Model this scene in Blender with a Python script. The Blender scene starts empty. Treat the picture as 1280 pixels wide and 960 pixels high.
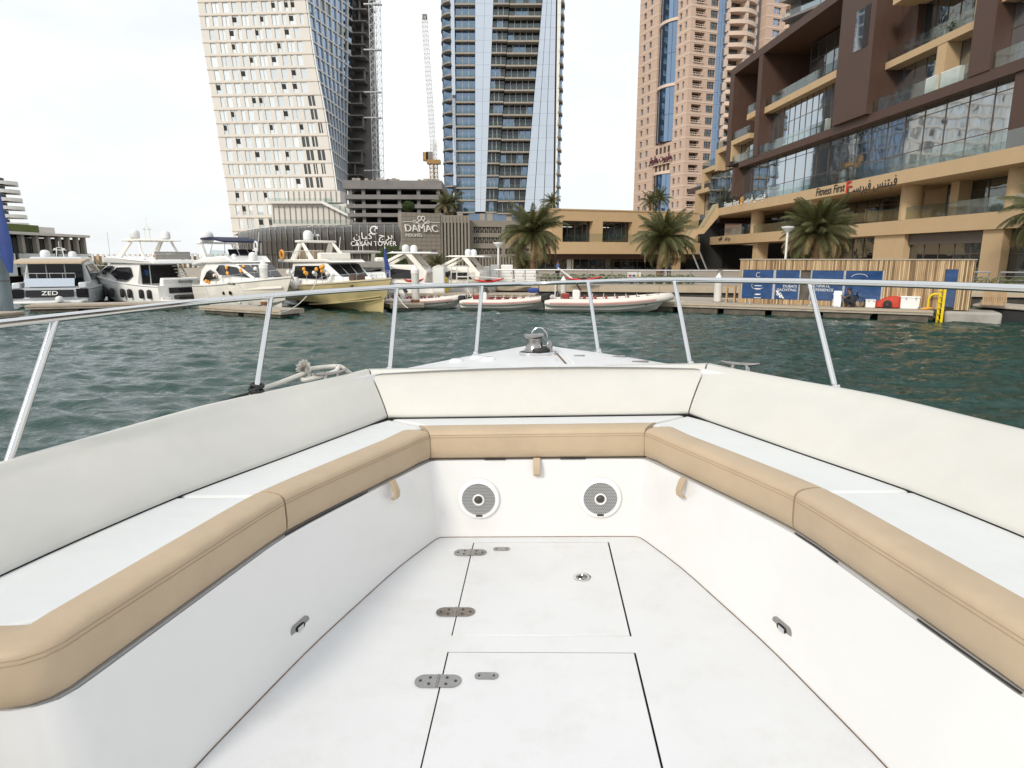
import bpy, math, random
from math import sin, cos, pi, radians, atan2, sqrt, hypot, floor
from mathutils import Vector as V, Matrix
random.seed(7)
SC = bpy.context.scene
COL = SC.collection

# ------------------------------------------------------------------ camera, sky, sun, exposure
FPX, PITCH, CAMZ = 800.0, radians(11.17), 2.95          # focal length in photo pixels, downward tilt, eye height over water
cam = bpy.data.cameras.new('camera'); cam.sensor_width = 36; cam.lens = 36 * FPX / 1280
cam.clip_start = 0.05; cam.clip_end = 12000
cam_o = bpy.data.objects.new('camera', cam); COL.objects.link(cam_o)
cam_o.location = (0, 0, CAMZ); cam_o.rotation_euler = (pi / 2 - PITCH, 0, 0)
SC.camera = cam_o
SUN_EL, SUN_AZ = radians(33), radians(212)               # azimuth clockwise from +Y: behind the camera, to the left
sun = bpy.data.lights.new('sun', 'SUN'); sun.energy = 2.2; sun.angle = radians(11); sun.color = (1.0, 0.92, 0.80)
sun_o = bpy.data.objects.new('sun', sun); COL.objects.link(sun_o)
sd = V((sin(SUN_AZ) * cos(SUN_EL), cos(SUN_AZ) * cos(SUN_EL), sin(SUN_EL)))
sun_o.rotation_euler = sd.to_track_quat('Z', 'Y').to_euler()
W = bpy.data.worlds.new('World'); SC.world = W; W.use_nodes = True
wn, wl = W.node_tree.nodes, W.node_tree.links; wn.clear()
sky = wn.new('ShaderNodeTexSky'); sky.sky_type = 'NISHITA'; sky.sun_disc = False
sky.sun_elevation = SUN_EL; sky.sun_rotation = SUN_AZ; sky.air_density = 1.0; sky.dust_density = 2.5
tc = wn.new('ShaderNodeTexCoord'); mp = wn.new('ShaderNodeMapping'); mp.inputs['Scale'].default_value = (1, 1, 2.6)
nz = wn.new('ShaderNodeTexNoise'); nz.inputs['Scale'].default_value = 1.9; nz.inputs['Detail'].default_value = 7; nz.inputs['Roughness'].default_value = .6
cr = wn.new('ShaderNodeMapRange'); cr.inputs['From Min'].default_value = .30; cr.inputs['From Max'].default_value = .72
cr.inputs['To Min'].default_value = .70; cr.inputs['To Max'].default_value = .985
mx = wn.new('ShaderNodeMixRGB'); mx.inputs['Color2'].default_value = (11.4, 11.75, 11.9, 1)   # thin high cloud over the whole sky
bg = wn.new('ShaderNodeBackground'); bg.inputs['Strength'].default_value = 0.1
wo = wn.new('ShaderNodeOutputWorld')
wl.new(tc.outputs['Generated'], mp.inputs['Vector']); wl.new(mp.outputs['Vector'], nz.inputs['Vector'])
wl.new(nz.outputs['Fac'], cr.inputs['Value']); wl.new(cr.outputs['Result'], mx.inputs['Fac'])
wl.new(sky.outputs['Color'], mx.inputs['Color1']); wl.new(mx.outputs['Color'], bg.inputs['Color']); wl.new(bg.outputs['Background'], wo.inputs['Surface'])
SC.view_settings.view_transform = 'Standard'; SC.view_settings.look = 'None'
SC.view_settings.exposure = 0.0; SC.view_settings.gamma = 1.0; SC.view_settings.use_curve_mapping = False
SC.render.engine = 'CYCLES'
SC.cycles.max_bounces = 8; SC.cycles.glossy_bounces = 4; SC.cycles.transparent_max_bounces = 12
SC.cycles.use_denoising = True

def P(px, py, Y):
    """world point that the photograph shows at pixel px, py if it stands Y metres ahead"""
    u = (px - 640) / FPX; v = (480 - py) / FPX
    dy = cos(PITCH) + v * sin(PITCH); dz = -sin(PITCH) + v * cos(PITCH)
    return V((u * Y / dy, Y, CAMZ + dz * Y / dy))
def G(px, py, z=0.0):
    u = (px - 640) / FPX; v = (480 - py) / FPX
    dy = cos(PITCH) + v * sin(PITCH); dz = -sin(PITCH) + v * cos(PITCH)
    t = (z - CAMZ) / dz
    return V((u * t, dy * t, z))

# ------------------------------------------------------------------ mesh builder
class MB:
    def __init__(s): s.v = []; s.f = []
    def add(s, vs, fs):
        n = len(s.v); s.v += [tuple(p) for p in vs]; s.f += [tuple(i + n for i in f) for f in fs]; return s
    def obox(s, o, a, b, c):
        o, a, b, c = V(o), V(a), V(b), V(c)
        if a.cross(b).dot(c) < 0: a, b = b, a
        return s.add([o, o+a, o+a+b, o+b, o+c, o+a+c, o+a+b+c, o+b+c],
                     [(3,2,1,0), (4,5,6,7), (0,1,5,4), (1,2,6,5), (2,3,7,6), (3,0,4,7)])
    def box(s, x0, y0, z0, x1, y1, z1):
        return s.obox((x0,y0,z0), (x1-x0,0,0), (0,y1-y0,0), (0,0,z1-z0))
    def prism(s, pts, d):
        pts = [V(p) for p in pts]; d = V(d); n = len(pts)
        nn = V((0,0,0))
        for i in range(n): nn += (pts[i]-pts[0]).cross(pts[(i+1) % n]-pts[0])
        if nn.dot(d) < 0: pts = pts[::-1]
        return s.add(pts + [p+d for p in pts], [tuple(range(n))[::-1], tuple(range(n, 2*n))] +
                     [(i, (i+1) % n, n+(i+1) % n, n+i) for i in range(n)])
    def loft(s, rings, cap=True, closed=True):
        n = len(rings[0]); vs = [p for r in rings for p in r]; fs = []
        for k in range(len(rings)-1):
            for i in range(n if closed else n-1):
                j = (i+1) % n; fs.append((k*n+i, k*n+j, (k+1)*n+j, (k+1)*n+i))
        if cap: fs += [tuple(range(n))[::-1], tuple(range((len(rings)-1)*n, len(rings)*n))]
        return s.add(vs, fs)
    def tube(s, pts, r, n=8, cap=True):
        pts = [V(p) for p in pts]; m = len(pts); rs = r if isinstance(r, (list, tuple)) else [r]*m
        rings = []; up = None
        for i, p in enumerate(pts):
            t = (pts[min(i+1, m-1)] - pts[max(i-1, 0)])
            t = t.normalized() if t.length > 1e-9 else V((0,0,1))
            if up is None: up = V((0,0,1)) if abs(t.z) < .9 else V((1,0,0))
            a = t.cross(up); a = a.normalized() if a.length > 1e-6 else t.orthogonal().normalized()
            b = a.cross(t).normalized(); up = b
            rings.append([p + (a*cos(2*pi*k/n) + b*sin(2*pi*k/n))*rs[i] for k in range(n)])
        return s.loft(rings[::-1], cap)
    def lathe(s, prof, c=(0,0,0), n=16, ax=(0,0,1), cap=True):
        ax = V(ax).normalized(); a = ax.orthogonal().normalized(); b = ax.cross(a); c = V(c)
        return s.loft([[c + ax*z + (a*cos(2*pi*k/n) + b*sin(2*pi*k/n))*max(r, 1e-4) for k in range(n)] for r, z in prof], cap)
    def ball(s, c, r, n=12, m=7, sc=(1,1,1)):
        c = V(c)
        return s.loft([[c + V((r*sc[0]*sin(pi*j/m)*cos(2*pi*k/n), r*sc[1]*sin(pi*j/m)*sin(2*pi*k/n), -r*sc[2]*cos(pi*j/m))) for k in range(n)]
                       for j in [.02] + list(range(1, m)) + [m-.02]])
    def join(s, o): return s.add(o.v, o.f)
    def xf(s, M): s.v = [tuple(M @ V(p)) for p in s.v]; return s

ORG = {}
def _plain(o, name, label, cat, group, kind):
    if label: o['label'] = label
    if cat: o['category'] = cat
    if group: o['group'] = group
    if kind: o['kind'] = kind
def thing(name, label, cat, loc=(0,0,0), rz=0.0, group=None, mw=None):
    o = bpy.data.objects.new(name, None); COL.objects.link(o); o.empty_display_size = .2
    if mw is not None: o.matrix_world = mw
    else: o.location = loc; o.rotation_euler = (0, 0, rz)
    ORG[o.name] = V((0,0,0))
    _plain(o, name, label, cat, group, None); return o
def wthing(name, label, cat, loc, group=None):
    """like thing(), but its parts are given in world coordinates"""
    o = thing(name, label, cat, loc, 0, group); ORG[o.name] = V(loc); return o
def mesh_of(name, mb, mat, smooth=False, ang=38):
    me = bpy.data.meshes.new(name); me.from_pydata(mb.v, [], mb.f)
    if mat: me.materials.append(mat)
    if smooth:
        me.polygons.foreach_set('use_smooth', [True]*len(me.polygons)); me.set_sharp_from_angle(angle=radians(ang))
    return me
def part(name, mb, mat, parent=None, smooth=False, bev=0, seg=2, label=None, cat=None, group=None, kind=None, ang=38):
    if parent is not None:
        g = ORG.get(parent.name, V((0,0,0)))
        if g.length: mb.v = [(p[0]-g.x, p[1]-g.y, p[2]-g.z) for p in mb.v]
    me = mesh_of(name, mb, mat, smooth or bev > 0, ang)
    o = bpy.data.objects.new(name, me); COL.objects.link(o); ORG[o.name] = V((0,0,0))
    if parent is not None: o.parent = parent; ORG[o.name] = ORG.get(parent.name, V((0,0,0)))
    if bev:
        b = o.modifiers.new('b', 'BEVEL'); b.width = bev; b.segments = seg; b.limit_method = 'ANGLE'; b.angle_limit = radians(28)
        b.harden_normals = False
    _plain(o, name, label, cat, group, kind); return o
def inst(name, me, parent, loc=(0,0,0), rot=None, sc=None, M=None):
    """one more piece sharing mesh data me"""
    o = bpy.data.objects.new(name, me); COL.objects.link(o); ORG[o.name] = V((0,0,0))
    o.parent = parent
    if M is not None: o.matrix_local = M
    else:
        o.location = loc
        if rot is not None: o.rotation_euler = rot
        if sc is not None: o.scale = sc
    return o
def copy_tree(o, parent=None):
    c = o.copy(); COL.objects.link(c); ORG[c.name] = ORG.get(o.name, V((0,0,0)))
    if parent is not None: c.parent = parent
    for ch in list(o.children): copy_tree(ch, c)
    return c
def single(name, mb, mat, label, cat, group=None, kind=None, **k):
    return part(name, mb, mat, None, label=label, cat=cat, group=group, kind=kind, **k)

# ------------------------------------------------------------------ materials
def _n(nt, t, **kw):
    n = nt.nodes.new(t)
    for k, v in kw.items():
        if k in n.inputs: n.inputs[k].default_value = v
        else: setattr(n, k, v)
    return n
def mat(name, col, rough=.5, pucker=None, metal=0, var=.12, vs=3.0, bump=0, bs=40, coat=0, spec=.5, rnd=0, dirt=None, ds=1.5, dcol=(.2,.17,.13), stretch=None, rvar=.1):
    """principled surface with colour variation, fine relief and optional stains"""
    m = bpy.data.materials.new(name); m.use_nodes = True; nt = m.node_tree; L = nt.links
    b = nt.nodes['Principled BSDF']
    b.inputs['Roughness'].default_value = rough; b.inputs['Metallic'].default_value = metal
    b.inputs['Coat Weight'].default_value = coat; b.inputs['Specular IOR Level'].default_value = spec
    tc = _n(nt, 'ShaderNodeTexCoord'); src = tc.outputs['Object']
    if stretch:
        mpn = _n(nt, 'ShaderNodeMapping'); mpn.inputs['Scale'].default_value = stretch; L.new(src, mpn.inputs['Vector']); src = mpn.outputs['Vector']
    no = _n(nt, 'ShaderNodeTexNoise', Scale=vs, Detail=6.0, Roughness=.62); L.new(src, no.inputs['Vector'])
    mr = _n(nt, 'ShaderNodeMapRange'); mr.inputs['From Min'].default_value = .25; mr.inputs['From Max'].default_value = .75
    mr.inputs['To Min'].default_value = 1-var; mr.inputs['To Max'].default_value = 1+var; L.new(no.outputs['Fac'], mr.inputs['Value'])
    vm = _n(nt, 'ShaderNodeVectorMath', operation='SCALE'); vm.inputs[0].default_value = col[:3]; L.new(mr.outputs['Result'], vm.inputs['Scale'])
    out = vm.outputs['Vector']
    if rnd:
        oi = _n(nt, 'ShaderNodeObjectInfo'); m2 = _n(nt, 'ShaderNodeMapRange'); m2.inputs['To Min'].default_value = 1-rnd; m2.inputs['To Max'].default_value = 1+rnd
        L.new(oi.outputs['Random'], m2.inputs['Value']); v2 = _n(nt, 'ShaderNodeVectorMath', operation='SCALE')
        L.new(out, v2.inputs[0]); L.new(m2.outputs['Result'], v2.inputs['Scale']); out = v2.outputs['Vector']
    if dirt:
        n2 = _n(nt, 'ShaderNodeTexNoise', Scale=ds, Detail=8.0, Roughness=.7); L.new(src, n2.inputs['Vector'])
        m3 = _n(nt, 'ShaderNodeMapRange'); m3.inputs['From Min'].default_value = .5; m3.inputs['From Max'].default_value = .8
        m3.inputs['To Max'].default_value = dirt; L.new(n2.outputs['Fac'], m3.inputs['Value'])
        mi = _n(nt, 'ShaderNodeMixRGB'); mi.inputs['Color2'].default_value = (*dcol, 1); L.new(m3.outputs['Result'], mi.inputs['Fac']); L.new(out, mi.inputs['Color1']); out = mi.outputs['Color']
    L.new(out, b.inputs['Base Color'])
    if rvar:
        m4 = _n(nt, 'ShaderNodeMapRange'); m4.inputs['To Min'].default_value = max(.02, rough-rvar); m4.inputs['To Max'].default_value = min(1, rough+rvar)
        L.new(no.outputs['Fac'], m4.inputs['Value']); L.new(m4.outputs['Result'], b.inputs['Roughness'])
    if pucker:
        n4 = _n(nt, 'ShaderNodeTexNoise', Scale=pucker[0], Detail=2.0); L.new(src, n4.inputs['Vector'])
        b2 = _n(nt, 'ShaderNodeBump', Strength=pucker[1], Distance=.02); L.new(n4.outputs['Fac'], b2.inputs['Height']); L.new(b2.outputs['Normal'], b.inputs['Normal'])
    if bump:
        n3 = _n(nt, 'ShaderNodeTexNoise', Scale=bs, Detail=4.0); L.new(src, n3.inputs['Vector'])
        bp = _n(nt, 'ShaderNodeBump', Strength=bump, Distance=.01); L.new(n3.outputs['Fac'], bp.inputs['Height']); L.new(bp.outputs['Normal'], b.inputs['Normal'])
        if pucker: L.new(b2.outputs['Normal'], bp.inputs['Normal'])
    return m
def facade_glass(name, tint, base, lo=.25, hi=.9, wob=.02, ws=.6, rnd=.35, rough=.03):
    """coated window glass: dark room behind, mirror-like skin whose panes are never quite flat"""
    m = bpy.data.materials.new(name); m.use_nodes = True; nt = m.node_tree; L = nt.links; nt.nodes.clear()
    o = _n(nt, 'ShaderNodeOutputMaterial'); mixs = _n(nt, 'ShaderNodeMixShader'); d = _n(nt, 'ShaderNodeBsdfDiffuse'); g = _n(nt, 'ShaderNodeBsdfGlossy', Roughness=rough)
    g.inputs['Color'].default_value = (*tint, 1)
    oi = _n(nt, 'ShaderNodeObjectInfo'); tcn = _n(nt, 'ShaderNodeTexCoord')
    mr = _n(nt, 'ShaderNodeMapRange'); mr.inputs['To Min'].default_value = 1-rnd; mr.inputs['To Max'].default_value = 1+rnd*1.6
    L.new(oi.outputs['Random'], mr.inputs['Value']); vm = _n(nt, 'ShaderNodeVectorMath', operation='SCALE'); vm.inputs[0].default_value = base
    L.new(mr.outputs['Result'], vm.inputs['Scale']); L.new(vm.outputs['Vector'], d.inputs['Color'])
    fr = _n(nt, 'ShaderNodeLayerWeight', Blend=.45); m2 = _n(nt, 'ShaderNodeMapRange'); m2.inputs['To Min'].default_value = lo; m2.inputs['To Max'].default_value = hi
    L.new(fr.outputs['Facing'], m2.inputs['Value']); L.new(m2.outputs['Result'], mixs.inputs['Fac'])
    nz = _n(nt, 'ShaderNodeTexNoise', Scale=ws, Detail=1.5, noise_dimensions='4D'); L.new(tcn.outputs['Object'], nz.inputs['Vector'])
    ms = _n(nt, 'ShaderNodeMath', operation='MULTIPLY'); ms.inputs[1].default_value = 40; L.new(oi.outputs['Random'], ms.inputs[0]); L.new(ms.outputs[0], nz.inputs['W'])
    bp = _n(nt, 'ShaderNodeBump', Strength=1.0, Distance=wob); L.new(nz.outputs['Fac'], bp.inputs['Height']); L.new(bp.outputs['Normal'], g.inputs['Normal'])
    L.new(d.outputs[0], mixs.inputs[1]); L.new(g.outputs[0], mixs.inputs[2]); L.new(mixs.outputs[0], o.inputs['Surface']); return m
def clear_glass(name, tint, refl=.16):
    m = bpy.data.materials.new(name); m.use_nodes = True; nt = m.node_tree; L = nt.links; nt.nodes.clear()
    o = _n(nt, 'ShaderNodeOutputMaterial'); mixs = _n(nt, 'ShaderNodeMixShader'); t = _n(nt, 'ShaderNodeBsdfTransparent'); g = _n(nt, 'ShaderNodeBsdfGlossy', Roughness=.04)
    t.inputs['Color'].default_value = (*tint, 1); g.inputs['Color'].default_value = (.72, .77, .755, 1)
    fr = _n(nt, 'ShaderNodeLayerWeight', Blend=.3); m2 = _n(nt, 'ShaderNodeMapRange'); m2.inputs['To Min'].default_value = refl; m2.inputs['To Max'].default_value = .4
    L.new(fr.outputs['Facing'], m2.inputs['Value']); L.new(m2.outputs['Result'], mixs.inputs['Fac'])
    L.new(t.outputs[0], mixs.inputs[1]); L.new(g.outputs[0], mixs.inputs[2]); L.new(mixs.outputs[0], o.inputs['Surface']); return m

M = dict(
 gel=mat('gelcoat', (.735,.735,.735), .22, var=.02, vs=2, coat=.3, dirt=.16, ds=3.5, dcol=(.55,.50,.43)),
 deck=mat('nonskid deck', (.685,.695,.71), .45, var=.03, vs=3, bump=.18, bs=420, dirt=.32, ds=4.5, dcol=(.5,.46,.40)),
 vinyl=mat('white vinyl', (.575,.568,.535), .5, pucker=(6,.22), var=.035, vs=5, bump=.10, bs=500, dirt=.22, ds=4, dcol=(.55,.50,.42)),
 seatv=mat('seat vinyl', (.66,.675,.68), .48, pucker=(6,.25), var=.03, vs=5, bump=.10, bs=500, dirt=.2, ds=5, dcol=(.56,.53,.47)),
 tan=mat('tan vinyl', (.465,.36,.245), .5, pucker=(9,.3), var=.08, vs=4, bump=.16, bs=420, dirt=.25, ds=5, dcol=(.36,.26,.17)),
 thread=mat('thread', (.33,.24,.16), .8),
 steel=mat('polished steel', (.70,.705,.71), .10, metal=1, var=.04, vs=8, rvar=.06),
 dullsteel=mat('darkened steel', (.36,.35,.34), .2, metal=1, var=.15, vs=30),  # dark base colour stands in for dark surroundings mirrored in the fittings
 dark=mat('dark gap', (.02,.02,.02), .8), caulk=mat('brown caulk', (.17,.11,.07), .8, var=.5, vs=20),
 black=mat('black rubber', (.015,.015,.016), .6), rope=mat('rope', (.62,.60,.55), .85, var=.12, vs=60, bump=.3, bs=200),
 grille=mat('speaker grille', (.42,.43,.44), .4), cone=mat('speaker cone', (.05,.045,.04), .5), plast=mat('white plastic', (.82,.83,.82), .3, var=.02),
)
# ------------------------------------------------------------------ the boat we stand on
BM = Matrix.Translation((0,0,1.5)) @ Matrix.Rotation(radians(-2.5), 4, 'Z') @ Matrix.Rotation(radians(-1.4), 4, 'Y')
boat = thing('motor_boat', 'open white motor boat with tan trimmed bow seating that we stand in', 'boat', mw=BM)
def lerp(a, b, t): return a + (b-a)*t
def curve(pts):
    """x as a smooth function of y through (y, x) picks"""
    pts = sorted(pts)
    def f(y):
        if y <= pts[0][0]: a, b = pts[0], pts[1]
        elif y >= pts[-1][0]: a, b = pts[-2], pts[-1]
        else:
            for a, b in zip(pts, pts[1:]):
                if a[0] <= y <= b[0]: break
        return a[1] + (b[1]-a[1])*(y-a[0])/(b[0]-a[0])
    def g(y): return (f(y-.12)+2*f(y)+f(y+.12))/4 if pts[0][0]+.12 < y < pts[-1][0]-.12 else f(y)
    return g
YB = 3.17
floorx = curve([(3.17,.53),(2.84,.672),(2.2,.868),(1.6,1.007),(1.0,1.10),(-2,1.2)])
seatx = curve([(3.17,.555),(2.68,.783),(2.26,.968),(1.3,1.150),(1.0,1.175),(.6,1.2)])
backx = curve([(3.42,.825),(2.74,1.125),(2.26,1.345),(1.88,1.46),(1.61,1.525),(1.2,1.60),(.6,1.66)])
btopx = curve([(3.58,.955),(3.0,1.29),(2.75,1.45),(2.2,1.62),(1.9,1.72),(1.2,1.84),(.6,1.9),(-3,1.95)])
gunx = curve([(4.55,.0),(4.53,.10),(4.42,.28),(4.24,.455),(3.7,.925),(3.0,1.425),(2.5,1.64),(1.95,1.80),(1.2,1.93),(0,2.0),(-3,2.0)])
ys = lambda a, b, n: [a + (b-a)*i/(n-1) for i in range(n)]
YE = 1.27                                        # aft end of the seats
# floor sheet with two hatch openings, laid as strips
HX0, HX1 = -.338, .366; H1 = (.95, 2.158); H2 = (2.264, 3.10)
m = MB()
def strip(y0, y1, xl, xr, n=2):
    Y = ys(y0, y1, n); vs = []; fs = []
    for y in Y: vs += [(xl(y), y, 0), (xr(y), y, 0)]
    for i in range(n-1): fs.append((2*i, 2*i+1, 2*i+3, 2*i+2))
    m.add(vs, fs)
L_ = lambda y: -floorx(y); R_ = lambda y: floorx(y); hl = lambda y: HX0; hr = lambda y: HX1
strip(-1.8, H1[0], L_, R_, 8)
for a, b in (H1, H2): strip(a, b, L_, hl, 8); strip(a, b, hr, R_, 8)
strip(H1[1], H2[0], L_, R_, 3); strip(H2[1], YB, L_, R_, 3)
part('floor', m, M['deck'], boat)
m = MB()
for a, b in (H1, H2): m.add([(HX0-.02,a-.02,-.02),(HX1+.02,a-.02,-.02),(HX1+.02,b+.02,-.02),(HX0-.02,b+.02,-.02)], [(0,1,2,3)])
part('hatch_gutter', m, M['dark'], boat)
def hatch(a, b):
    h = part('hatch', MB().box(HX0+.0045, a+.002, -.018, HX1-.0065, b-.0025, .0015), M['deck'], boat, bev=.002, seg=1)
    return h
h1, h2 = hatch(*H1), hatch(*H2)
def oval(cx, cy, L, w, z0, z1, n=8):
    pts = [(cx + (L/2-w/2) + w/2*cos(t), cy + w/2*sin(t), z0) for t in [(-pi/2 + pi*i/n) for i in range(n+1)]]
    pts += [(cx - (L/2-w/2) - w/2*cos(t), cy - w/2*sin(t), z0) for t in [(-pi/2 + pi*i/n) for i in range(n+1)]]
    return pts
def screws(m, pts, z, r=.0045): 
    for x, y in pts: m.lathe([(r,z),(r,z+.0012),(r*.5,z+.0018)], (x,y,0), 8)
for (cx, cy, h) in ((-.340,2.981,h2), (-.3425,2.43,h2), (-.346,1.984,h1), (-.346,1.2,h1)):
    m = MB()
    # the two leaves, butted at the pin
    for s in (-1, 1):
        pts = [(cx + s*.0015, cy-.034, .0018)] + [(cx + s*(.048 + .034*cos(t)), cy + .034*sin(t), .0018) for t in [(-pi/2+pi*i/10) for i in range(11)]] + [(cx + s*.0015, cy+.034, .0018)]
        m.prism(pts, (0,0,.004))
    m.tube([(cx,cy-.03,.006),(cx,cy+.03,.006)], .005, 8)
    hg = part('hinge', m, M['dullsteel'], boat, smooth=True)
    m = MB(); screws(m, [(cx+s*d, cy+e*.017) for s in (-1,1) for d, e in ((.03,1),(.03,-1),(.062,0))], .0058, .0058)
    part('screw', m, M['cone'], hg, kind='stuff')
for cx, cy, h in ((-.185,3.02,h2), (-.178,2.014,h1)):
    pl = part('catch_plate', MB().prism(oval(cx, cy, .085, .036, .0018, 0), (0,0,.004)), M['dullsteel'], h, smooth=True)
    m = MB(); screws(m, [(cx-.026,cy),(cx+.026,cy)], .0058); part('screw', m, M['cone'], pl, kind='stuff')
lp = part('lift_ring', MB().lathe([(.041,.0015),(.041,.0045),(.036,.006),(.026,.004),(.024,-.004),(.001,-.004)], (.204,2.727,0), 24), M['steel'], h2, smooth=True)
part('ring_handle', MB().tube([(.204+.021*cos(t)-.004, 2.727+.021*sin(t), .004) for t in [2*pi*i/16 for i in range(17)]], .0035, 6), M['dullsteel'], lp, smooth=True)
part('latch_hole', MB().lathe([(.010,.0),(.010,.0055),(.001,.0055)], (.196,2.722,0), 12), M['dark'], lp)
# locker fronts (the liner): one skin from the floor to the underside of the cushions, rounded at the inner corners
fr = [(-floorx(y), y) for y in ys(YE+.06, 3.02, 14)]
cor = [(-.545+.03, 3.10), (-.50, 3.155), (-.45, YB)]
def liner(z):
    t = (z/.425)**.9; q = lambda y: lerp(floorx(y), seatx(y)-.008, t)
    L = [(-1.62,YE+.012), (-1.30,YE+.012), (-1.235-.0,YE+.016), (-1.186,YE+.032), (-lerp(1.135,1.15,t),YE+.058), (-lerp(1.105,1.13,t),YE+.10)] + [(-q(y),y) for y in ys(YE+.18, 3.06, 15)] + [(-q(3.12),3.12), (-q(3.15)+.003,3.15), (-q(3.16)+.010,3.162), (-q(YB)+.026,YB-.0015), (-.40,YB)]
    L += [(-x, y) for x, y in L[::-1]]
    return [(x, y, z) for x, y in L]
front = [(x, y) for x, y, z in liner(.425)]; base = [(x, y) for x, y, z in liner(0)]
m = MB(); m.loft([liner(z) for z in (0.0, .2, .425)], cap=False, closed=False)
part('locker_front', m, M['gel'], boat, smooth=True, ang=60)
m = MB(); m.tube([(x*.998, y-.001, .001) for x, y in base[4:-4]], .0022, 5); part('caulk_seam', m, M['caulk'], boat)
# locker tops under the cushions, and black tubes painting the shade of the gap there
m = MB()
m.prism([(x*1.014, y+.002 if abs(x) > .5 else y+.012, .41) for x, y in front] + [(1.75,YE,.41),(1.75,2.2,.41),(1.4,3.0,.41),(.9,3.7,.41),(-.9,3.7,.41),(-1.4,3.0,.41),(-1.75,2.2,.41),(-1.75,YE,.41)], (0,0,.014))
part('locker_top', m, M['gel'], boat)
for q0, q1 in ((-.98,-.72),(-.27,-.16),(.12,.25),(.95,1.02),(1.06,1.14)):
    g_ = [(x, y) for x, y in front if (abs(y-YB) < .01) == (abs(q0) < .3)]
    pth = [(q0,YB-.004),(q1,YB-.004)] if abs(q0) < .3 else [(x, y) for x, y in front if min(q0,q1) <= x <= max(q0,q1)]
    if len(pth) > 1: m = MB(); m.tube([(x*1.004, y-.002, .431) for x, y in pth], .003, 5); part('gap_shade', m, M['dark'], boat)
# cushions: white top and tan front roll, five pieces with mitred corners
ZT, ZB = .588, .436
def roll_section(k=1.0):
    w, t = .118, ZT-ZB; r = .028
    p = [(-w, ZB+.004), (-.004, ZB+.002), (.006, ZB+.012), (.010, ZB+.05), (.009, ZT-r-.012)]
    p += [(.008 - r + r*cos(a), ZT - r + r*sin(a)) for a in (pi*.12, pi*.25, pi*.38)]
    p += [(-.03, ZT+.003), (-.065, ZT+.005), (-.10, ZT+.002), (-w, ZT-.003)]
    return p
def roll(path, normals, name='front_roll', parent=None):
    m = MB(); sec = roll_section()
    m.loft([[(x + nx*a, y + ny*a, z) for a, z in sec] for (x, y), (nx, ny) in zip(path, normals)])
    o = part(name, m, M['tan'], parent, smooth=True, ang=50)
    for da, dz in ((.0078, ZT-.024), (.0092, ZT-.036)):
        s = MB(); s.tube([(x + nx*da, y + ny*da, dz) for (x, y), (nx, ny) in zip(path, normals)], .0011, 4)
        part('stitching', s, M['thread'], o)
    return o
def side_path(y0, y1, s, n):
    Y = ys(y0, y1, n); p = [(s*seatx(y), y) for y in Y]; nr = []
    for y in Y:
        d = (seatx(y+.02)-seatx(y-.02))/.04; l = hypot(1, d); nr.append((-s/l, d/l))
    return p, nr
seats = []
def seat_top(poly, name='seat_cushion'):
    return part(name, MB().prism([(x, y, ZB+.004) for x, y in poly], (0,0,ZT-ZB-.008)), M['seatv'], boat, bev=.013, seg=3)
SPL = 2.265; w_ = .112
mit = (.27, .27)
# centre
c0 = seat_top([(-.545,YB+w_-.02),(.545,YB+w_-.02),(.815,3.45),(-.815,3.45)])
pc = [(-.553,YB),(-.535,YB),(-.2,YB),(.2,YB),(.535,YB),(.553,YB)]
k = .88
nc = [(.62,-1),(.30,-1),(0,-1),(0,-1),(-.30,-1),(-.62,-1)]
roll(pc, nc, parent=c0)
for s in (-1, 1):
    Y = ys(SPL+.004, YB-.05, 9)
    inner = [(s*(seatx(y)+w_-.02), y) for y in Y] + [(s*.60, YB+.085)]
    outer = [(s*.823, 3.43)] + [(s*(backx(y)+.03), y) for y in ys(3.30, SPL+.004, 8)]
    c = seat_top(inner + outer)
    p, nr = side_path(SPL+.004, 2.98, s, 10)
    p += [(s*.600, 3.09), (s*.5585, YB-.012)]; nr += [(-s*.95,-.42), (-s*1.15,-.30)]
    roll(p, nr, parent=c)
    Y = ys(YE+.16, SPL-.004, 8)
    inner = [(s*(seatx(y)+w_-.02), y) for y in Y]
    outer = [(s*(backx(y)+.03), y) for y in ys(SPL-.004, YE+.13, 8)]
    c = seat_top(outer + [(s*(seatx(YE)+.22), YE+.10), (s*(seatx(YE)+.15), YE+.115)] + inner)
    p = [(s*1.62, YE), (s*1.45, YE-.002), (s*1.30, YE), (s*1.235, YE+.004), (s*1.19, YE+.018), (s*1.158, YE+.046), (s*1.138, YE+.085)]
    nr = [(0,-1)]*3 + [(-s*.15,-.99), (-s*.45,-.89), (-s*.75,-.66), (-s*.93,-.37)]
    q, nq = side_path(YE+.16, SPL-.004, s, 9)
    roll(p + q, nr + nq, parent=c)
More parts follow.
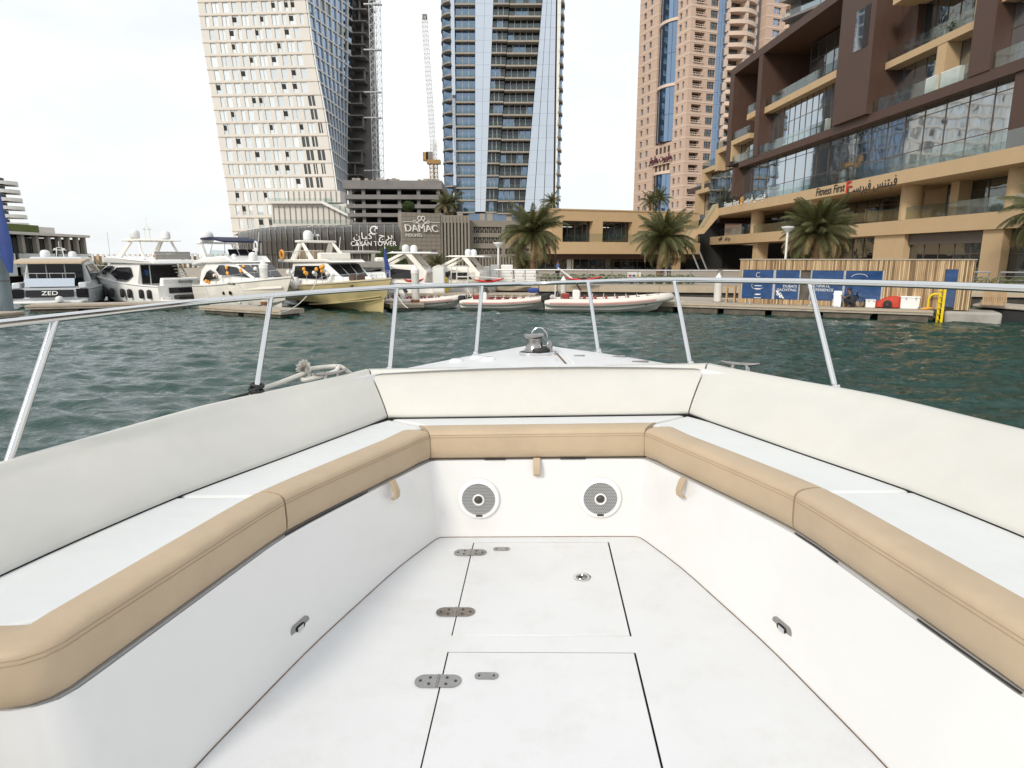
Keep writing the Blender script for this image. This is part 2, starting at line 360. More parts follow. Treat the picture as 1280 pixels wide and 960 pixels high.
# backrests
smooth_line_ = lambda p: p
ZK = .822
def backrest(prs):
    """prs: list of (base xy, top xy, outward xy)"""
    m = MB(); rings = []
    for (bx, by), (tx, ty), (ox, oy) in prs:
        pr = [(0,-.016),(.035,-.006),(.09,.002),(.30,.009),(.62,.008),(.86,-.003),(.95,-.013)]
        r = [(lerp(bx,tx,t) - ox*d*1.2, lerp(by,ty,t) - oy*d*1.2, lerp(ZT+.001,ZK,t)) for t, d in pr]
        r += [(tx+ox*.018, ty+oy*.018, ZK+.010), (tx+ox*.05, ty+oy*.05, ZK+.012), (tx+ox*.075, ty+oy*.075, ZK), (tx+ox*.08, ty+oy*.08, ZK-.05), (bx+ox*.12, by+oy*.12, ZT-.02)]
        rings.append(r)
    m.loft(rings)
    return part('backrest', m, M['vinyl'], boat, smooth=True, ang=55)
e = .003
backrest([((x*.822, 3.43), (x*.955, 3.615), (0 if abs(x) < .9 else .63*(1 if x > 0 else -1), 1)) for x in (-1+e, -.5, 0, .5, 1-e)])
for s in (-1, 1):
    pr = [((s*.826, 3.427), (s*.961, 3.612), (s*.63, 1.0))]
    for t in ys(.06, 1, 16):
        yb = lerp(3.425, .75, t); yt = lerp(3.605, .75, t)
        pr.append(((s*backx(yb), yb), (s*btopx(yt), yt), (s*.9, .42)))
    backrest(pr)
m = MB(); m.tube(smooth_line_([(-(backx(y)+.03), y, ZT-.004) for y in ys(.8,3.4,14)] + [(-.84,3.445,ZT-.004),(0,3.462,ZT-.004),(.84,3.445,ZT-.004)] + [(backx(y)+.03, y, ZT-.004) for y in ys(3.4,.8,14)]), .004, 6); part('crease_shade', m, M['dark'], boat)  # black tube draws the shade where the backrest meets the seat
# hull, coaming and foredeck
m = MB(); rings = []
for y in ys(4.53, -5.0, 30):
    g = gunx(y) if y > -3 else 2.0
    yk = min(y, 4.53); f = max(0, (y-1.5)/3.2)
    zt = .80 + .02*max(0, (y-2.5)/2.2)
    kx = max(.01, g*(1-.55*f)-.08); ky = y - .75*f*f*f
    rings.append([(-g*1.0, y, zt-.03), (-(g+.03), y-.01, zt-.09), (-lerp(g, kx, .5), lerp(y, ky, .5), -.4), (-kx, ky, -1.35), (0, ky-.02, -1.75),
                  (kx, ky, -1.35), (lerp(g, kx, .5), lerp(y, ky, .5), -.4), (g+.03, y-.01, zt-.09), (g, y, zt-.03)])
m.loft(rings, cap=True, closed=False)
part('hull', m, M['gel'], boat, smooth=True)
m = MB()
for s in (-1, 1):
    rings = []
    for y in ys(3.62, -5, 26):
        g = gunx(y) if y > -3 else 2.0; b = btopx(y)+.03; zt = .80 + .02*max(0, (y-2.5)/2.2)
        a = min(b, g-.06)
        rings.append([(s*(g+.005), y, zt-.04), (s*(g-.004), y, zt-.008), (s*(g-.03), y, zt), (s*a, y, zt+.001), (s*(a-.02), y, .70)][::s])
    m.loft(rings, cap=False, closed=False)
part('side_deck', m, M['deck'], boat, smooth=True, ang=50)
m = MB(); rings = []
for y in ys(3.60, 4.535, 16):
    g = gunx(y); zt = .80 + .02*(y-2.5)/2.2
    rings.append([(g*q*(1.004 if abs(q) == 1 else 1), y, zt + (.028*(1-q*q) if abs(q) < 1 else -.035) - (.012 if abs(q) == .97 else 0)) for q in (-1,-.97,-.9,-.6,-.3,0,.3,.6,.9,.97,1)])
m.loft(rings, cap=False, closed=False)
part('foredeck', m, M['deck'], boat, smooth=True, ang=60)
def fz(x, y): 
    g = max(.05, gunx(y)); return .80 + .02*(y-2.5)/2.2 + .028*(1-min(1, (x/g)**2))
# anchor locker seam, vents and small fittings on the foredeck
m = MB(); m.obox((.168,3.70,fz(.17,3.7)-.004),(.012,0,0),(-.045,.40,.004),(0,0,.006)); part('deck_slot', m, M['caulk'], boat)
m = MB(); m.prism([(.13,3.69,fz(.1,3.7)+.0005),(.145,3.69,fz(.1,3.7)+.0005),(.10,4.12,fz(.1,4.1)+.0005),(.085,4.12,fz(.1,4.1)+.0005)],(0,0,.006)); m.prism([(.21,3.69,fz(.2,3.7)),(.225,3.69,fz(.2,3.7)),(.175,4.1,fz(.2,4.1)),(.16,4.1,fz(.2,4.1))],(0,0,.006)); part('locker_lid_rim', m, M['gel'], boat)
for x, y, L in ((.27,4.0,.07), (.52,4.02,.085), (.62,3.80,.10)):
    m = MB(); m.prism(oval(x, y, L, .03, fz(x,y)-.003, 0), (0,0,.009)); f = part('deck_fitting', m, M['dullsteel'], boat, smooth=True)
for x, y in ((-.50,3.93), (-.38,4.02), (-.30,3.92)):
    m = MB(); m.lathe([(.05,0),(.048,.012),(.03,.02),(.001,.021)], (x,y,fz(x,y)-.004), 16); part('deck_plug', m, M['gel'], boat, smooth=True)
# windlass
wx, wy = -.012, 4.07; wz = fz(wx, wy)
wd = part('windlass_base', MB().prism(oval(wx+.02, wy, .24, .15, wz-.004, 0, 10), (0,0,.022)), M['steel'], boat, bev=.006, smooth=True)
part('windlass_drum', MB().lathe([(.062,.02),(.066,.03),(.056,.045),(.050,.075),(.052,.105),(.066,.118),(.068,.126),(.06,.132),(.001,.134)], (wx,wy,wz), 28), M['dullsteel'], wd, smooth=True)
part('gypsy', MB().lathe([(.075,.016),(.078,.03),(.07,.045),(.001,.046)], (wx+.03,wy,wz), 20), M['black'], wd, smooth=True)
part('chain_guide', MB().prism([(wx+.075,wy-.04,wz+.0),(wx+.115,wy-.03,wz),(wx+.115,wy+.03,wz),(wx+.075,wy+.04,wz)],(0,0,.085)), M['dullsteel'], wd, bev=.012)
part('hoop', MB().tube([(wx+.03+.052*cos(t), wy+.05, wz+.10+.064*sin(t)) for t in [pi*i/16 for i in range(17)]], .005, 8), M['steel'], wd, smooth=True)
part('anchor_roller', MB().box(wx-.05, 4.25, fz(0,4.4)-.01, wx+.05, 4.66, fz(0,4.5)+.015), M['dullsteel'], boat, bev=.01)
# rail
RZ = 1.28
rl = [(-1.84,-1.0,1.27),(-1.84,.6,1.278),(-1.76,1.5,1.28),(-1.72,2.05,1.280),(-1.66,2.45,1.281),(-1.56,2.95,1.284),(-1.35,3.40,1.287),(-1.12,3.75,1.289),(-.86,4.10,1.287),(-.60,4.37,1.278),(-.36,4.62,1.268),(-.17,4.77,1.264),(0,4.82,1.262),
      (.17,4.77,1.266),(.36,4.62,1.272),(.60,4.37,1.284),(.84,4.10,1.293),(1.10,3.75,1.296),(1.345,3.38,1.298),(1.56,2.95,1.299),(1.70,2.55,1.300),(1.80,2.1,1.300),(1.86,1.5,1.30),(1.92,.6,1.30),(1.92,-1,1.30)]
def smooth_line(p, n=4):
    out = []
    for i in range(len(p)-1):
        a, b, c, d = V(p[max(i-1,0)]), V(p[i]), V(p[i+1]), V(p[min(i+2,len(p)-1)])
        for k in range(n):
            t = k/n; out.append(.5*((2*b)+(c-a)*t+(2*a-5*b+4*c-d)*t*t+(3*b-a-3*c+d)*t*t*t))
    return out + [V(p[-1])]
rail = part('bow_rail', MB().tube(smooth_line(rl, 5), .0155, 12), M['steel'], boat, smooth=True, ang=60)
posts = [((-1.757,1.96),(-1.700,2.22,1.28)), ((-1.372,3.0),(-1.385,3.34,1.285)), ((-.869,3.705),(-.88,4.08,1.286)), ((-.409,4.25),(-.385,4.60,1.268)),
         ((.413,4.26),(.37,4.60,1.272)), ((.899,3.72),(.865,4.07,1.292)), ((1.417,3.02),(1.385,3.32,1.297)), ((1.78,2.0),(1.79,2.2,1.30)), ((1.95,.3),(1.92,.5,1.3)), ((-1.95,.3),(-1.84,.5,1.276))]
for (bx, by), tp in posts:
    zb = .80 + .02*max(0, (by-2.5)/2.2)
    pm = part('rail_post', MB().tube([(bx,by,zb-.005), tp], .0135, 12), M['steel'], boat, smooth=True, ang=60)
    part('post_foot', MB().lathe([(.03,0),(.03,.006),(.02,.012),(.016,.03)], (bx,by,zb-.003), 16), M['steel'], pm, smooth=True)
# speakers in the bulkhead
for sx in (-.307, .326):
    c = (sx, YB-.004, .218); ax = (0,-1,0)
    sp = part('speaker', MB().lathe([(.108,0),(.110,.006),(.104,.014),(.088,.017),(.086,.012),(.001,.012)], c, 40, ax), M['plast'], boat, smooth=True)
    g = part('grille_back', MB().lathe([(.086,.0125),(.001,.0130)], c, 32, ax), M['cone'], sp)
    m = MB()                                   # grille bars, both ways
    for i in range(-10, 11):
        d = i*.0080; h = sqrt(max(0, .0855**2 - d*d))
        m.obox((sx-h, YB-.0185, .218+d-.0017), (2*h,0,0), (0,.002,0), (0,0,.0034))
    for i in range(-10, 11):
        d = i*.0080; h = sqrt(max(0, .0855**2 - d*d))
        a = V((cos(1.05),0,sin(1.05))); n_ = V((-sin(1.05),0,cos(1.05))); o = V((sx,YB-.0205,.218)) + n_*(d-.0014) - a*h
        m.obox(o, a*2*h, (0,.002,0), n_*.0028)
    part('grille', m, M['grille'], sp, kind='stuff')
    r = part('tweeter_ring', MB().lathe([(.031,.018),(.031,.024),(.026,.0265),(.022,.022),(.021,.020)], c, 24, ax), M['plast'], sp, smooth=True)
    part('tweeter', MB().lathe([(.0215,.020),(.016,.027),(.008,.030),(.001,.031)], c, 20, ax), M['cone'], sp, smooth=True)
    part('badge', MB().box(sx-.017, YB-.0235, .124, sx+.017, YB-.018, .133), M['cone'], sp)
# pull tabs and side latches
def tab(px, py, nx, ny):
    a = V((nx,ny,0)).normalized(); t = V((-a.y,a.x,0)); m = MB()
    prof = [(.012,.44),(.026,.418),(.038,.388),(.036,.360),(.022,.346),(.007,.349),(.006,.356),(.020,.357),(.026,.380),(.014,.408),(.003,.44)]
    m.prism([V((px,py,0)) + a*q + V((0,0,z)) - t*.018 for q, z in prof], t*.036)
    return part('pull_tab', m, M['tan'], boat, bev=.002)
tab(.0, YB-.004, 0, -1); tab(-(seatx(2.84)-.024), 2.84, .9, -.42); tab(seatx(2.84)-.024, 2.84, -.9, -.42)
for s in (-1, 1):
    y = 2.17; x = s*lerp(floorx(y), seatx(y)-.008, .26); d = (floorx(y+.05)-floorx(y-.05))/.1
    a = V((s*d, 1, 0)).normalized(); n_ = V((-s, d, 0)).normalized()
    o = V((x, y, .095))
    ring = lambda L, w, q: [o + n_*q + a*((L/2-w/2)*(1 if c > 0 else -1) + w/2*c) + V((0,0,w/2*sn)) for c, sn in [(cos(t+.001), sin(t+.001)) for t in [2*pi*i/20 for i in range(20)]]]
    lt = part('flush_latch', MB().prism(ring(.115,.05,-.004), n_*.007), M['dullsteel'], boat, smooth=True)
    part('latch_pocket', MB().prism(ring(.052,.022,.004), n_*.0022), M['dark'], lt)
    part('latch_lever', MB().obox(o + n_*.0055 - a*.022 - V((0,0,.009)), a*.034, n_*.004, (0,0,.018)), M['steel'], lt)
# cleats, mooring line and black lashing
def cleat(x, y, rot, z):
    R = Matrix.Translation((x,y,z)) @ Matrix.Rotation(rot, 4, 'Z'); m = MB()
    m.tube([(-.105,0,.062),(-.07,0,.056),(-.03,0,.052),(.03,0,.052),(.07,0,.056),(.105,0,.062)], [.004,.008,.011,.011,.008,.004], 8)
    for q in (-.035, .035): m.tube([(q*1.25,0,0),(q,0,.05)], [.018,.011], 8)
    return part('cleat', m.xf(R), M['dullsteel'], boat, smooth=True, ang=60)
cleat(1.115, 3.50, radians(-35)+pi/2*.0, .80); cleat(-1.125, 3.42, radians(52), .80)
def bthing(name, mb, mt, label, cat, **k):
    o = part(name, mb, mt, None, label=label, cat=cat, **k); o.matrix_world = BM; return o
random.seed(5)
line = smooth_line([(-1.40,2.99,.825),(-1.38,3.08,.835),(-1.31,3.2,.852),(-1.245,3.33,.872),(-1.235,3.37,.885),(-1.20,3.42,.885),(-1.16,3.48,.88),(-1.11,3.50,.878),(-1.085,3.52,.860),(-1.12,3.50,.845),(-1.17,3.44,.845),(-1.21,3.37,.85),(-1.25,3.33,.845),(-1.23,3.30,.84),(-1.17,3.38,.845),(-1.11,3.45,.86),(-1.10,3.49,.88),(-1.07,3.52,.85),(-1.05,3.6,.80)], 5)
ln = bthing('mooring_line', MB().tube(line, .0125, 8), M['rope'], 'white flecked mooring rope lying on the side deck and round the cleat', 'rope', smooth=True)
m = MB()
for i in range(4, len(line)-4, 2):
    p = line[i]; q = (line[i+1]-p).normalized(); sd_ = q.cross(V((0,0,1))).normalized(); w = (sd_*-.5+V((0,0,1))*.8).normalized() if i % 4 else (sd_*.75*-1+V((0,0,.5))).normalized()
    m.ball(p + w*.0115, .0042, 6, 4)
part('fleck', m, M['black'], ln, kind='stuff')
m = MB()
for i in range(420):
    d = V((random.gauss(0,1), random.gauss(0,1), random.gauss(0,1))).normalized(); c = V((-1.245,3.345,.900)); r = random.uniform(.028,.046)
    t = d.orthogonal().normalized()*.0035; m.add([c+d*.005-t, c+d*.005+t, c+d*r+t*.6, c+d*r-t*.6], [(0,1,2,3)])
part('frayed_end', m, M['rope'], ln, kind='stuff')
m = MB()
cz = V((-1.372,3.0,.80)); ld = V((-.013,.34,.47)).normalized()
for k, (dz, tl, r) in enumerate(((.045,.0,.026),(.062,.25,.028),(.080,-.2,.027),(.03,.3,.030),(.052,-.35,.031))):
    c = cz + ld*dz; m.tube([c + V((r*cos(t), r*sin(t), tl*r*cos(t))) for t in [2*pi*i/14 for i in range(15)]], .0085, 7)
m.tube(smooth_line([cz + ld*.04 + V((-.02,-.02,0)), (-1.43,2.93,.83), (-1.47,2.85,.818), (-1.52,2.72,.80), (-1.60,2.6,.74)], 4), .0085, 7)
bthing('lashing', m, M['black'], 'black cord wound round the foot of a rail post', 'cord', smooth=True)
# ------------------------------------------------------------------ water
import numpy as np
def water_mat():
    m = bpy.data.materials.new('harbour water'); m.use_nodes = True; nt = m.node_tree; L = nt.links; b = nt.nodes['Principled BSDF']
    b.inputs['Base Color'].default_value = (.004,.036,.027,1); b.inputs['Roughness'].default_value = .03; b.inputs['IOR'].default_value = 1.52
    tcn = _n(nt, 'ShaderNodeTexCoord'); mpn = _n(nt, 'ShaderNodeMapping'); mpn.inputs['Scale'].default_value = (.6,1.0,1); mpn.inputs['Rotation'].default_value = (0,0,.12)
    L.new(tcn.outputs['Object'], mpn.inputs['Vector'])
    a = _n(nt, 'ShaderNodeTexNoise', Scale=3.8, Detail=6.0, Roughness=.62, Distortion=.4); c = _n(nt, 'ShaderNodeTexNoise', Scale=.5, Detail=3.0)
    L.new(mpn.outputs['Vector'], a.inputs['Vector']); L.new(mpn.outputs['Vector'], c.inputs['Vector'])
    ad = _n(nt, 'ShaderNodeMath', operation='ADD'); mu = _n(nt, 'ShaderNodeMath', operation='MULTIPLY'); mu.inputs[1].default_value = 1.6
    L.new(c.outputs['Fac'], mu.inputs[0]); L.new(a.outputs['Fac'], ad.inputs[0]); L.new(mu.outputs[0], ad.inputs[1])
    bp = _n(nt, 'ShaderNodeBump', Strength=1.0, Distance=.06); L.new(ad.outputs[0], bp.inputs['Height']); L.new(bp.outputs['Normal'], b.inputs['Normal'])
    return m
M['water'] = water_mat()
def build_water():
    rng = np.random.default_rng(3)
    x = np.concatenate([[-6000,-1500,-400,-150], np.linspace(-46,46,640), [150,400,1500,6000]])
    yy = np.concatenate([[-6000,-800,-100,-25,-8], 1.5+60*np.linspace(0,1,700)**1.35, [110,160,300,1500,6000]])
    X, Y = np.meshgrid(x, yy); Z = np.zeros_like(X)
    for i in range(60):
        lam = 10**rng.uniform(-.46,.25); th = rng.normal(1.48,.38); k = 2*np.pi/lam; amp = .0125*lam**.8
        ph = rng.uniform(0,6.28); s = np.sin(k*(np.cos(th)*X+np.sin(th)*Y)+ph+.8*np.sin(.35*k*(np.sin(th)*X-np.cos(th)*Y)+ph*2))
        if lam < 1.8: s = 1.3-2.2*np.abs(np.sin(.5*(k*(np.cos(th)*X+np.sin(th)*Y)+ph+.8*np.sin(.35*k*(np.sin(th)*X-np.cos(th)*Y)+ph*2))))
        Z += amp*(s + .25*np.cos(2*(k*(np.cos(th)*X+np.sin(th)*Y)+ph)))*.55
    far = np.clip((np.maximum(np.abs(X)-40,0)+np.maximum(Y-55,0)+np.maximum(-Y+1.5,0))/7,0,1); Z *= 1-far
    n, w = X.shape; vs = np.stack([X.ravel(),Y.ravel(),Z.ravel()],1)
    idx = np.arange(n*w).reshape(n,w); f = np.stack([idx[:-1,:-1],idx[:-1,1:],idx[1:,1:],idx[1:,:-1]],-1).reshape(-1,4)
    me = bpy.data.meshes.new('water'); me.vertices.add(len(vs)); me.vertices.foreach_set('co', vs.ravel().astype(np.float32)); me.loops.add(f.size); me.loops.foreach_set('vertex_index', f.ravel().astype(np.int32)); me.polygons.add(len(f)); me.polygons.foreach_set('loop_start', np.arange(0, f.size, 4, dtype=np.int32)); me.update(calc_edges=True); me.validate(); me.materials.append(M['water'])
    me.polygons.foreach_set('use_smooth', [True]*len(me.polygons))
    o = bpy.data.objects.new('water', me); COL.objects.link(o); o['kind'] = 'structure'
build_water()
# ------------------------------------------------------------------ lettering: all strings turned into meshes in one pass
AR = dict(kayan='\ufee5\ufe8e\ufef4\ufedb  \ufe9d\ufeae\ufe91', fit='\ufe96\ufeb3\ufeae\ufef4\ufed3 \ufeb2\ufee8\ufe98\ufef4\ufed3', hotel='\ufead\ufe8e\ufe91\ufead\ufe8e\ufeeb \ufe95\ufeee\ufef3\ufead\ufe8e\ufee3',
          cafe='\ufeea\ufef4\ufed3\ufe8e\ufedb')
TX = {}
def make_texts():
    jobs = []
    for s in ['DAMAC','HEIGHTS','CAYAN TOWER','ZED','KALA','DUBAI\'S\nYACHTING','ULTIMATE\nEXPERIENCE','Fitness First','F','Serenity','SEA RIDER','DXB 3386','3980','i'] + list(AR.values()):
        c = bpy.data.curves.new('t', 'FONT'); c.body = s; c.extrude = .03; c.resolution_u = 3
        c.align_x = 'RIGHT' if s.startswith('DUBAI') else ('LEFT' if s.startswith('ULT') else 'CENTER')
        o = bpy.data.objects.new('t', c); COL.objects.link(o); jobs.append((s, o))
    dg = bpy.context.evaluated_depsgraph_get()
    for s, o in jobs:
        me = bpy.data.meshes.new_from_object(o.evaluated_get(dg)); mb = MB(); mb.add([v.co[:] for v in me.vertices], [p.vertices[:] for p in me.polygons]); TX[s] = mb
    for s, o in jobs: c = o.data; bpy.data.objects.remove(o); bpy.data.curves.remove(c)
make_texts()
def text(s, o, u, up, n, size, mt, parent, bold=1.0, slant=0.0, sx=1.0, name='lettering', label=None):
    """lettering s centred at o, running along u, standing along up, raised along n"""
    o, u, up, n = V(o), V(u).normalized(), V(up).normalized(), V(n).normalized(); m = MB()
    vs = [o + u*(p[0]*size*sx + p[1]*size*slant) + up*p[1]*size + n*(p[2]+.03)*size*bold for p in TX[s].v]
    m.add(vs, TX[s].f); return part(name, m, mt, parent, label=label)

class Fr:
    """a wall plane: a runs along u, z is height, d is how far in front of the plane"""
    def __init__(s, o, u):
        s.o = V((o[0], o[1], 0)); s.u = V((u[0], u[1], 0)).normalized(); s.n = V((s.u.y, -s.u.x, 0))
    def pt(s, a, z, d=0): return s.o + s.u*a + s.n*d + V((0,0,z))
    def pick(s, px, py, d=0):
        u = (px-640)/FPX; v = (480-py)/FPX; r = V((u, cos(PITCH)+v*sin(PITCH), -sin(PITCH)+v*cos(PITCH))); c = V((0,0,CAMZ))
        t = (s.o+s.n*d-c).dot(s.n)/r.dot(s.n); q = c + r*t
        return (q-s.o).dot(s.u), q.z
    def ax(s, px, py=200): return s.pick(px, py)[0]
    def box(s, m, a0, a1, z0, z1, d0, d1): return m.obox(s.pt(a0,z0,d0), s.u*(a1-a0), s.n*(d1-d0), (0,0,z1-z0))
    def poly(s, m, pts, d0, d1): return m.prism([s.pt(a,z,d0) for a, z in pts], s.n*(d1-d0))

M.update(
 paving=mat('paving', (.34,.29,.23), .8, var=.15, vs=.6, bump=.2, bs=30), conc=mat('concrete', (.36,.34,.31), .8, var=.2, vs=1.2, bump=.3, bs=12, dirt=.5, ds=.7, dcol=(.16,.14,.11)),
 quayband=mat('quay coping', (.46,.38,.28), .75, var=.12, vs=1, dirt=.4, ds=1.2, dcol=(.25,.19,.13)), darkwall=mat('shade toned quay wall', (.055,.048,.04), .7, var=.5, vs=2, bump=.5, bs=6),
 dockw=mat('dock boards', (.40,.35,.29), .75, var=.25, vs=3, dirt=.5, ds=2, dcol=(.2,.16,.12)), dockf=mat('dock float', (.10,.085,.065), .7, var=.5, vs=2, dirt=.5, ds=1.5, dcol=(.04,.04,.03)),
 timberd=mat('dark timber slats', (.22,.135,.07), .75, var=.4, vs=9, stretch=(1,1,.12)), timberl=mat('pale timber slats', (.58,.43,.25), .7, var=.3, vs=9, stretch=(1,1,.12)), timber=mat('timber slats', (.42,.28,.15), .7, var=.35, vs=9, stretch=(1,1,.12), bump=.2, bs=30), beige=mat('beige render', (.50,.36,.21), .85, var=.06, vs=.8, bump=.12, bs=14, dirt=.15, ds=.4, dcol=(.3,.2,.12)),
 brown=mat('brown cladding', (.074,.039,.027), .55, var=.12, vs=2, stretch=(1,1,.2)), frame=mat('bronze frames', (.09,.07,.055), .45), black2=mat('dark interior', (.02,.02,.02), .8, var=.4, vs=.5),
 rowline=mat('brownish floor line', (.50,.43,.36), .7, var=.2, vs=.6), cream=mat('pale cladding', (.665,.64,.60), .6, var=.06, vs=.3, dirt=.15, ds=.15, dcol=(.42,.33,.25)), slab=mat('grey concrete frame', (.20,.19,.185), .85, var=.25, vs=.3, bump=.2, bs=3), balc=mat('balcony edge', (.33,.295,.25), .7, var=.1, vs=.5),
 whitep=mat('white paint', (.78,.78,.76), .4, var=.05, vs=1), redp=mat('red paint', (.55,.03,.025), .45, var=.1), bluep=mat('blue cloth', (.02,.05,.22), .6, var=.2, vs=2), navy=mat('navy canvas', (.012,.016,.05), .8, var=.2, vs=4),
 salmon=mat('salmon stone', (.58,.43,.34), .7, var=.06, vs=.3), salmon2=mat('pale stone', (.68,.54,.45), .7, var=.05, vs=.3), stone=mat('grey stone tile', (.25,.225,.19), .8, var=.1, vs=.9, stretch=(1,1,3)), ribd=mat('dark ribbed metal', (.085,.082,.078), .4, metal=.4, var=.1, vs=.4),
 ribl=mat('rib edge', (.24,.22,.19), .5), mull=mat('aluminium', (.42,.43,.45), .35, metal=.6), silver=mat('silver paint', (.62,.65,.68), .25, metal=.1, var=.03), tint=mat('tinted window', (.010,.010,.012), .06, var=.1, spec=.35),
 ochre=mat('ochre steel', (.33,.19,.06), .6, var=.3, vs=1), purple=mat('plum lettering', (.10,.03,.05), .5), gwhite=mat('yacht white', (.87,.865,.845), .2, var=.02, vs=.8, coat=.4, dirt=.05, ds=.6, dcol=(.55,.47,.36)), gcream=mat('yacht cream', (.82,.79,.72), .2, var=.03, vs=.8, coat=.4), yellow=mat('pale yellow hull', (.56,.46,.235), .2, var=.04, vs=.6, coat=.5, dirt=.15, ds=.5, dcol=(.3,.22,.1)),
 greyr=mat('grey awning', (.36,.34,.31), .7), dome=mat('radar dome', (.74,.75,.76), .35, var=.04), orange=mat('orange plastic', (.80,.36,.05), .4), bluegrey=mat('blue grey paint', (.22,.27,.30), .4, var=.15, vs=2), cover=mat('red cover', (.50,.045,.02), .7, var=.15, vs=6, bump=.3, bs=20), pinkt=mat('faded red stripe', (.56,.30,.28), .6, var=.15, vs=3), ribw=mat('inflatable tube', (.70,.66,.60), .55, var=.06, vs=2, dirt=.2, ds=2, dcol=(.5,.4,.3)),
 redv=mat('red vinyl', (.27,.025,.022), .5), yellowp=mat('yellow paint', (.75,.55,.01), .45, var=.1, vs=8), hedge=mat('hedge leaf', (.10,.13,.03), .7, var=.5, vs=5), skin=mat('brown skin', (.22,.11,.07), .6), teal=mat('greenish glass edge', (.25,.42,.38), .2),
)
M['gl_dark'] = facade_glass('dark shop glass', (.75,.82,.86), (.014,.016,.016), .06, .6, .012, .9)
M['gl_blue'] = facade_glass('blue tower glass', (.50,.65,.86), (.03,.06,.11), .30, .85, .02, .35)
M['gl_mirror'] = facade_glass('mirror glass', (.76,.82,.90), (.14,.16,.18), .66, .92, .035, .16, rnd=.2)
M['gl_pale'] = facade_glass('pale screened glass', (.86,.92,.95), (.55,.59,.61), .36, .8, .02, .4, rnd=.2)
M['gl_build'] = facade_glass('tinted mirror glass', (.80,.87,.93), (.022,.026,.03), .32, .85, .010, .45, rnd=.6)
M['bal'] = clear_glass('balustrade glass', (.85,.89,.88), .03)

# ------------------------------------------------------------------ ground, quay, promenade
quay = [(500,-160), (200,-40), (80,25), (46,35.2), (30.5,40), (14.6,45), (2,47), (-3,49.5), (-11,53), (-22,60), (-40,74), (-62,84), (-85,72), (-200,40), (-600,-50)]
m = MB(); n = len(quay)
far = [(-6000,-50), (-6000,6000), (6000,6000), (6000,-160)]
m.add([(x,y,1.0) for x, y in quay + far], [tuple(range(n+4))])
g = part('ground', m, M['paving']); g['kind'] = 'structure'
m = MB(); m2 = MB()
for (x0,y0), (x1,y1) in zip(quay, quay[1:]):
    d = V((x1-x0, y1-y0, 0)); L = d.length; d.normalize(); nn = V((-d.y, d.x, 0)) * (1 if V((-d.y,d.x,0)).dot(V((-x0,-y0,0))) > 0 else -1)
    k = max(1, int(L/4)) if abs(x0) < 90 else 1
    for i in range(k):
        o = V((x0,y0,.55)) + d*(L*i/k+.008); m.obox(o, d*(L/k-.016), nn*.18, (0,0,.465))
    o = V((x0,y0,-2)) - nn*.9; m2.obox(o, d*L, nn*.85, (0,0,2.545))
q1 = part('quay_coping', m, M['quayband']); q1['kind'] = 'structure'
q2 = part('quay_wall', m2, M['darkwall']); q2['kind'] = 'structure'  # near-black colour stands in for the shaded hollow under the coping
# promenade railing: raked posts, round top rail and two thin rails
def railing(p0, p1, name, label, group=None):
    p0, p1 = V((*p0,1.0)), V((*p1,1.0)); d = p1-p0; L = d.length; d.normalize(); nn = V((d.y,-d.x,0))
    if nn.dot(-p0) < 0: nn = -nn
    r = wthing(name, label, 'railing', p0)
    n = int(L/1.75)
    post = MB().tube([(0,0,0), V((0,0,.5))+nn*.02, V((0,0,.8))+nn*.08, V((0,0,1.05))+nn*.2], .035, 6); pm = mesh_of('post', post, M['mull'], True)
    for i in range(n+1): inst('post', pm, r, d*(L*i/n))
    o = p0 + nn*.2 + V((0,0,1.06)); part('top_rail', MB().tube([o, o+d*L], .045, 8), M['mull'], r, smooth=True)
    for z, q in ((.8,.08),(.58,.03),(.36,.015)):
        o = p0 + nn*q + V((0,0,z)); part('thin_rail', MB().tube([o, o+d*L], .016, 5), M['mull'], r)
    return r
railing((-1.6,49.3), (14.4,45.45), 'promenade_railing', 'raked steel railing along the promenade edge behind the inflatable boats')
railing((14.7,45.35), (29.8,40.6), 'promenade_railing', 'raked steel railing along the promenade behind the slatted kiosk')
railing((30.3,40.4), (45,35.9), 'promenade_railing', 'raked steel railing above the quay wall beyond the kiosk')
# ------------------------------------------------------------------ floating docks
def dock(a, b, w, z, name, label, boards=True, thick=.22, fl=.30, group=None):
    """pontoon whose water edge runs a-b and which is w wide behind it"""
    a, b = V((*a,0)), V((*b,0)); d = b-a; L = d.length; d.normalize(); nn = V((-d.y,d.x,0))
    if nn.dot(a) < 0: nn = -nn
    r = wthing(name, label, 'dock', a)
    part('deck', MB().obox(a+V((0,0,z-thick)), d*L, nn*w, (0,0,thick)), M['dockw'], r)
    part('fender_strip', MB().obox(a-nn*.05+V((0,0,z-.10)), d*L, nn*.045, (0,0,.085)), M['quayband'], r)
    n = max(1, int(L/2.2))
    fm = mesh_of('float', MB().obox(nn*.12+V((0,0,-.35)), d*(L/n*.86), nn*(w-.24), (0,0,z-thick+.345)), M['dockf'])
    for i in range(n): inst('float', fm, r, d*(L*(i+.07)/n))
    if boards:
        bm = mesh_of('plank', MB().obox((0,0,z+.002), d*.19, nn*(w-.02), (0,0,.02)), M['dockw'])
        for i in range(min(290, int(L/.2))): inst('plank', bm, r, d*(i*.2+.005))
    return r
DA, DB = V((6.9,36.75,0)), V((19.8,30.15,0)); DU = (DB-DA).normalized(); DN = V((-DU.y,DU.x,0))
dock(DA[:2], DB[:2], 5.5, .50, 'floating_dock', 'long wooden pontoon carrying the slatted kiosk')
def pick0(px, py, z=0): return G(px, py, z)[:2]
dock(pick0(250,391), pick0(352,397.5), 1.5, .38, 'finger_dock', 'narrow finger pontoon under the bow of the white yacht with orange balloons', boards=False)
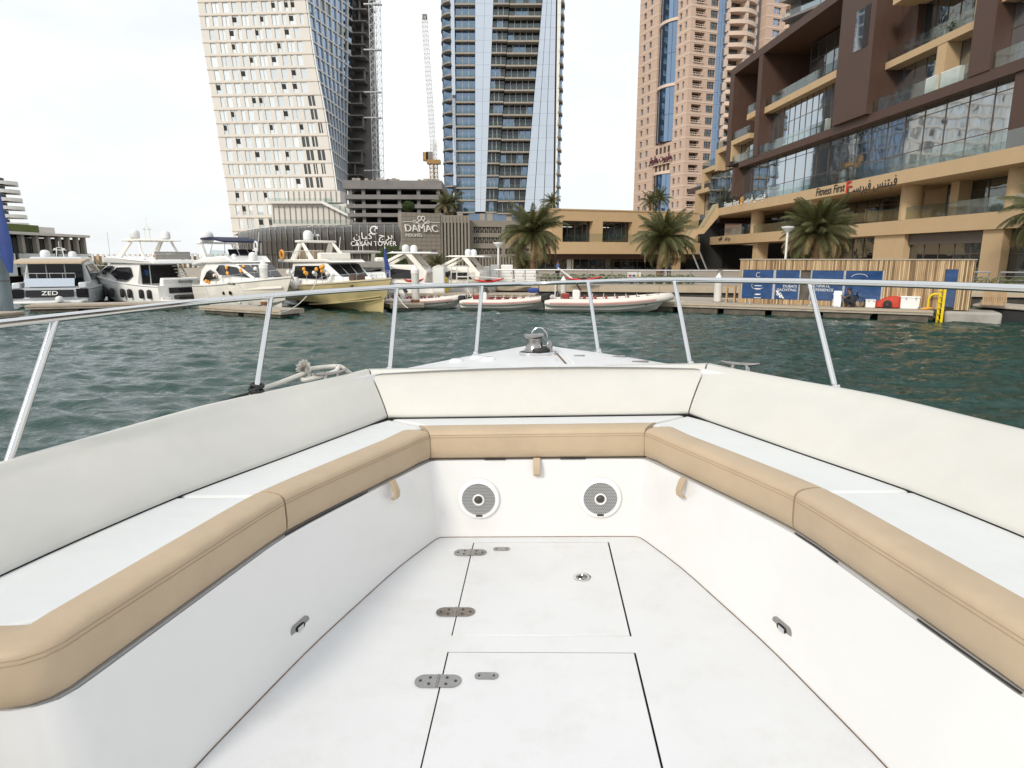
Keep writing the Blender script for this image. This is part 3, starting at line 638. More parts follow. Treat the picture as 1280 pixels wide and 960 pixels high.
dock(pick0(488,389), pick0(530,387.5), 1.4, .38, 'finger_dock', 'short finger pontoon between the yellow hull and an inflatable boat', boards=False)
dock(pick0(-30,408), pick0(32,401), 2.5, .45, 'finger_dock', 'pontoon at the foot of the grey blue pole', boards=False)
dock(pick0(32,391), pick0(232,386.5), 1.6, .40, 'floating_dock', 'pontoon across the sterns of the two yachts by the grey blue pole', boards=False)
dock((-8.5,45.6), (1.6,44.2), 2.2, .5, 'floating_dock', 'pontoon behind the red and white inflatable boats', boards=False)
# jet ski ramp at the right edge
r = wthing('jetski_dock', 'low grey floating ramp moored at the end of the pontoon', 'dock', G(1240,399,0))
a, b = G(1213,399,.0), G(1300,404,.0); d = (b-a); nn = V((-d.y,d.x,0)).normalized()
part('ramp', MB().prism([a+V((0,0,.62)), a+d*1.1+V((0,0,.50)), a+d*1.1+nn*2.4+V((0,0,.50)), a+nn*2.4+V((0,0,.62))], (0,0,.13)), M['dockw'], r, bev=.04)
part('float', MB().obox(a+d*.03+nn*.15+V((0,0,-.2)), d*1.05, nn*2.1, (0,0,.69)), M['black'], r)
m = MB().obox(DB+DU*.5+DN*.3+V((0,0,-.2)), DU*2.2, DN*2.5, (0,0,.68)); single('mooring_float', m, M['conc'], 'stained grey float block past the yellow ladder at the dock end', 'float', bev=.12)
# ------------------------------------------------------------------ buildings
def ygrid(fn, ys_): return [fn(y) for y in ys_]
def interp(pts, x):
    pts = sorted(pts)
    if x <= pts[0][0]: a, b = pts[0], pts[1]
    elif x >= pts[-1][0]: a, b = pts[-2], pts[-1]
    else:
        for a, b in zip(pts, pts[1:]):
            if a[0] <= x <= b[0]: break
    return a[1] + (b[1]-a[1])*(x-a[0])/(b[0]-a[0])
def slab4(m, a, b, c, d, off): return m.prism([a, b, c, d], off)

# --- twisted pale tower
def twisted_tower():
    YA, YBk, YC = 182.0, 180.0, 204.0
    T = wthing('twisted_tower', 'pale twisted tower of many small windows with a blue glazed side', 'building', P(350,300,181).xy.to_3d())
    rows = [18 + 16.9*k for k in range(-5, 19)]            # photo rows of the floor lines
    zs = [P(340, y, 181).z for y in rows]
    def tower_edge(picks, Y):
        pk = [(P(px, py, Y).z, P(px, py, Y).x) for px, py in picks]
        return lambda z: V((interp(pk, z), Y, z))
    A = tower_edge([(247.5,2),(254,53),(262.5,105),(271,155),(277.5,200),(284,235),(291,288)], YA)
    B = tower_edge([(382.5,5),(390,60),(396,95),(402.5,125),(410,170),(416,210),(419.5,236),(424,262),(428,288),(430,322)], YBk)
    C = tower_edge([(440,0),(439,50),(437.5,112),(436,162),(434.5,212),(434,240),(433.5,288),(433.4,322)], YC)
    rnd = random.Random(11); f3 = V((0,-.26,0))
    F = lambda u, z: A(z).lerp(B(z), u)
    S = lambda u, z: B(z).lerp(C(z), u)
    core = MB(); rings = []
    for z in zs: a, b, c = A(z), B(z), C(z); rings.append([a+V((.3,.5,0)), b+V((-.2,.5,0)), c+V((-.6,0,0)), V((c.x-6, 214, z)), V((a.x+4, 214, z))])
    core.loft(rings[::-1]); part('core', core, M['black2'], T)
    mul = MB()
    for k in range(len(zs)-1):
        z1, z0 = zs[k], zs[k+1]; h = z1-z0; zw0, zw1 = z0 + h*.16, z0 + h*.93
        # windows of this floor
        u = .045 + rnd.random()*.03; spans = []
        while u < .93:
            w = rnd.choice([.050,.058,.066,.034]); spans.append((u, min(u+w, .965))); u += w + rnd.choice([.026,.030,.036,.042])
        wall = MB(); e = [0.0] + [q for s in spans for q in s] + [1.0]
        slab4(wall, F(0,z0), F(1,z0), F(1,zw0), F(0,zw0), f3); slab4(wall, F(0,zw1), F(1,zw1), F(1,z1-.06), F(0,z1-.06), f3)
        for i in range(0, len(e), 2): slab4(wall, F(e[i],zw0+.01), F(e[i+1],zw0+.01), F(e[i+1],zw1-.01), F(e[i],zw1-.01), f3*rnd.choice([.9,1,.95]))
        part('wall_panel', wall, M['cream'], T)
        darkp = set(rnd.sample(range(len(spans)), 2 + (rnd.random() < .5)))
        for i, (a, b) in enumerate(spans):
            low = k - 5 >= 6 and a > .96 - .042*(k-5-5) - (.1 if rnd.random() < .3 else 0)  # lower right windows get dark glass to imitate dark reflections
            w = MB(); slab4(w, F(a,zw0), F(b,zw0), F(b,zw1), F(a,zw1), V((0,.08,0)))
            wp = part('window', w, M['gl_dark' if low else 'gl_pale'], T)
            if low or b-a > .06:
                c = (a+b)/2; mm = MB(); slab4(mm, F(c-.004,zw0), F(c+.004,zw0), F(c+.004,zw1), F(c-.004,zw1), V((0,-.12,0))); part('mullion', mm, M['cream'], wp)
            if i in darkp and not low:
                zz = lerp(zw0, zw1, .38); bb = min(b, a+.036); dm = MB(); slab4(dm, F(a,zz), F(bb,zz), F(bb,zw1-.35), F(a,zw1-.35), V((0,-.10,0))); part('open_sash', dm, M['black2'], wp)
        lm = MB(); slab4(lm, F(-.004,z1-.22), F(1.002,z1-.22), F(1.002,z1), F(-.004,z1), f3*1.35); part('floor_line', lm, M['rowline'], T)  # brownish band along the top of each floor
        # blue side
        n = 8
        for i in range(n):
            a, b = i/n, (i+1)/n; pm = MB(); nrm = V((.9,-.4,0))*.1
            slab4(pm, S(a,z0), S(b,z0), S(b,z1), S(a,z1), nrm); part('pane', pm, M['gl_dark'] if rnd.random() < .09 else M['gl_blue'], T)
            slab4(mul, S(a,z0), S(a+.022,z0), S(a+.022,z1), S(a,z1), nrm*5)
        slab4(mul, S(0,z1-.35), S(1,z1-.35), S(1,z1), S(0,z1), nrm*4.5)
    mo = part('side_mullion', mul, M['whitep'], T, kind='stuff')
    # unfinished dark rear wing with its floor plates
    for k in range(len(zs)-2):
        z1 = zs[k]; x0 = C(z1).x
        part('floor_plate', MB().box(x0+.2, 204, z1-.35, x0+4.3 - .02*k, 216, z1), M['slab'], T)
    part('rear_wall', MB().box(C(zs[-1]).x+.1, 209.5, 1, C(zs[0]).x+3.2, 218, zs[0]), M['slab'], T)
    for k in range(0, len(zs)-2):
        z = zs[k]
        if rnd.random() < .7:
            x = C(z).x + rnd.choice([1.6,2.6,3.6]); part('column', MB().box(x, 205, zs[k+1], x+.5, 205.5, z-.36), M['slab'], T)
    # stepped base, terrace wall with vertical panels, and stair
    fr = Fr((P(340,260,172).x, 172), (1,0)); z = lambda py: fr.pick(380,py)[1]; ax = lambda px: fr.ax(px, 260)
    m = MB(); fr.box(m, ax(360), ax(426), z(253), z(238.5), -6, 0); part('terrace_block', m, M['cream'], T)
    m = MB(); fr.box(m, ax(340), ax(479), 1, z(255), -8, .6); part('terrace_wall', m, M['cream'], T)
    m = MB(); fr.box(m, ax(340), ax(408), z(255.2), z(252), -2, 2.0); part('terrace_ledge', m, M['cream'], T)
    pm = MB()
    for i in range(20):
        a = ax(342 + i*6.9); fr.box(pm, a, a+.22, z(279), z(258), .6, .78)
    for i in range(10):
        a = ax(361 + i*6.6); fr.box(pm, a, a+.22, z(252), z(239), 0, .18)
    part('panel_joint', pm, M['balc'], T, kind='stuff')
    m = MB(); fr.box(m, ax(340), ax(472), z(280.5), z(275), 2.4, 2.5); part('glass_rail', m, M['bal'], T)
    m = MB(); fr.box(m, ax(340), ax(420), z(252), z(248.5), 1.9, 2.0); part('glass_rail', m, M['bal'], T)
    m = MB(); fr.poly(m, [(ax(407),z(252)),(ax(460),z(281)),(ax(456),z(281)),(ax(404),z(254.5))], .8, 2.2); part('stair', m, M['whitep'], T)
    m = MB(); fr.poly(m, [(ax(409),z(247)),(ax(465),z(277)),(ax(461),z(281)),(ax(408),z(252))], 2.25, 2.33); part('stair_glass', m, M['bal'], T)
twisted_tower()

# --- dark ribbed podium with the tower's name
def ribbed_podium():
    T = wthing('ribbed_podium', 'low dark podium wrapped in curved metal ribs below the twisted tower', 'building', (-30,112,1))
    plan = [P(px, 300, Y).xy for px, Y in ((298,150),(302,141),(310,133),(322,126),(338,120.5),(358,116.5),(383,113.5),(410,111.5),(440,110.2),(470,109.5),(503,109))]
    pts = []
    for (a, b) in zip(plan, plan[1:]):
        k = 3
        for i in range(k): pts.append(a.lerp(b, i/k))
    pts.append(plan[-1]); tp = P(400,281,112).z
    def row(f, z): return [V((p.x*f, p.y*f, z)) for p in pts]
    prof = [(1.0,1),(1.0,3.2),(.985,tp-2.6),(.985,tp-1.3),(.992,tp-.5),(1.01,tp)]
    m = MB(); m.loft([row(f, z) for f, z in prof], cap=False, closed=False); part('wall_skin', m, M['ribd'], T, smooth=True)
    m = MB(); m.add(row(1.008, tp-.02) + [V((-30,165,tp-.02)), V((-70,165,tp-.02))], [tuple(range(len(pts)+2))]); part('roof', m, M['slab'], T)
    for i in range(0, len(pts), 1):
        p = pts[i]; d = V((p.x,p.y,0)).normalized(); t = V((-d.y,d.x,0)); rm = MB()
        vs = [V((p.x*f,p.y*f,z)) for f, z in prof]
        rm.prism([v - t*.06 - d*.02 for v in vs] + [v - t*.06 - d*.30 for v in vs[::-1]], t*.12); part('fin', rm, M['ribl'], T)
    for z in (3.4, 5.6):
        mm = MB(); mm.loft([row(.998, z), row(.998, z+.35)], cap=False, closed=False); part('cross_band', mm, M['black2'], T)
    # name
    o = P(468,309,108.3); u = (pts[-1]-pts[-7]).normalized(); u = V((u.x,u.y,0)); n = V((u.y,-u.x,0))
    if n.y > 0: n = -n
    up = (0,0,1); o = o + n*.3
    Z_ = lambda py: P(468,py,108).z
    text('CAYAN TOWER', V((o.x,o.y,Z_(307.3))), u, up, n, 1.08, M['whitep'], T, bold=2, sx=1.0)
    text(AR['kayan'], V((o.x,o.y,Z_(298.6))), u, up, n, 1.45, M['whitep'], T, bold=2, sx=1.3)
    e = MB(); c = V((o.x,o.y,Z_(288))) + n*.1 + u*.2
    e.tube([c + u*(.62*cos(t)) + V((0,0,.62*sin(t))) for t in [radians(20+q*15) for q in range(0,21)]], .12, 6); e.tube([c+u*.1-V((0,0,.1)), c+u*.25+V((0,0,.3)), c+u*.62+V((0,0,.62))], .09, 6)
    part('emblem', e, M['whitep'], T)
ribbed_podium()

# --- grey stone podium with the developer's sign
def stone_podium():
    T = wthing('stone_podium', 'grey stone podium with a white sign and slotted window bands', 'building', (-15,112,1))
    a = P(502.5,300,107); b = P(551,300,110.5); fr = Fr(a, b-a); L = (b-a).xy.length; zt = P(502.5,265,107).z
    m = MB(); fr.box(m, 0, L, 1, zt, -1.5, -.1); part('wall', m, M['stone'], T)
    rows = 14; cols = 8; mp_ = [mesh_of('stone_panel', MB().obox((0,0,0), fr.u*(L/cols-.03), fr.n*d, (0,0,(zt-1)/rows-.03)), M['stone']) for d in (.1,.12,.085)]
    for r_ in range(rows):
        for c in range(cols):
            if 3 <= r_ <= 4 and c in (1,2,3,6): continue
            inst('stone_panel', random.choice(mp_), T, fr.pt(L*c/cols, 1+(zt-1)*r_/rows, -.1) - ORG[T.name])
    for c0, c1 in ((1,4),(6,7)):
        m = MB()
        for i in range(9): zz = 1+(zt-1)*(3+2*i/9)/rows; fr.box(m, L*c0/cols, L*c1/cols-.03, zz, zz+.07, -.1, .02)
        part('vent_louvre', m, M['ribl'], T, kind='stuff')
    o = fr.pt(L*.42, zt-3.15, .05)
    text('DAMAC', fr.pt(L*.50, zt-3.05, .03), fr.u, (0,0,1), fr.n, 1.62, M['whitep'], T, bold=3, slant=-.15, sx=1.02)
    text('HEIGHTS', fr.pt(L*.30, zt-3.85, .03), fr.u, (0,0,1), fr.n, .72, M['whitep'], T, bold=3)
    e = MB(); c = fr.pt(L*.50, zt-1.35, .1)
    for s in (-1, 1):
        e.tube([c + fr.u*(s*(.33+.32*cos(t))) + V((0,0,.45+.32*sin(t))) for t in [2*pi*i/14 for i in range(15)]], .07, 5)
        e.tube([c + fr.u*(s*x) + V((0,0,z)) for x, z in ((.1,.25),(.5,-.1),(1.0,-.35),(1.45,-.2),(1.4,.05),(1.05,.0),(.6,-.4),(.2,-.55))], .07, 5)
        e.tube([c + fr.u*(s*1.5) - V((0,0,.12)), c + fr.u*(s*3.3) - V((0,0,.16))], .05, 5)
    part('emblem', e, M['whitep'], T)
    # ribbed middle bay
    a2 = P(551,300,110.8); b2 = P(587,300,112); f2 = Fr(a2, b2-a2); L2 = (b2-a2).xy.length; z2 = P(551,269,110.8).z
    m = MB(); f2.box(m, 0, L2, 1, z2, -9, -.4); part('bay_wall', m, M['ribd'], T)
    for i in range(9): m = MB(); f2.box(m, L2*i/8.5, L2*i/8.5+.3, 1, z2-.1, -.4, .15); part('fin', m, M['stone'], T)
    m = MB(); f2.box(m, -.02, L2, z2-1.2, z2+.02, -.4, .05); part('parapet', m, M['stone'], T)
    # lower wall with three slotted bands
    a3 = P(587,300,114); b3 = P(675,300,117); f3 = Fr(a3, b3-a3); L3 = (b3-a3).xy.length; z = lambda py: f3.pick(600,py)[1]
    edges = [(1.01, z(334)), (z(322), z(317.5)), (z(310.5), z(304)), (z(296.5), z(291)), (z(283.5), z(275.5))]
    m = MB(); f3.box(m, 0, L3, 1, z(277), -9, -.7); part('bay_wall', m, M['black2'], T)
    for z0, z1 in edges: m = MB(); f3.box(m, 0, L3, z0, z1, -.7, 0); part('wall_band', m, M['stone'], T)
    for z0, z1 in ((z(317.5),z(310.5)),(z(304),z(296.5)),(z(291),z(283.5))):
        for q0, q1 in ((0,.05),(.45,.5),(.95,1)): m = MB(); f3.box(m, L3*q0, L3*q1, z0+.005, z1-.005, -.7, -.01); part('pier', m, M['stone'], T)
        for h in range(2):
            m = MB(); lo, hi = (.05,.45) if h == 0 else (.5,.95)
            for i in range(13):
                q = lo + (hi-lo)*i/13; hh = z1-z0
                f3.box(m, L3*q, L3*q+.09, z0, z1, -.3, -.2); f3.poly(m, [(L3*q,z0),(L3*q+.08,z0),(L3*q+.46,z1),(L3*q+.38,z1)] if i % 2 else [(L3*q+.38,z0),(L3*q+.46,z0),(L3*q+.08,z1),(L3*q,z1)], -.28, -.22)
            part('screen', m, M['ribl'], T, kind='stuff')
    for i in range(24): m = MB(); f3.box(m, L3*i/24, L3*i/24+.35, z(334)+.005, z(322)-.005, -.7, -.02); part('pier', m, M['stone'], T)
stone_podium()

# --- unfinished concrete frame
def concrete_frame():
    T = wthing('concrete_frame', 'unfinished grey concrete frame of open floors behind the podiums', 'building', (-25,150,1))
    fr = Fr((P(433,260,150).x, 150), (1,.04)); ax = lambda px: fr.ax(px, 260); z = lambda py: fr.pick(490,py)[1]
    for i, (y0, y1) in enumerate(((236,225.5),(249,243.5),(260,255.5),(271,266.5),(282,278),(293,289),(304,300))):
        m = MB(); fr.box(m, ax(430+1.5*i), ax(553), z(y0), z(y1), -24, .2*(i % 2)); part('floor_slab', m, M['slab'], T)
    m = MB(); fr.box(m, ax(436), ax(552), 1, z(230), -22, -7); part('core', m, M['black2'], T)
    for px in (436,452,471,497,521,546):
        m = MB(); fr.box(m, ax(px), ax(px)+.75, 1, z(234), -1.6, -.7); part('column', m, M['slab'], T)
    m = MB(); rd = random.Random(4)
    for i in range(26): a = ax(438+rd.random()*110); fr.box(m, a, a+.3+rd.random()*1.4, z(225.6), z(225.6)+.2+rd.random()*.5, -3+rd.random(), -1.5)
    part('roof_clutter', m, M['balc'], T, kind='stuff')
    m = MB()
    for (p, q, h) in ((498,506,247.5),(510,515,247.8),(517,522,247.2)): fr.box(m, ax(p), ax(q), z(h)+.0, z(h)+.6, -2, -1.2)
    part('stacked_material', m, M['whitep'], T, kind='stuff')
concrete_frame()
def lattice(m, p0, p1, w, n, r=.12, tri=False):
    p0, p1 = V(p0), V(p1); d = (p1-p0); a = d.normalized().orthogonal().normalized(); b = d.normalized().cross(a)
    cs = [(a+b)*w/2, (a-b)*w/2, (-a-b)*w/2, (b-a)*w/2] if not tri else [a*w/2, -a*w/3+b*w/2, -a*w/3-b*w/2]
    k = len(cs)
    for c in cs: m.tube([p0+c, p1+c], r, 4)
    for i in range(n):
        for j in range(k):
            q0 = p0 + d*(i/n); q1 = p0 + d*((i+1)/n); m.tube([q0+cs[j], q1+cs[(j+1) % k]], r*.6, 3, False)
            m.tube([q0+cs[j], q0+cs[(j+1) % k]], r*.6, 3, False)
def cranes():
    T = wthing('hoist_mast', 'grey lattice hoist mast climbing beside the twisted tower', 'hoist', P(468,228,196))
    m = MB(); lattice(m, P(473.5,240,196), P(466,-90,196), 2.3, 34, .09); part('mast', m, M['silver'], T, kind='stuff')
    for i, py in enumerate((5,62,115,147,213)): m = MB(); p = P(467,py,196); m.box(p.x-2.8, 195.8, p.z-.15, p.x+2.2, 197, p.z+.15); part('wall_tie', m, M['mull'], T)
    T = wthing('tower_crane', 'luffing tower crane with a white raised jib and ochre slewing deck', 'crane', P(541,228,158))
    m = MB(); lattice(m, P(543,232,158), P(542,205,158), 1.3, 5, .10); part('mast', m, M['ochre'], T, kind='stuff')
    c = P(542,203,158); m = MB(); m.box(c.x-1.5, 157, c.z-.4, c.x+1.6, 159, c.z+.5); m.box(c.x-2.4, 157.2, c.z+.3, c.x-1.2, 158.6, c.z+2.2); part('slewing_deck', m, M['ochre'], T)
    m = MB(); lattice(m, P(542,203,158), P(542,177,158), 1.1, 5, .08); part('tower_head', m, M['whitep'], T, kind='stuff')
    m = MB(); lattice(m, P(542,186,158), P(531,22,158), 1.25, 30, .075, True); part('jib', m, M['whitep'], T, kind='stuff')
    m = MB(); m.box(P(531,22,158).x-.5, 157.5, P(531,22,158).z-.3, P(531,22,158).x+.5, 158.5, P(531,22,158).z+.6); part('jib_head', m, M['slab'], T)
    c = P(538,198,158); part('counterweight', MB().box(c.x-.9,157.2,c.z-.8,c.x+.6,158.8,c.z+1.4), M['slab'], T)
cranes()

# --- glass and balcony tower
def balcony_tower():
    Y = 195.0; T = wthing('balcony_tower', 'tall glass tower with stacked balconies and mirrored glazing strips', 'building', (P(620,280,Y).x, Y, 1))
    fr = Fr((0, Y), (1,0)); rows = [21 + 15.25*k for k in range(-5, 17)]; zs = [fr.pick(600,y)[1] for y in rows]
    X = lambda z, px0, px240: interp([(fr.pick(600,0)[1], fr.ax(px0,0)), (fr.pick(600,240)[1], fr.ax(px240,240))], z)
    top, bot = zs[0], zs[-1]
    m = MB(); m.loft([[V((X(z,551,555),Y+1.2,z)), V((X(z,704,699),Y+1.2,z)), V((X(z,704,699),Y+26,z)), V((X(z,551,555),Y+26,z))] for z in (1, bot, top)]); part('core', m, M['black2'], T)
    rnd = random.Random(21); mul = MB()
    def quadslab(name, z0, z1, l, r, d0, d1, mt, parent=T):
        m = MB(); m.prism([fr.pt(X(z0,*l),z0,d0), fr.pt(X(z0,*r),z0,d0), fr.pt(X(z1,*r),z1,d0), fr.pt(X(z1,*l),z1,d0)], fr.n*(d1-d0)); return part(name, m, mt, parent)
    for k in range(len(zs)-1):
        z1, z0 = zs[k], zs[k+1]; h = z1-z0
        # rounded corner balconies on the left and right
        for side in (0, 1):
            cx = X(z0,563,567) if side == 0 else X(z0,701,694); w = X(z0,563,567)-X(z0,549,553) if side == 0 else X(z0,707.5,702)-X(z0,701,694)
            ang = [pi/2*i/6 for i in range(7)]; arc = [V((cx - (w*cos(a) if side == 0 else -w*cos(a)), Y+4-6.4*sin(a), z0)) for a in ang]
            m = MB(); m.prism(arc + [V((cx, Y+4, z0))], (0,0,.38)); part('balcony_slab', m, M['balc'], T)
            m = MB(); m.loft([[p + V((0,0,.4)) for p in arc], [p + V((0,0,1.35)) for p in arc]], cap=False, closed=False); part('balustrade', m, M['bal'], T)
            m = MB(); m.box(min(cx-w*.75,cx), Y+.6, z0+.39, max(cx+w*.0,cx+w*.7 if side else cx), Y+.8, z1-.01) if side == 0 else m.box(cx, Y+.9, z0+.39, cx+w*.7, Y+1.1, z1-.01)
            part('window', m, M['gl_blue'], T)
        quadslab('glass_strip', z0, z1, (563,567), (568,571), 0, .5, M['gl_mirror'])
        # first window column with balcony
        for l, r, bd, dz, gl in (((569,571),(594,594),1.1,0,'gl_blue'), ((617,608),(637,622.5),1.3,0,'gl_dark'), ((637.6,623),(678,657),2.0,-.35,'gl_dark')):
            nP = 3 if r[0]-l[0] < 30 else 5
            for i in range(nP):
                q = lambda t: (lerp(l[0],r[0],t), lerp(l[1],r[1],t))
                quadslab('window', z0+.05, z1-.35, q(i/nP+.01), q((i+1)/nP-.012), -.5, -.4, M['gl_blue'] if gl == 'gl_blue' or rnd.random() < .22 else M['gl_dark'])
                if i: xx = X(z0,*q(i/nP)); mul.box(xx-.09, Y+.28, z0+.05, xx+.09, Y+.4, z1-.4)
            quadslab('balcony_slab', z0-.42+dz, z0+.02+dz, l, (r[0]-.1,r[1]-.1), -.6, bd, M['balc'])
            quadslab('balustrade', z0+.03+dz, z0+1.1+dz, l, (r[0]-.1,r[1]-.1), bd-.15, bd-.08, M['bal'])
        for l, r in (((594.2,594.2),(606,601)), ((606.2,601.2),(616.8,607.8))): quadslab('glass_strip', z0+.03, z1, l, r, 0, .7, M['gl_mirror'])
        for i in range(3):
            q = lambda t: (lerp(678.3,695,t), lerp(657.3,692,t)); quadslab('glass_strip', z0+.03, z1, q(i/3), q((i+1)/3-.02), 0, 1.1, M['gl_mirror'])
        quadslab('dark_joint', z0, z1, (695.2,692.2), (696.4,693.4), 0, .9, M['black2'])
        quadslab('white_fin', z0, z1-.02, (696.5,693.5), (701,695.5), 0, 1.6, M['whitep'])
    part('mullion', mul, M['mull'], T, kind='stuff')
    # lobby storeys under the balconies
    m = MB(); fr.box(m, X(bot,566,569), X(bot,700,697), bot-5, bot-.5, -.4, .2); part('lobby_glass', m, M['gl_blue'], T)
    for px in (572,600,609,633,660): m = MB(); fr.box(m, fr.ax(px,270), fr.ax(px,270)+1.6, 1, bot-.5, -.3, 1.2); part('lobby_pier', m, M['balc'], T)
balcony_tower()

# --- salmon stone hotel tower
def salmon_tower():
    T = wthing('salmon_tower', 'salmon and cream stone tower with small blue windows and a curved glass bay', 'building', (46,170,1))
    C0 = P(855,200,170); LF = Fr((C0.x,C0.y), (.35,-.94)); RF = Fr((C0.x,C0.y), (.94,.35))
    rows = [36 + 15.05*k for k in range(-6, 17)]; zs = [RF.pick(870,y)[1] for y in rows]; h = zs[0]-zs[1]
    la = LF.ax(795.5,150); ra = RF.ax(1003,100); top = zs[0]; bot = 1.0
    rnd = random.Random(8)
    # left face: a runs from la (negative, far edge) to 0 (corner)
    bay0, bay1 = LF.ax(821,120), LF.ax(842,120)
    def band_wall(fr, a0, a1, holes, d, deep=.6):
        """storey-high wall pieces around the openings given as (a0, a1, low, high)"""
        for k in range(len(zs)-1):
            z1, z0 = zs[k], zs[k+1]; m = MB()
            lo, hi = min([q[2] for q in holes]), max([q[3] for q in holes])
            fr.box(m, a0, a1, z0+.004, z0+h*lo, -deep, d); fr.box(m, a0, a1, z0+h*hi, z1-.34, -deep, d)
            e = [a0] + [x for q in sorted(holes) for x in q[:2]] + [a1]
            for i in range(0, len(e), 2):
                if e[i+1]-e[i] > .02: fr.box(m, e[i], e[i+1], z0+h*lo+.004, z0+h*hi-.004, -deep, d)
            part('wall', m, M['salmon'], T)
            m = MB(); fr.box(m, a0, a1, z1-.33, z1, -deep, d+.06); part('stone_course', m, M['salmon2'], T)
    def windows(fr, holes, d, mt, name='window', cross=True):
        for k in range(len(zs)-1):
            z0 = zs[k+1]
            for a0, a1, lo, hi in holes:
                m = MB(); fr.box(m, a0-.01, a1+.01, z0+h*lo-.01, z0+h*hi+.01, d-.1, d); w = part(name, m, mt, T)
                if cross:
                    m = MB(); c = (a0+a1)/2; zc = z0+h*lerp(lo,hi,.5); fr.box(m, c-.05, c+.05, z0+h*lo, z0+h*hi, d, d+.06); fr.box(m, a0, a1, zc-.05, zc+.05, d+.002, d+.05); part('glazing_bar', m, M['salmon2'] if mt is M['gl_blue'] else M['frame'], w)
    wl_ = [LF.ax(p,120) for p in (801.5,804.5,809,812)]; wr = [LF.ax(p,120) for p in (845,848,852,855.5)]
    H = lambda e, lo=.2, hi=.78: [(e[0],e[1],lo,hi),(e[2],e[3],lo,hi)]
    band_wall(LF, la, bay0-.5, H(wl_), 0); windows(LF, H(wl_), -.35, M['gl_blue'], cross=False)
    band_wall(LF, bay1+.3, -.02, H(wr), 0); windows(LF, H(wr), -.35, M['gl_blue'], cross=False)
    # curved bay in three lifts with stone hoods
    zsign = LF.pick(830,195)[1]; zt1, zt2 = LF.pick(830,108)[1], LF.pick(830,30)[1]
    m = MB(); LF.box(m, bay0-.5, bay1+.3, 1, top, -2.4, -1.6); part('bay_back', m, M['salmon'], T)
    for (z0, z1) in ((LF.pick(830,262)[1]-6, LF.pick(830,218)[1]), (LF.pick(830,178)[1], zt1-.8), (zt1, zt2-.8), (zt2, top)):
        nC = 6; nR = max(2, int((z1-z0)/2.0)); w = bay1-bay0
        for i in range(nC):
            t0, t1 = i/nC, (i+1)/nC-.012; f = lambda t: (bay0 + w*t, 1.5*sin(pi*t)**.8 - .6)
            for j in range(max(1, nR//3)):
                q0 = lerp(z0, z1, j/max(1, nR//3)); q1 = lerp(z0, z1, (j+1)/max(1, nR//3))-.08
                (a, d), (b, e) = f(t0), f(t1); m = MB(); m.prism([LF.pt(a,q0,d), LF.pt(b,q0,e), LF.pt(b,q1,e), LF.pt(a,q1,d)], -LF.n*.15)
                part('bay_pane', m, M['gl_blue'], T)
        ring = [LF.pt(bay0-.5 + (w+.8)*t, z1+.02, 1.6*sin(pi*t)**.8 - .3) for t in [i/10 for i in range(11)]]
        m = MB(); m.prism(ring + [LF.pt(bay1+.3,z1+.02,-1.6), LF.pt(bay0-.5,z1+.02,-1.6)], (0,0,.7)); part('bay_hood', m, M['salmon2'], T)
    z0, z1 = LF.pick(830,217)[1], LF.pick(830,179)[1]
    m = MB(); LF.box(m, bay0-.49, bay1+.29, z0+.1, z1-.1, -1.5, .05); part('sign_wall', m, M['salmon'], T)
    for zz in (lerp(z0,z1,.2), lerp(z0,z1,.78)):
        for i in range(4): a = lerp(bay0,bay1,(i+.4)/4.2); m = MB(); LF.box(m, a, a+1.0, zz-.8, zz+.8, .0, .09); part('vent_slot', m, M['frame'], T)
    text(AR['hotel'], LF.pt((bay0+bay1)/2, lerp(z0,z1,.40), .5), LF.u, (0,0,1), LF.n, 2.5, M['purple'], T, bold=2, sx=.8)
    m = MB(); LF.box(m, bay0, bay1, lerp(z0,z1,.33)-.2, lerp(z0,z1,.33), .1, .7); part('sign_rail', m, M['salmon2'], T)
    # right face
    b0, b1, w0, w1 = [RF.ax(p,120) for p in (864.5,877,883,892)]; g0, g1, g2, g3, q0, q1, r0, r1 = [RF.ax(p,60) for p in (897,910,944,951,961,970,976,990)]
    hol = [(b0,b1,.14,.80),(w0,w1,.18,.78)]
    band_wall(RF, .02, g0-.3, hol, 0, 1.6); windows(RF, [(b0,b1,.14,.80)], -1.4, M['gl_dark'], cross=False); windows(RF, [(w0,w1,.18,.78)], -.35, M['gl_dark'])
    for k in range(len(zs)-1):
        z0 = zs[k+1]
        m = MB(); RF.box(m, b0, b1, z0+h*.20, z0+h*.27, -.1, .22); RF.box(m, b0, b1, z0+h*.42, z0+h*.45, .1, .16)
        for i in range(5): a = lerp(b0,b1,i/4.3); RF.box(m, a, a+.06, z0+h*.27, z0+h*.42, .1, .15)
        part('balcony_rail', m, M['salmon2'], T)
    for (a0, a1) in ((g0,g1),(g2,g3)):
        for k in range(len(zs)-1):
            for i in range(2): m = MB(); RF.box(m, lerp(a0,a1,i/2), lerp(a0,a1,(i+1)/2)-.06, zs[k+1]+.02, zs[k]-.02, -1.2, -1.0); part('glass_strip', m, M['gl_blue'], T)
    nC = 2; wb = g2-g1
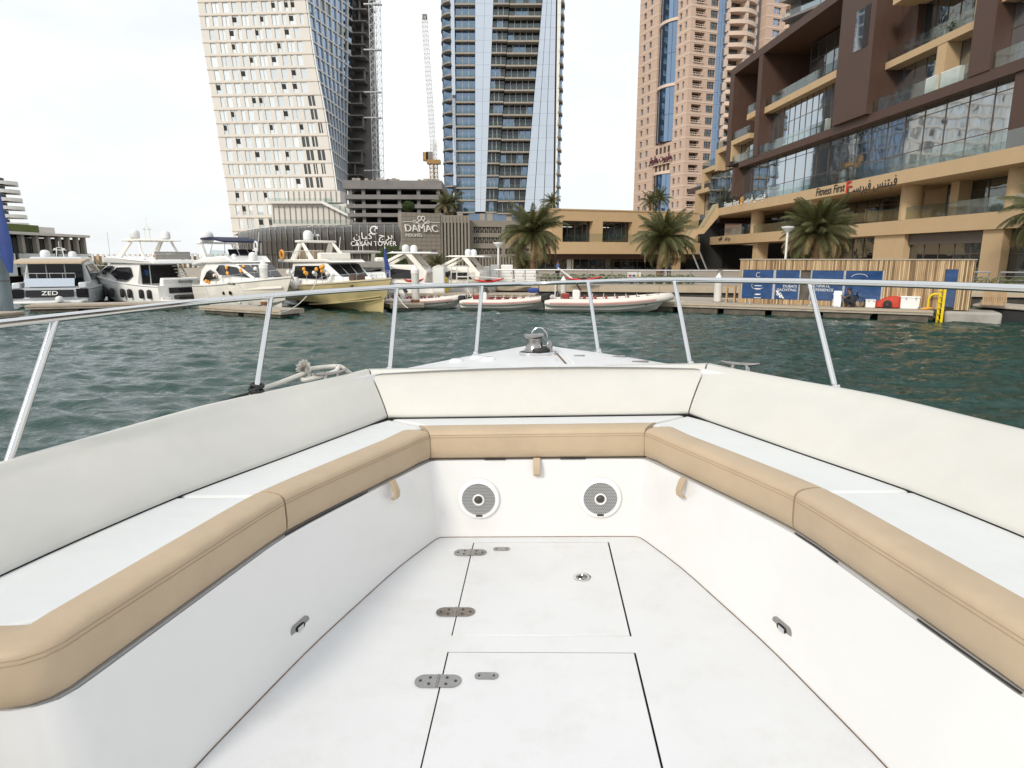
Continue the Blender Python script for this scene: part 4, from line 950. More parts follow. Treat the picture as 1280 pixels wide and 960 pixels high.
    for k in range(len(zs)-1):
        z0, z1 = zs[k+1], zs[k]; arc = [(g1 + wb*i/8, 1.5*sin(pi*i/8)) for i in range(9)]
        m = MB(); m.prism([RF.pt(a,z0-.35,d) for a, d in arc] + [RF.pt(g2,z0-.35,-1.5), RF.pt(g1,z0-.35,-1.5)], (0,0,.95)); part('bay_slab', m, M['salmon2'], T)
        for i in (0,4,8): m = MB(); a, d = arc[i]; RF.box(m, a-.35, a+.35, z0+.6, z1-.36, -1.4, d-.15); part('bay_pier', m, M['salmon2'], T)
        m = MB(); m.loft([[RF.pt(a,z0+.6,d-.12) for a, d in arc], [RF.pt(a,z0+1.15,d-.12) for a, d in arc]], cap=False, closed=False); part('balustrade', m, M['bal'], T)
        m = MB(); RF.box(m, g1+.2, g2-.2, z0+.5, z1-.36, -1.5, -1.3); part('window', m, M['gl_dark'], T)
    hol2 = [(q0,q1,.22,.78),(r0,r1,.2,.8)]
    band_wall(RF, g3+.3, ra, hol2, .9, 1.8); windows(RF, [(q0,q1,.22,.78)], .5, M['gl_blue']); windows(RF, [(r0,r1,.2,.8)], -.5, M['gl_dark'], cross=False)
    for k in range(len(zs)-1):
        z0 = zs[k+1]; m = MB(); RF.box(m, r0-.2, r1+.2, z0-.1, z0+h*.3, .9, 1.9); part('balcony_front', m, M['salmon2'], T)
    m = MB(); m.prism([LF.pt(la+.1,1,-2.5), LF.pt(-1.5,1,-2.5), RF.pt(ra-.2,1,-2.0), RF.pt(ra-.2,1,-26), LF.pt(la+.1,1,-26)], (0,0,top-1)); part('core', m, M['salmon'], T)
salmon_tower()
# --- long brown and beige waterfront building on the right
def brown_building():
    T = wthing('waterfront_building', 'long brown and beige waterfront building of glazed terraces and deep frames', 'building', (37,60,1))
    BF = Fr((34.15,112), (.05,-1)); ax = BF.ax; zz = lambda px, py: BF.pick(px,py)[1]
    A = lambda px: BF.ax(px, 200)
    zA0, zA1 = zz(1139,292), zz(1139,274); zB0, zB1 = zz(1139,231), zz(1139,215); zC0, zC1 = zz(1139,139), zz(1139,127.5)
    zD0, zD1 = zz(1139,71), zz(1139,62); zE0, zE1 = zz(1139,1), zz(1139,-9); zT = zz(1053,4); zF = zT+9
    xL, xR = A(897), A(1280)+16; rnd = random.Random(3)
    def bx(name, a0, a1, z0, z1, d0, d1, mt, parent=T):
        m = MB(); BF.box(m, a0, a1, z0, z1, d0, d1); return part(name, m, mt, parent)
    def glazing(a0, a1, z0, z1, d, rows, w, gl='gl_build', fr=.032):
        n = max(1, round((a1-a0)/w)); m = MB()
        zs = [lerp(z0, z1, r) for r in rows]
        for i in range(n):
            p, q = lerp(a0,a1,i/n), lerp(a0,a1,(i+1)/n)
            for k in range(len(zs)-1): bx('pane', p+fr, q-fr, zs[k]+fr, zs[k+1]-fr, d-.06, d, M[gl])
            BF.box(m, p-fr, p+fr, z0, z1, d-.1, d+.05)
        BF.box(m, a1-fr, a1+fr, z0, z1, d-.1, d+.05)
        for z in zs: BF.box(m, a0+fr, a1-fr, z-fr, z+fr, d-.09, d+.03)
        part('glazing_frame', m, M['frame'], T, kind='stuff')
    def balustrade(a0, a1, z, d, h=1.15, w=2.4):
        n = max(1, round((a1-a0)/w))
        for i in range(n): bx('glass_panel', lerp(a0,a1,i/n)+.02, lerp(a0,a1,(i+1)/n)-.02, z+.03, z+h, d-.03, d, M['bal'])
    # slabs running the length
    bx('terrace_band', A(868), xR, zA0, zA1, -6, 0, M['beige'])
    bx('terrace_band', xL, xR, zB0, zB1, -9, 1.6, M['beige'])
    bx('brown_band', A(930), xR, zC0, zC1, -9, .8, M['brown'])
    balustrade(A(905), xR, zA1, -.1); balustrade(xL+.5, xR, zB1, 1.45, 1.3); balustrade(A(920), xR, zC1, .7, 1.2)
    # main double height glazing and the corner bay
    glazing(A(930), A(1264), zB1, zC0, -.2, (0,.34,.86,1), 2.6); bx('brown_column', A(1264), A(1264)+2.2, zB1, zC0, -2, .6, M['brown'])
    glazing(A(1264)+2.4, xR, zB1, zC0, -.2, (0,.34,.86,1), 1.9)
    glazing(A(899), A(927), zB1, zC0-.1, 1.2, (0,.5,1), 2.4); bx('brown_column', A(927), A(930), zB1, zC0, -.5, 1.3, M['brown'])
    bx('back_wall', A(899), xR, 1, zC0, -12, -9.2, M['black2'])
    # left frame, three storeys deep
    zTop = lambda a: zT
    bx('brown_column', A(914), A(914)+1.6, zC1, zT, -6, .9, M['brown']); bx('brown_column', A(948), A(948)+1.3, zC1, zT-.01, -6, .9, M['brown'])
    bx('frame_beam', A(914)-.01, A(1053), zT, zT+1.0, -7, .92, M['brown'])
    bx('brown_wall', A(1050), A(1092), zC1, zF, -1.6, 1.3, M['brown'])
    bx('slot_window', A(1069), A(1079), zz(1072,72), zz(1072,25), 1.29, 1.36, M['gl_mirror']); bx('slot_reveal', A(1079)+.01, A(1079)+.9, zz(1072,72), zz(1072,25), 1.29, 1.34, M['black2'])
    bx('terrace_band', A(951), A(1049), zz(1003,119), zz(1003,110.5), -6, .2, M['beige']); balustrade(A(951), A(1049), zz(1003,110.5), .1)
    glazing(A(951), A(1049), zC1, zz(1003,119), -.9, (0,.25,.62,1), 1.5)
    glazing(A(972), A(1049), zz(1003,110.5), zT-.4, -3.4, (0,.3,.7,1), 1.9, 'gl_dark')
    for p, q in ((930,947),): bx('terrace_band', A(p), A(q), zz(938,148), zz(938,141), -6, 0, M['beige']); glazing(A(p), A(q), zC1+2, zz(938,148), -1.5, (0,.5,1), 2, 'gl_dark'); balustrade(A(p), A(q), zz(938,141), -.1)
    bx('back_wall', A(931), A(1049), zC1, zT, -9, -7.1, M['brown'])
    # middle bay of flats
    bx('terrace_band', A(1085), A(1209), zD0, zD1, -6, -.2, M['beige']); balustrade(A(1088), A(1209), zD1, -.3, 1.1)
    glazing(A(1087), A(1152), zC1, zD0, -1.6, (0,.25,1), 1.5, 'gl_build'); bx('beige_pier', A(1152), A(1163), zC1, zD0, -5, -.25, M['beige'])
    glazing(A(1163), A(1209), zC1, zD0, -1.6, (0,.25,1), 1.5, 'gl_build')
    glazing(A(1112), A(1183), zD1, zE0, -1.9, (0,.3,1), 1.6, 'gl_dark'); bx('beige_pier', A(1183), A(1195), zD1, zE0, -5, -.8, M['beige']); glazing(A(1195), A(1209), zD1, zE0, -1.9, (0,.3,1), 1.6)
    bx('brown_wall', A(1092)+.01, A(1112), zD1, zF, -5, -1.2, M['brown'])
    bx('terrace_band', A(1108), A(1209), zE0, zE1, -6, 1.0, M['beige']); glazing(A(1112), A(1209), zE1, zE1+4, -1.5, (0,.4,1), 1.8)
    bx('brown_column', A(1209), A(1235), zC1, zF, -6, .9, M['brown'])
    glazing(A(1235), A(1280)+6, zC1, zz(1260,4), -.6, (0,.22,.62,1), 1.7, 'gl_mirror'); bx('terrace_band', A(1235), xR, zz(1260,4), zz(1260,-12), -6, .6, M['beige'])
    bx('brown_column', A(1280)+6.1, A(1280)+8, zC1, zF, -6, .9, M['brown']); glazing(A(1280)+8.1, xR, zC1, zz(1260,4), -.6, (0,.22,.62,1), 1.7, 'gl_mirror')
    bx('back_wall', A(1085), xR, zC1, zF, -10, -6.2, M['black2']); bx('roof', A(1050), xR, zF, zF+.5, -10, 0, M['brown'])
    # stepped frames at the far end
    for (p, q, y0, y1) in ((877,893,268,238), (900,917,214,188), (917,941,203,178), (884,900,238,212)):
        a, b = A(p), A(q); z0, z1 = zz(p,y0), zz(p,y1); t = .7
        m = MB(); BF.box(m, a, b, z1-t, z1, -4, .8); part('frame_lintel', m, M['beige'], T); m = MB(); BF.box(m, a, a+1.2, z0, z1-t-.01, -4, .78); part('frame_pier', m, M['beige'], T)
        glazing(a+1.3, b, z0, z1-t, -.6, (0,.4,1), 1.6); balustrade(a, b, z1, .7)
    bx('brown_wall', A(886), A(897), zB1-2, zC1-1, -6, -.9, M['brown']); bx('brown_eave', A(866), A(898), zz(880,238), zz(880,232), -6, .7, M['brown'])
    # recessed first floor behind columns
    glazing(A(893), A(1125), zA1, zB0, -5.5, (0,.72,1), 2.3, 'gl_dark'); glazing(A(1145), A(1163), zA1, zB0, -3.4, (0,.72,1), 2.0, 'gl_dark'); glazing(A(1173), xR, zA1, zB0, -3.4, (0,.72,1), 2.0, 'gl_dark')
    for px in (945, 1018, 1134, 1268):
        c = BF.pt(A(px), 0, -.9); m = MB(); m.lathe([(.95,zA1),(.95,zB0)], c, 20); part('round_column', m, M['beige'], T, smooth=True, ang=50)
    bx('beige_pier', A(1163), A(1173), zA1, zB0, -4, -2.2, M['beige']); bx('beige_pier', A(1100), A(1125), zA1, zB0, -9, -5.0, M['beige'])
    # ground floor
    bx('ground_pier', A(1100), A(1138), 1, zA0, -6, -.3, M['beige']); bx('ground_pier', A(1237), A(1263), 1, zA0, -6, -.3, M['beige']); bx('ground_pier', A(1280)+3.4, xR, 1, zA0, -6, -.3, M['beige'])
    glazing(A(1138), A(1237), 1, zA0, -1.0, (0,.55,.78,1), 2.0, 'gl_dark'); bx('awning_box', A(1138), A(1237), zA0-1.0, zA0-.02, -1.3, -.7, M['frame'])
    glazing(A(1263), A(1280)+3.4, 1, zA0, -1.0, (0,.55,.78,1), 2.0, 'gl_dark'); glazing(A(1000), A(1100), 1, zA0, -3.0, (0,.55,1), 2.2, 'gl_dark')
    for px in (888, 942, 1016): bx('ground_pier', A(px), A(px)+1.6, 1, zA0, -2.4, -.8, M['beige'])
    # signs
    u, n = BF.u, BF.n; up = (0,0,1); zs_ = (zB0+zB1)/2 - .28
    hb = zB1-zB0
    def sign(s_, px, py, size, mt, **k):
        a, z = BF.pick(px, py, 1.63); text(s_, BF.pt(a, z-.33*size, 1.63), u, up, n, size, mt, T, **k)
    k_ = hb/1.2
    sign('Fitness First', 1037, 237.5, 1.25*k_, M['black'], slant=.15, bold=.5); sign('F', 1061, 234, 1.75*k_, M['redp'], bold=1, sx=1.3); sign(AR['fit'], 1089, 231, 1.35*k_, M['black'], bold=.5)
    sign('Fitness First', 914, 254.5, 1.25*k_, M['whitep'], slant=.15, bold=.5); sign('F', 927.5, 251.5, 1.75*k_, M['orange'], bold=1, sx=1.3); sign(AR['fit'], 941, 247.5, 1.35*k_, M['whitep'], bold=.5)
    text(AR['cafe'], BF.pt(A(907), (zA0+zA1)/2, .05), u, up, n, .8, M['black'], T); text(AR['kayan'], BF.pt(A(916), (zA0+zA1)/2, .05), u, up, n, .6, M['black'], T)
    m = MB(); m.box(P(845,300,114).x, 114, 1, P(985,300,114).x, 115, zA0); m.box(P(874,300,113).x, 113, 1, P(905,300,113).x, 113.9, zB0-.2); part('passage_shade', m, M['black2'], T)  # black boxes stand in for the shade behind the stair
    # clutter seen on the terraces: screens, planters
    for px, w, c in ((1147,14,'whitep'), (1165,26,'whitep'), (1028,6,'cream')): 
        bx('terrace_screen', A(px), A(px)+w*.085, zC1+.02, zC1+1.5, -.3, .1, M[c])
    # open air stair down from the far end
    Yb = 96.0; S = MB(); q = lambda px, py, Y: P(px, py, Y)
    pl = [(898,254),(898,271),(880,292),(872,293),(852,322),(842,322),(866,287),(879,284)]
    S.prism([q(px,py,Yb-1) for px, py in pl], (0,2.6,0)); part('stair_flight', S, M['beige'], T)
    S = MB(); S.prism([q(px,py,Yb-1.1) for px, py in ((898,243),(898,254),(879,284),(866,287),(843,320),(841,312),(864,277),(877,275))], (0,.06,0)); part('stair_glass', S, M['bal'], T)
    for (p0, p1) in (((866,318),(880,352)),((874,314),(888,348))): m = MB(); m.tube([q(*p0,Yb-2), q(*p1,Yb-2)], .12, 6); part('stair_rod', m, M['mull'], T)
brown_building()

def low_building():
    T = wthing('low_building', 'low beige two storey building with two dark square windows behind the palms', 'building', (12,100,1))
    a, b = P(668,300,97), P(872,300,106); fr = Fr(a, b-a); L = (b-a).xy.length; zz = lambda px, py: fr.pick(px,py)[1]; A = lambda px: fr.ax(px,300)
    def bx(name, a0, a1, z0, z1, d0, d1, mt): m = MB(); fr.box(m, a0, a1, z0, z1, d0, d1); return part(name, m, mt, T)
    zt = zz(690,262); zs = zz(720,303); zw = zz(720,276); zb0 = zz(720,317.5); zg = zz(720,320)
    e = [A(689), A(703), A(741), A(753), A(790), L]
    bx('wall', A(689), L, zw, zt, -8, 0, M['beige']); bx('parapet', A(689)-.1, L+.1, zt, zt+.18, -8, .12, M['beige'])
    for i in (0,2,4): bx('wall', e[i], e[i+1], zs-.6, zw-.005, -8, 0, M['beige'])
    for p, q in ((703,741),(753,790)):
        n = 4
        for i in range(n):
            q0, q1 = lerp(A(p),A(q),i/n), lerp(A(p),A(q),(i+1)/n); bx('pane', q0+.05, q1-.05, zs-.5, lerp(zs,zw,.72), -1.3, -1.2, M['gl_dark']); bx('pane', q0+.05, q1-.05, lerp(zs,zw,.72)+.08, zw, -1.3, -1.2, M['gl_dark'])
            bx('mullion', q0-.04, q0+.04, zs-.5, zw, -1.35, -1.12, M['frame'])
    # curved terrace front
    z0, z1 = zb0, zs; m = MB(); k = 14
    outer = [(lerp(A(668), L-1, i/k), 2.2+1.2*sin(pi*i/k)) for i in range(k+1)]
    m.prism([fr.pt(x,z0,d) for x, d in outer] + [fr.pt(L-1,z0,-2), fr.pt(A(668),z0,-2)], (0,0,z1-z0)); part('terrace_front', m, M['beige'], T, smooth=True)
    for i in range(2, k): 
        (x0,d0),(x1,d1) = outer[i], outer[i+1]; m = MB(); m.prism([fr.pt(x0+.03,z1+.02,d0-.15), fr.pt(x1-.03,z1+.02,d1-.15), fr.pt(x1-.03,z1+1.2,d1-.15), fr.pt(x0+.03,z1+1.2,d0-.15)], fr.n*.03); part('glass_panel', m, M['bal'], T)
    bx('fascia', A(668), L, zg-.5, zb0-.005, -.8, 1.2, M['brown'])
    n = 15
    for i in range(n):
        p, q = lerp(A(670),A(826),i/n), lerp(A(670),A(826),(i+1)/n); door = i >= 7
        bx('shop_pane', p+.05, q-.05, 1.05, lerp(1,zg-.5,.80), .2, .26, M['gl_dark']); bx('shop_pane', p+.05, q-.05, lerp(1,zg-.5,.84), zg-.52, .2, .26, M['gl_dark'])
        bx('mullion', p-.05, p+.05, 1, zg-.51, .15, .4, M['brown' if door else 'frame'])
    bx('transom', A(744), A(822), lerp(1,zg-.5,.80), lerp(1,zg-.5,.84)+.05, .15, .45, M['brown'])
    bx('beige_pier', A(826), A(845), 1, zb0, -2, 1.6, M['beige']); bx('back_wall', A(670), L, 1, zb0, -8, -3, M['black2'])
    bx('beige_pier', A(708), A(716), 1, zg-.5, -.3, .35, M['cream'])
    bx('roof', A(689)+.2, L-.2, zt-.6, zt-.4, -8.2, -.2, M['slab'])
low_building()

def grey_tower():
    T = wthing('grey_tower', 'grey tower with glass balconies showing above the brown frames', 'building', P(1025,150,140))
    fr = Fr(P(985,200,150), (.5,-1)); 
    z0 = fr.pick(1020,60)[1]
    for k in range(9):
        z = z0 + k*3.6; m = MB(); fr.box(m, -3, 40, z, z+.5, -10, 2.0 + (k % 2)*.6); part('floor_slab', m, M['slab'], T)
        m = MB(); fr.box(m, -3, 40, z+.52, z+1.6, 1.8, 1.86); part('balustrade', m, M['bal'], T)
        for i in range(8): m = MB(); fr.box(m, i*5, i*5+4.8, z+.52, z+3.58, -.3, -.2); part('window', m, M['gl_build'], T)
    m = MB(); fr.box(m, -3, 40, 1, z0+33, -12, -.5); part('core', m, M['slab'], T)
grey_tower()

# --- left bank
def left_bank():
    T = wthing('balcony_block', 'cream block with rows of curved white balconies at the far left', 'building', P(0,300,120))
    Y = 120.0; fr = Fr((P(-60,250,Y).x, Y), (.80,.60)); A = lambda px: fr.ax(px,250); z = lambda py: fr.pick(10,py)[1]
    m = MB(); fr.box(m, A(-110), A(6), 1, z(222), -4, 0); part('wall', m, M['cream'], T)
    m = MB(); fr.box(m, A(-60), A(3), z(222), z(213), -10, -2); part('roof_house', m, M['whitep'], T)
    for k in range(9):
        zz = z(232+10.2*k); c = A(6); dx = .12*k*1.4
        arc = [fr.pt(c-2+ (4.6+dx)*cos(t)*.95, zz, 1.2-4*sin(t)*.0 + 2.2*sin(t)) for t in [pi/2*i/7 for i in range(8)]] + [fr.pt(c+2.4+dx, zz, -2.5), fr.pt(c-2, zz, -2.5)]
        m = MB(); m.prism(arc, (0,0,.62)); part('curved_balcony', m, M['whitep'], T)
        m = MB(); fr.box(m, c-1.2, c+.3, zz+.68, zz+1.30, -.5, .06); part('window', m, M['gl_dark'], T)
    T = wthing('terrace_block', 'low stepped block of dark bays and beige piers behind the grey yacht', 'building', P(60,320,80))
    fr = Fr(P(-40,320,66), P(112,320,86)-P(-40,320,66)); A = lambda px: fr.ax(px,320); zz = lambda px, py: fr.pick(px,py)[1]
    zr = zz(30,290); L = A(110)
    m = MB(); fr.box(m, 0, L, 1, zr-.6, -10, -.6); part('back_wall', m, M['black2'], T)
    for i in range(22): m = MB(); fr.box(m, L*i/22+.06, L*(i+1)/22-.06, 1.2, zr-.7, -.59, -.54); part('window', m, M['gl_dark'], T)
    for px in (-25,8,30,48,63,76,87,98,107): m = MB(); fr.box(m, A(px), A(px)+.45, 1, zr-.31, -.5, 0); part('pier', m, M['balc'], T)
    for z0, z1, d in ((zr-.3, zr, .4), (zz(60,333), zz(60,330), .5)): m = MB(); fr.box(m, -.2, L+.3, z0, z1, -9, d); part('floor_band', m, M['cream'], T)
    for px in (10,33,51,66,79,90): m = MB(); fr.box(m, A(px)+1.0, A(px)+3.6, zz(60,329)+.02, zz(60,329)+1.2, .2, .26); part('glass_rail', m, M['bal'], T)
    m = MB(); fr.box(m, A(-20), A(64), zr, zr+.9, -7, -1); part('roof_planter', m, M['hedge'], T)
    m = MB(); fr.box(m, A(64), A(88), zr+.01, zr+.8, -6, -1.5); part('roof_screen', m, M['cream'], T)
    for px in (-30,-14,20,40,70,84): m = MB(); fr.box(m, A(px), A(px)+1.6, 1, 3.4, .3, 1.6); part('kiosk_unit', m, M['whitep'], T)
    T = wthing('channel_bridge', 'ribbed beige bridge crossing behind the yachts at the left', 'bridge', P(125,330,130))
    fr = Fr(P(96,330,125), (1,.15)); A = lambda px: fr.ax(px,325); z = lambda py: fr.pick(130,py)[1]
    m = MB(); fr.box(m, 0, A(235), z(334), z(320), -6, 0); part('deck', m, M['balc'], T); m = MB(); fr.box(m, 0, A(235), z(340), z(334.2), -5, -1); part('soffit', m, M['slab'], T)
    for i in range(34): a = i*.95; m = MB(); fr.box(m, a, a+.38, z(334.5), z(317.5), 0, .35); part('rib', m, M['cream' if i % 4 else 'beige'], T)
    for px in (104,150,200): m = MB(); fr.box(m, A(px), A(px)+1.5, -1, z(340), -4, -1.5); part('bridge_pier', m, M['slab'], T)
left_bank()

# --- slatted kiosk on the dock
def kiosk():
    K0 = P(922,383,35.2); K1 = P(1211,389.3,30.0); K0.z = K1.z = .5
    T = wthing('slatted_kiosk', 'timber slatted kiosk with blue printed windows on the pontoon', 'kiosk', K0)
    fr = Fr(K0, K1-K0); L = (K1-K0).xy.length; zt = fr.pick(1060,325)[1]; A = lambda px: fr.ax(px,360); z = lambda py, px=1010: fr.pick(px,py)[1]
    zb = .53; p0, p1 = A(927), A(1102.5); zw0, zw1 = .53+.25, zt-.52; d0, d1 = A(1180), A(1195.5); zd1 = zt-.42
    m = MB(); fr.box(m, .05, L-.05, zb, zt-.05, -2.6, -.12); part('carcass', m, M['dockf'], T)
    rnd = random.Random(2); w = .072; n = int(L/w)
    sm = {}
    def slat(a, z0, z1):
        m = MB(); dd = rnd.choice([0,.012,.02]); fr.box(m, a, a+w-.012, z0, z1, -.12, dd); return m
    parts3 = [MB(), MB(), MB()]
    for i in range(n):
        a = i*w; c = a + w/2; runs = [(zb, zt)]
        if p0 < c < p1: runs = [(zb, zw0), (zw1, zt)]
        if d0 < c < d1: runs = [(zd1, zt)]
        q = rnd.choice((0,0,0,1,2,2))
        for z0, z1 in runs: parts3[q].join(slat(a, z0, z1))
    for q, mt in enumerate(('timber','timberd','timberl')): part('slat', parts3[q], M[mt], T, kind='stuff')
    m = MB(); e1 = fr.pt(L+.002, zb, 0)
    for i in range(34): m.obox(e1 - fr.n*(i*.076+.062), fr.u*.02, fr.n*.06, (0,0,zt-zb))
    part('end_slat', m, M['timber'], T, kind='stuff')
    m = MB(); fr.box(m, -.05, L+.06, zt+.002, zt+.05, -2.7, .06); part('roof', m, M['dockw'], T)
    segs = [(927,966.5),(968,999)]; segs2 = [(1013,1054),(1055,1102.5)]
    m = MB()
    for x0, x1 in segs + segs2: fr.box(m, A(x0)-.03, A(x0)+.03, zw0, zw1, -.1, .03); fr.box(m, A(x1)-.03, A(x1)+.03, zw0, zw1, -.1, .035)
    part('window_frame', m, M['mull'], T, kind='stuff')
    for x0, x1 in segs + segs2: m = MB(); fr.box(m, A(x0)+.031, A(x1)-.031, zw0+.01, zw1-.01, -.1, .01); part('printed_window', m, M['print'], T)
    m = MB(); fr.box(m, A(1000), A(1012), zb+.02, zw1, -1.6, -1.5); part('open_doorway', m, M['black2'], T)
    m = MB(); fr.box(m, A(1002), A(1006.5), zb+.6, zw1-.5, -1.0, -.9); part('banner', m, M['bluep'], T)
    m = MB(); fr.box(m, A(1000.5), A(1007), zb+.02, zb+.6, -.8, -.3); part('drawer_box', m, M['dockw'], T)
    m = MB(); fr.box(m, d0+.005, d1-.005, zb+.12, zd1-.005, -.1, .005); part('blue_door', m, M['print'], T)
    up = (0,0,1)
    text("DUBAI'S\nYACHTING", fr.pt(A(996), z(359.3,985), .015), fr.u, up, fr.n, .19, M['whitep'], T, bold=.6)
    text('ULTIMATE\nEXPERIENCE', fr.pt(A(1013.5), z(359.3,1030), .015), fr.u, up, fr.n, .19, M['whitep'], T, bold=.6)
    # emblems on the first and last windows, and the speeding boat's wake
    e = MB(); cx = A(947); 
    for s_ in (1,): e.tube([fr.pt(cx+.24*cos(t)*1.3, z(357,947)+.20*sin(t), .02) for t in [radians(35+14*i) for i in range(22)]], .008, 4)
    fr.box(e, cx-.14, cx+.16, z(361.4,947), z(360.3,947), .012, .03); fr.box(e, cx-.16, cx+.2, z(357.5,947), z(356.7,947), .012, .03)
    part('emblem', e, M['whitep'], T)
    e = MB(); fr.poly(e, [(cx-.16,z(368,947)),(cx-.03,z(367,947)),(cx+.20,z(367.3,947)),(cx+.15,z(368.3,947)),(cx-.02,z(368.6,947))], .012, .025); fr.box(e, cx-.15, cx+.2, z(372.5,947), z(371.8,947), .012, .025); part('emblem', e, M['whitep'], T)
    e = MB(); e.tube([fr.pt(cx+.12*cos(t), z(343.5,947)+.12*sin(t), .02) for t in [radians(60+20*i) for i in range(14)]], .012, 4); part('emblem', e, M['whitep'], T)
    e = MB(); cx = A(1073); e.tube([fr.pt(cx+.36*cos(t), z(347,1073)+.18*sin(t), .02) for t in [radians(10+16*i) for i in range(11)]], .012, 4); part('emblem', e, M['whitep'], T)
    e = MB(); q0, q1 = (A(969.5), z(363,970)), (A(983), z(377.5,985))
    for i in range(60):
        t = rnd.random(); s_ = rnd.gauss(0,.03+.07*t); c = (lerp(q0[0],q1[0],t)+s_, lerp(q0[1],q1[1],t)+rnd.gauss(0,.04)); l = .03+.05*rnd.random()
        if zw0+.05 < c[1]-l and A(968.6) < c[0] < A(988) and c[1]+l < z(362,975): fr.poly(e, [(c[0]-.012,c[1]+l),(c[0]+.02,c[1]+l*.6),(c[0]+.05+l*.3,c[1]-l),(c[0]+l*.25,c[1]-l*.8)], .012, .014+.0004*i)
    part('wake_print', e, M['whitep'], T, kind='stuff')
    # low slatted screen and box past the end
    m = MB()
    for i in range(11): m.obox(fr.pt(L+.55+i*.085, .75, -.9), fr.u*.07, fr.n*.04, (0,0,1.0))
    part('screen_slat', m, M['timber'], T, kind='stuff'); m = MB(); m.obox(fr.pt(L+.5,.9,-1.0), fr.u*1.0, fr.n*.05, (0,0,.08)); part('screen_rail', m, M['dockw'], T)
    return fr, A, L
def print_mat():
    m = mat('blue window print', (.012,.055,.17), .12, var=.45, vs=2.2, stretch=(1,1,2.2), spec=.5, rvar=.04); return m
M['print'] = print_mat()
KF, KA, KL = kiosk()
# ------------------------------------------------------------------ boats along the docks
def hull_fns(L, B, F0, F1):
    hb = lambda s: B/2*(.93+.07*min(1, s/.3)) * (1 if s < .45 else max(.012, 1-((s-.45)/.55)**2.3))
    fb = lambda s: F0 + (F1-F0)*s**1.6
    return hb, fb
def hull_part(t, L, B, F0, F1, mt, rake=.13, chine=.18, n=22, band=None, mid=None):
    hb, fb = hull_fns(L, B, F0, F1); m = MB(); rings = []
    for i in range(n):
        s = i/(n-1); w = hb(s); f = fb(s); k = s**2.2; ck = chine + .55*max(0,(s-.55)/.45)**1.5*f*.5
        wc = w*(.97 - .57*k); xd = s*L; xc = s*L*(1-rake*.55*s); xk = s*L*(1-rake*s)
        half = [(xd, w, f), (xd, w*1.012, f-.12), (lerp(xd,xc,.5), lerp(w,wc,.42)*1.0, lerp(f,ck,.5)), (xc, wc, ck), (lerp(xc,xk,.5), wc*.62, ck-.22-.1*(1-s)), (xk, .0, -.45)]
        rings.append(half + [(x,-y,z) for x, y, z in half[-2::-1]])
    m.loft(rings, cap=True, closed=False); h = part('hull', m, mt, t, smooth=True, ang=32)
    m = MB(); vs = []
    for i in range(n): s = i/(n-1); vs.append((s*L*.998, hb(s)*.985, fb(s)-.03)); vs.append((s*L*.998, -hb(s)*.985, fb(s)-.03))
    m.add(vs, [(2*i, 2*i+1, 2*i+3, 2*i+2) for i in range(n-1)]); part('deck', m, M['gwhite'], t)
    for s_ in (-1, 1):
        m = MB(); m.tube([(i/(n-1)*L, s_*hb(i/(n-1))*1.015, fb(i/(n-1))-.12) for i in range(n)], .035, 5); part('rubbing_strake', m, M['mull'] if band is None else band, t)
        if mid: 
            m = MB(); m.loft([[(i/(n-1)*L*.985, s_*(lerp(hb(i/(n-1)), hb(i/(n-1))*(.88-.5*(i/(n-1))**2.2), .25)+.018), lerp(fb(i/(n-1)), chine, q)) for q in (.26,.33)] for i in range(1, n-1)], cap=False, closed=False); part('hull_stripe', m, mid, t)
    return hb, fb, h
def cabin(t, name, poly, hw, mt, bev=.05):
    """superstructure: side outline (x, z) carried across the beam, half width hw(x, z)"""
    m = MB(); n = len(poly)
    a = [V((x, hw(x,z), z)) for x, z in poly]; b = [V((x, -hw(x,z), z)) for x, z in poly]
    m.add(a + b, [tuple(range(n)), tuple(range(2*n-1, n-1, -1))] + [(i, n+i, n+(i+1) % n, (i+1) % n) for i in range(n)])
    area = sum(poly[i][0]*poly[(i+1)%n][1]-poly[(i+1)%n][0]*poly[i][1] for i in range(n))
    if area > 0: m.f = [f[::-1] for f in m.f]
    return part(name, m, mt, t, bev=bev, seg=3)
def side_windows(t, poly, hw, mt=None, name='cabin_window', sides=(-1,1)):
    for s in sides:
        m = MB(); a = [V((x, s*(hw(x,z)-.02), z)) for x, z in poly]; b = [V((x, s*(hw(x,z)+.022), z)) for x, z in poly]; n = len(poly)
        m.add(a+b, [tuple(range(n))[::-1], tuple(range(n,2*n))] + [(i,(i+1)%n,n+(i+1)%n,n+i) for i in range(n)]); part(name, m, mt or M['tint'], t)
def front_window(t, x0, z0, x1, z1, w0, w1, k=2, name='windscreen', off=.03):
    for i in range(k):
        p, q = -1+2*i/k+.03, -1+2*(i+1)/k-.03; m = MB()
        d = V((z1-z0, 0, x0-x1)).normalized()
        if d.x*(1 if True else -1) < 0 and x0 > x1: d = -d
        m.prism([V((x0,w0*p,z0)), V((x0,w0*q,z0)), V((x1,w1*q,z1)), V((x1,w1*p,z1))], d*off); part(name, m, M['tint'], t)
def dome(t, x, y, z, r=.3, h=.55):
    part('radar_dome', MB().lathe([(r*.6,0),(r*.95,.04),(r,.12),(r,h*.55),(r*.9,h*.78),(r*.6,h*.94),(.02,h)], (x,y,z), 16), M['dome'], t, smooth=True, ang=60)
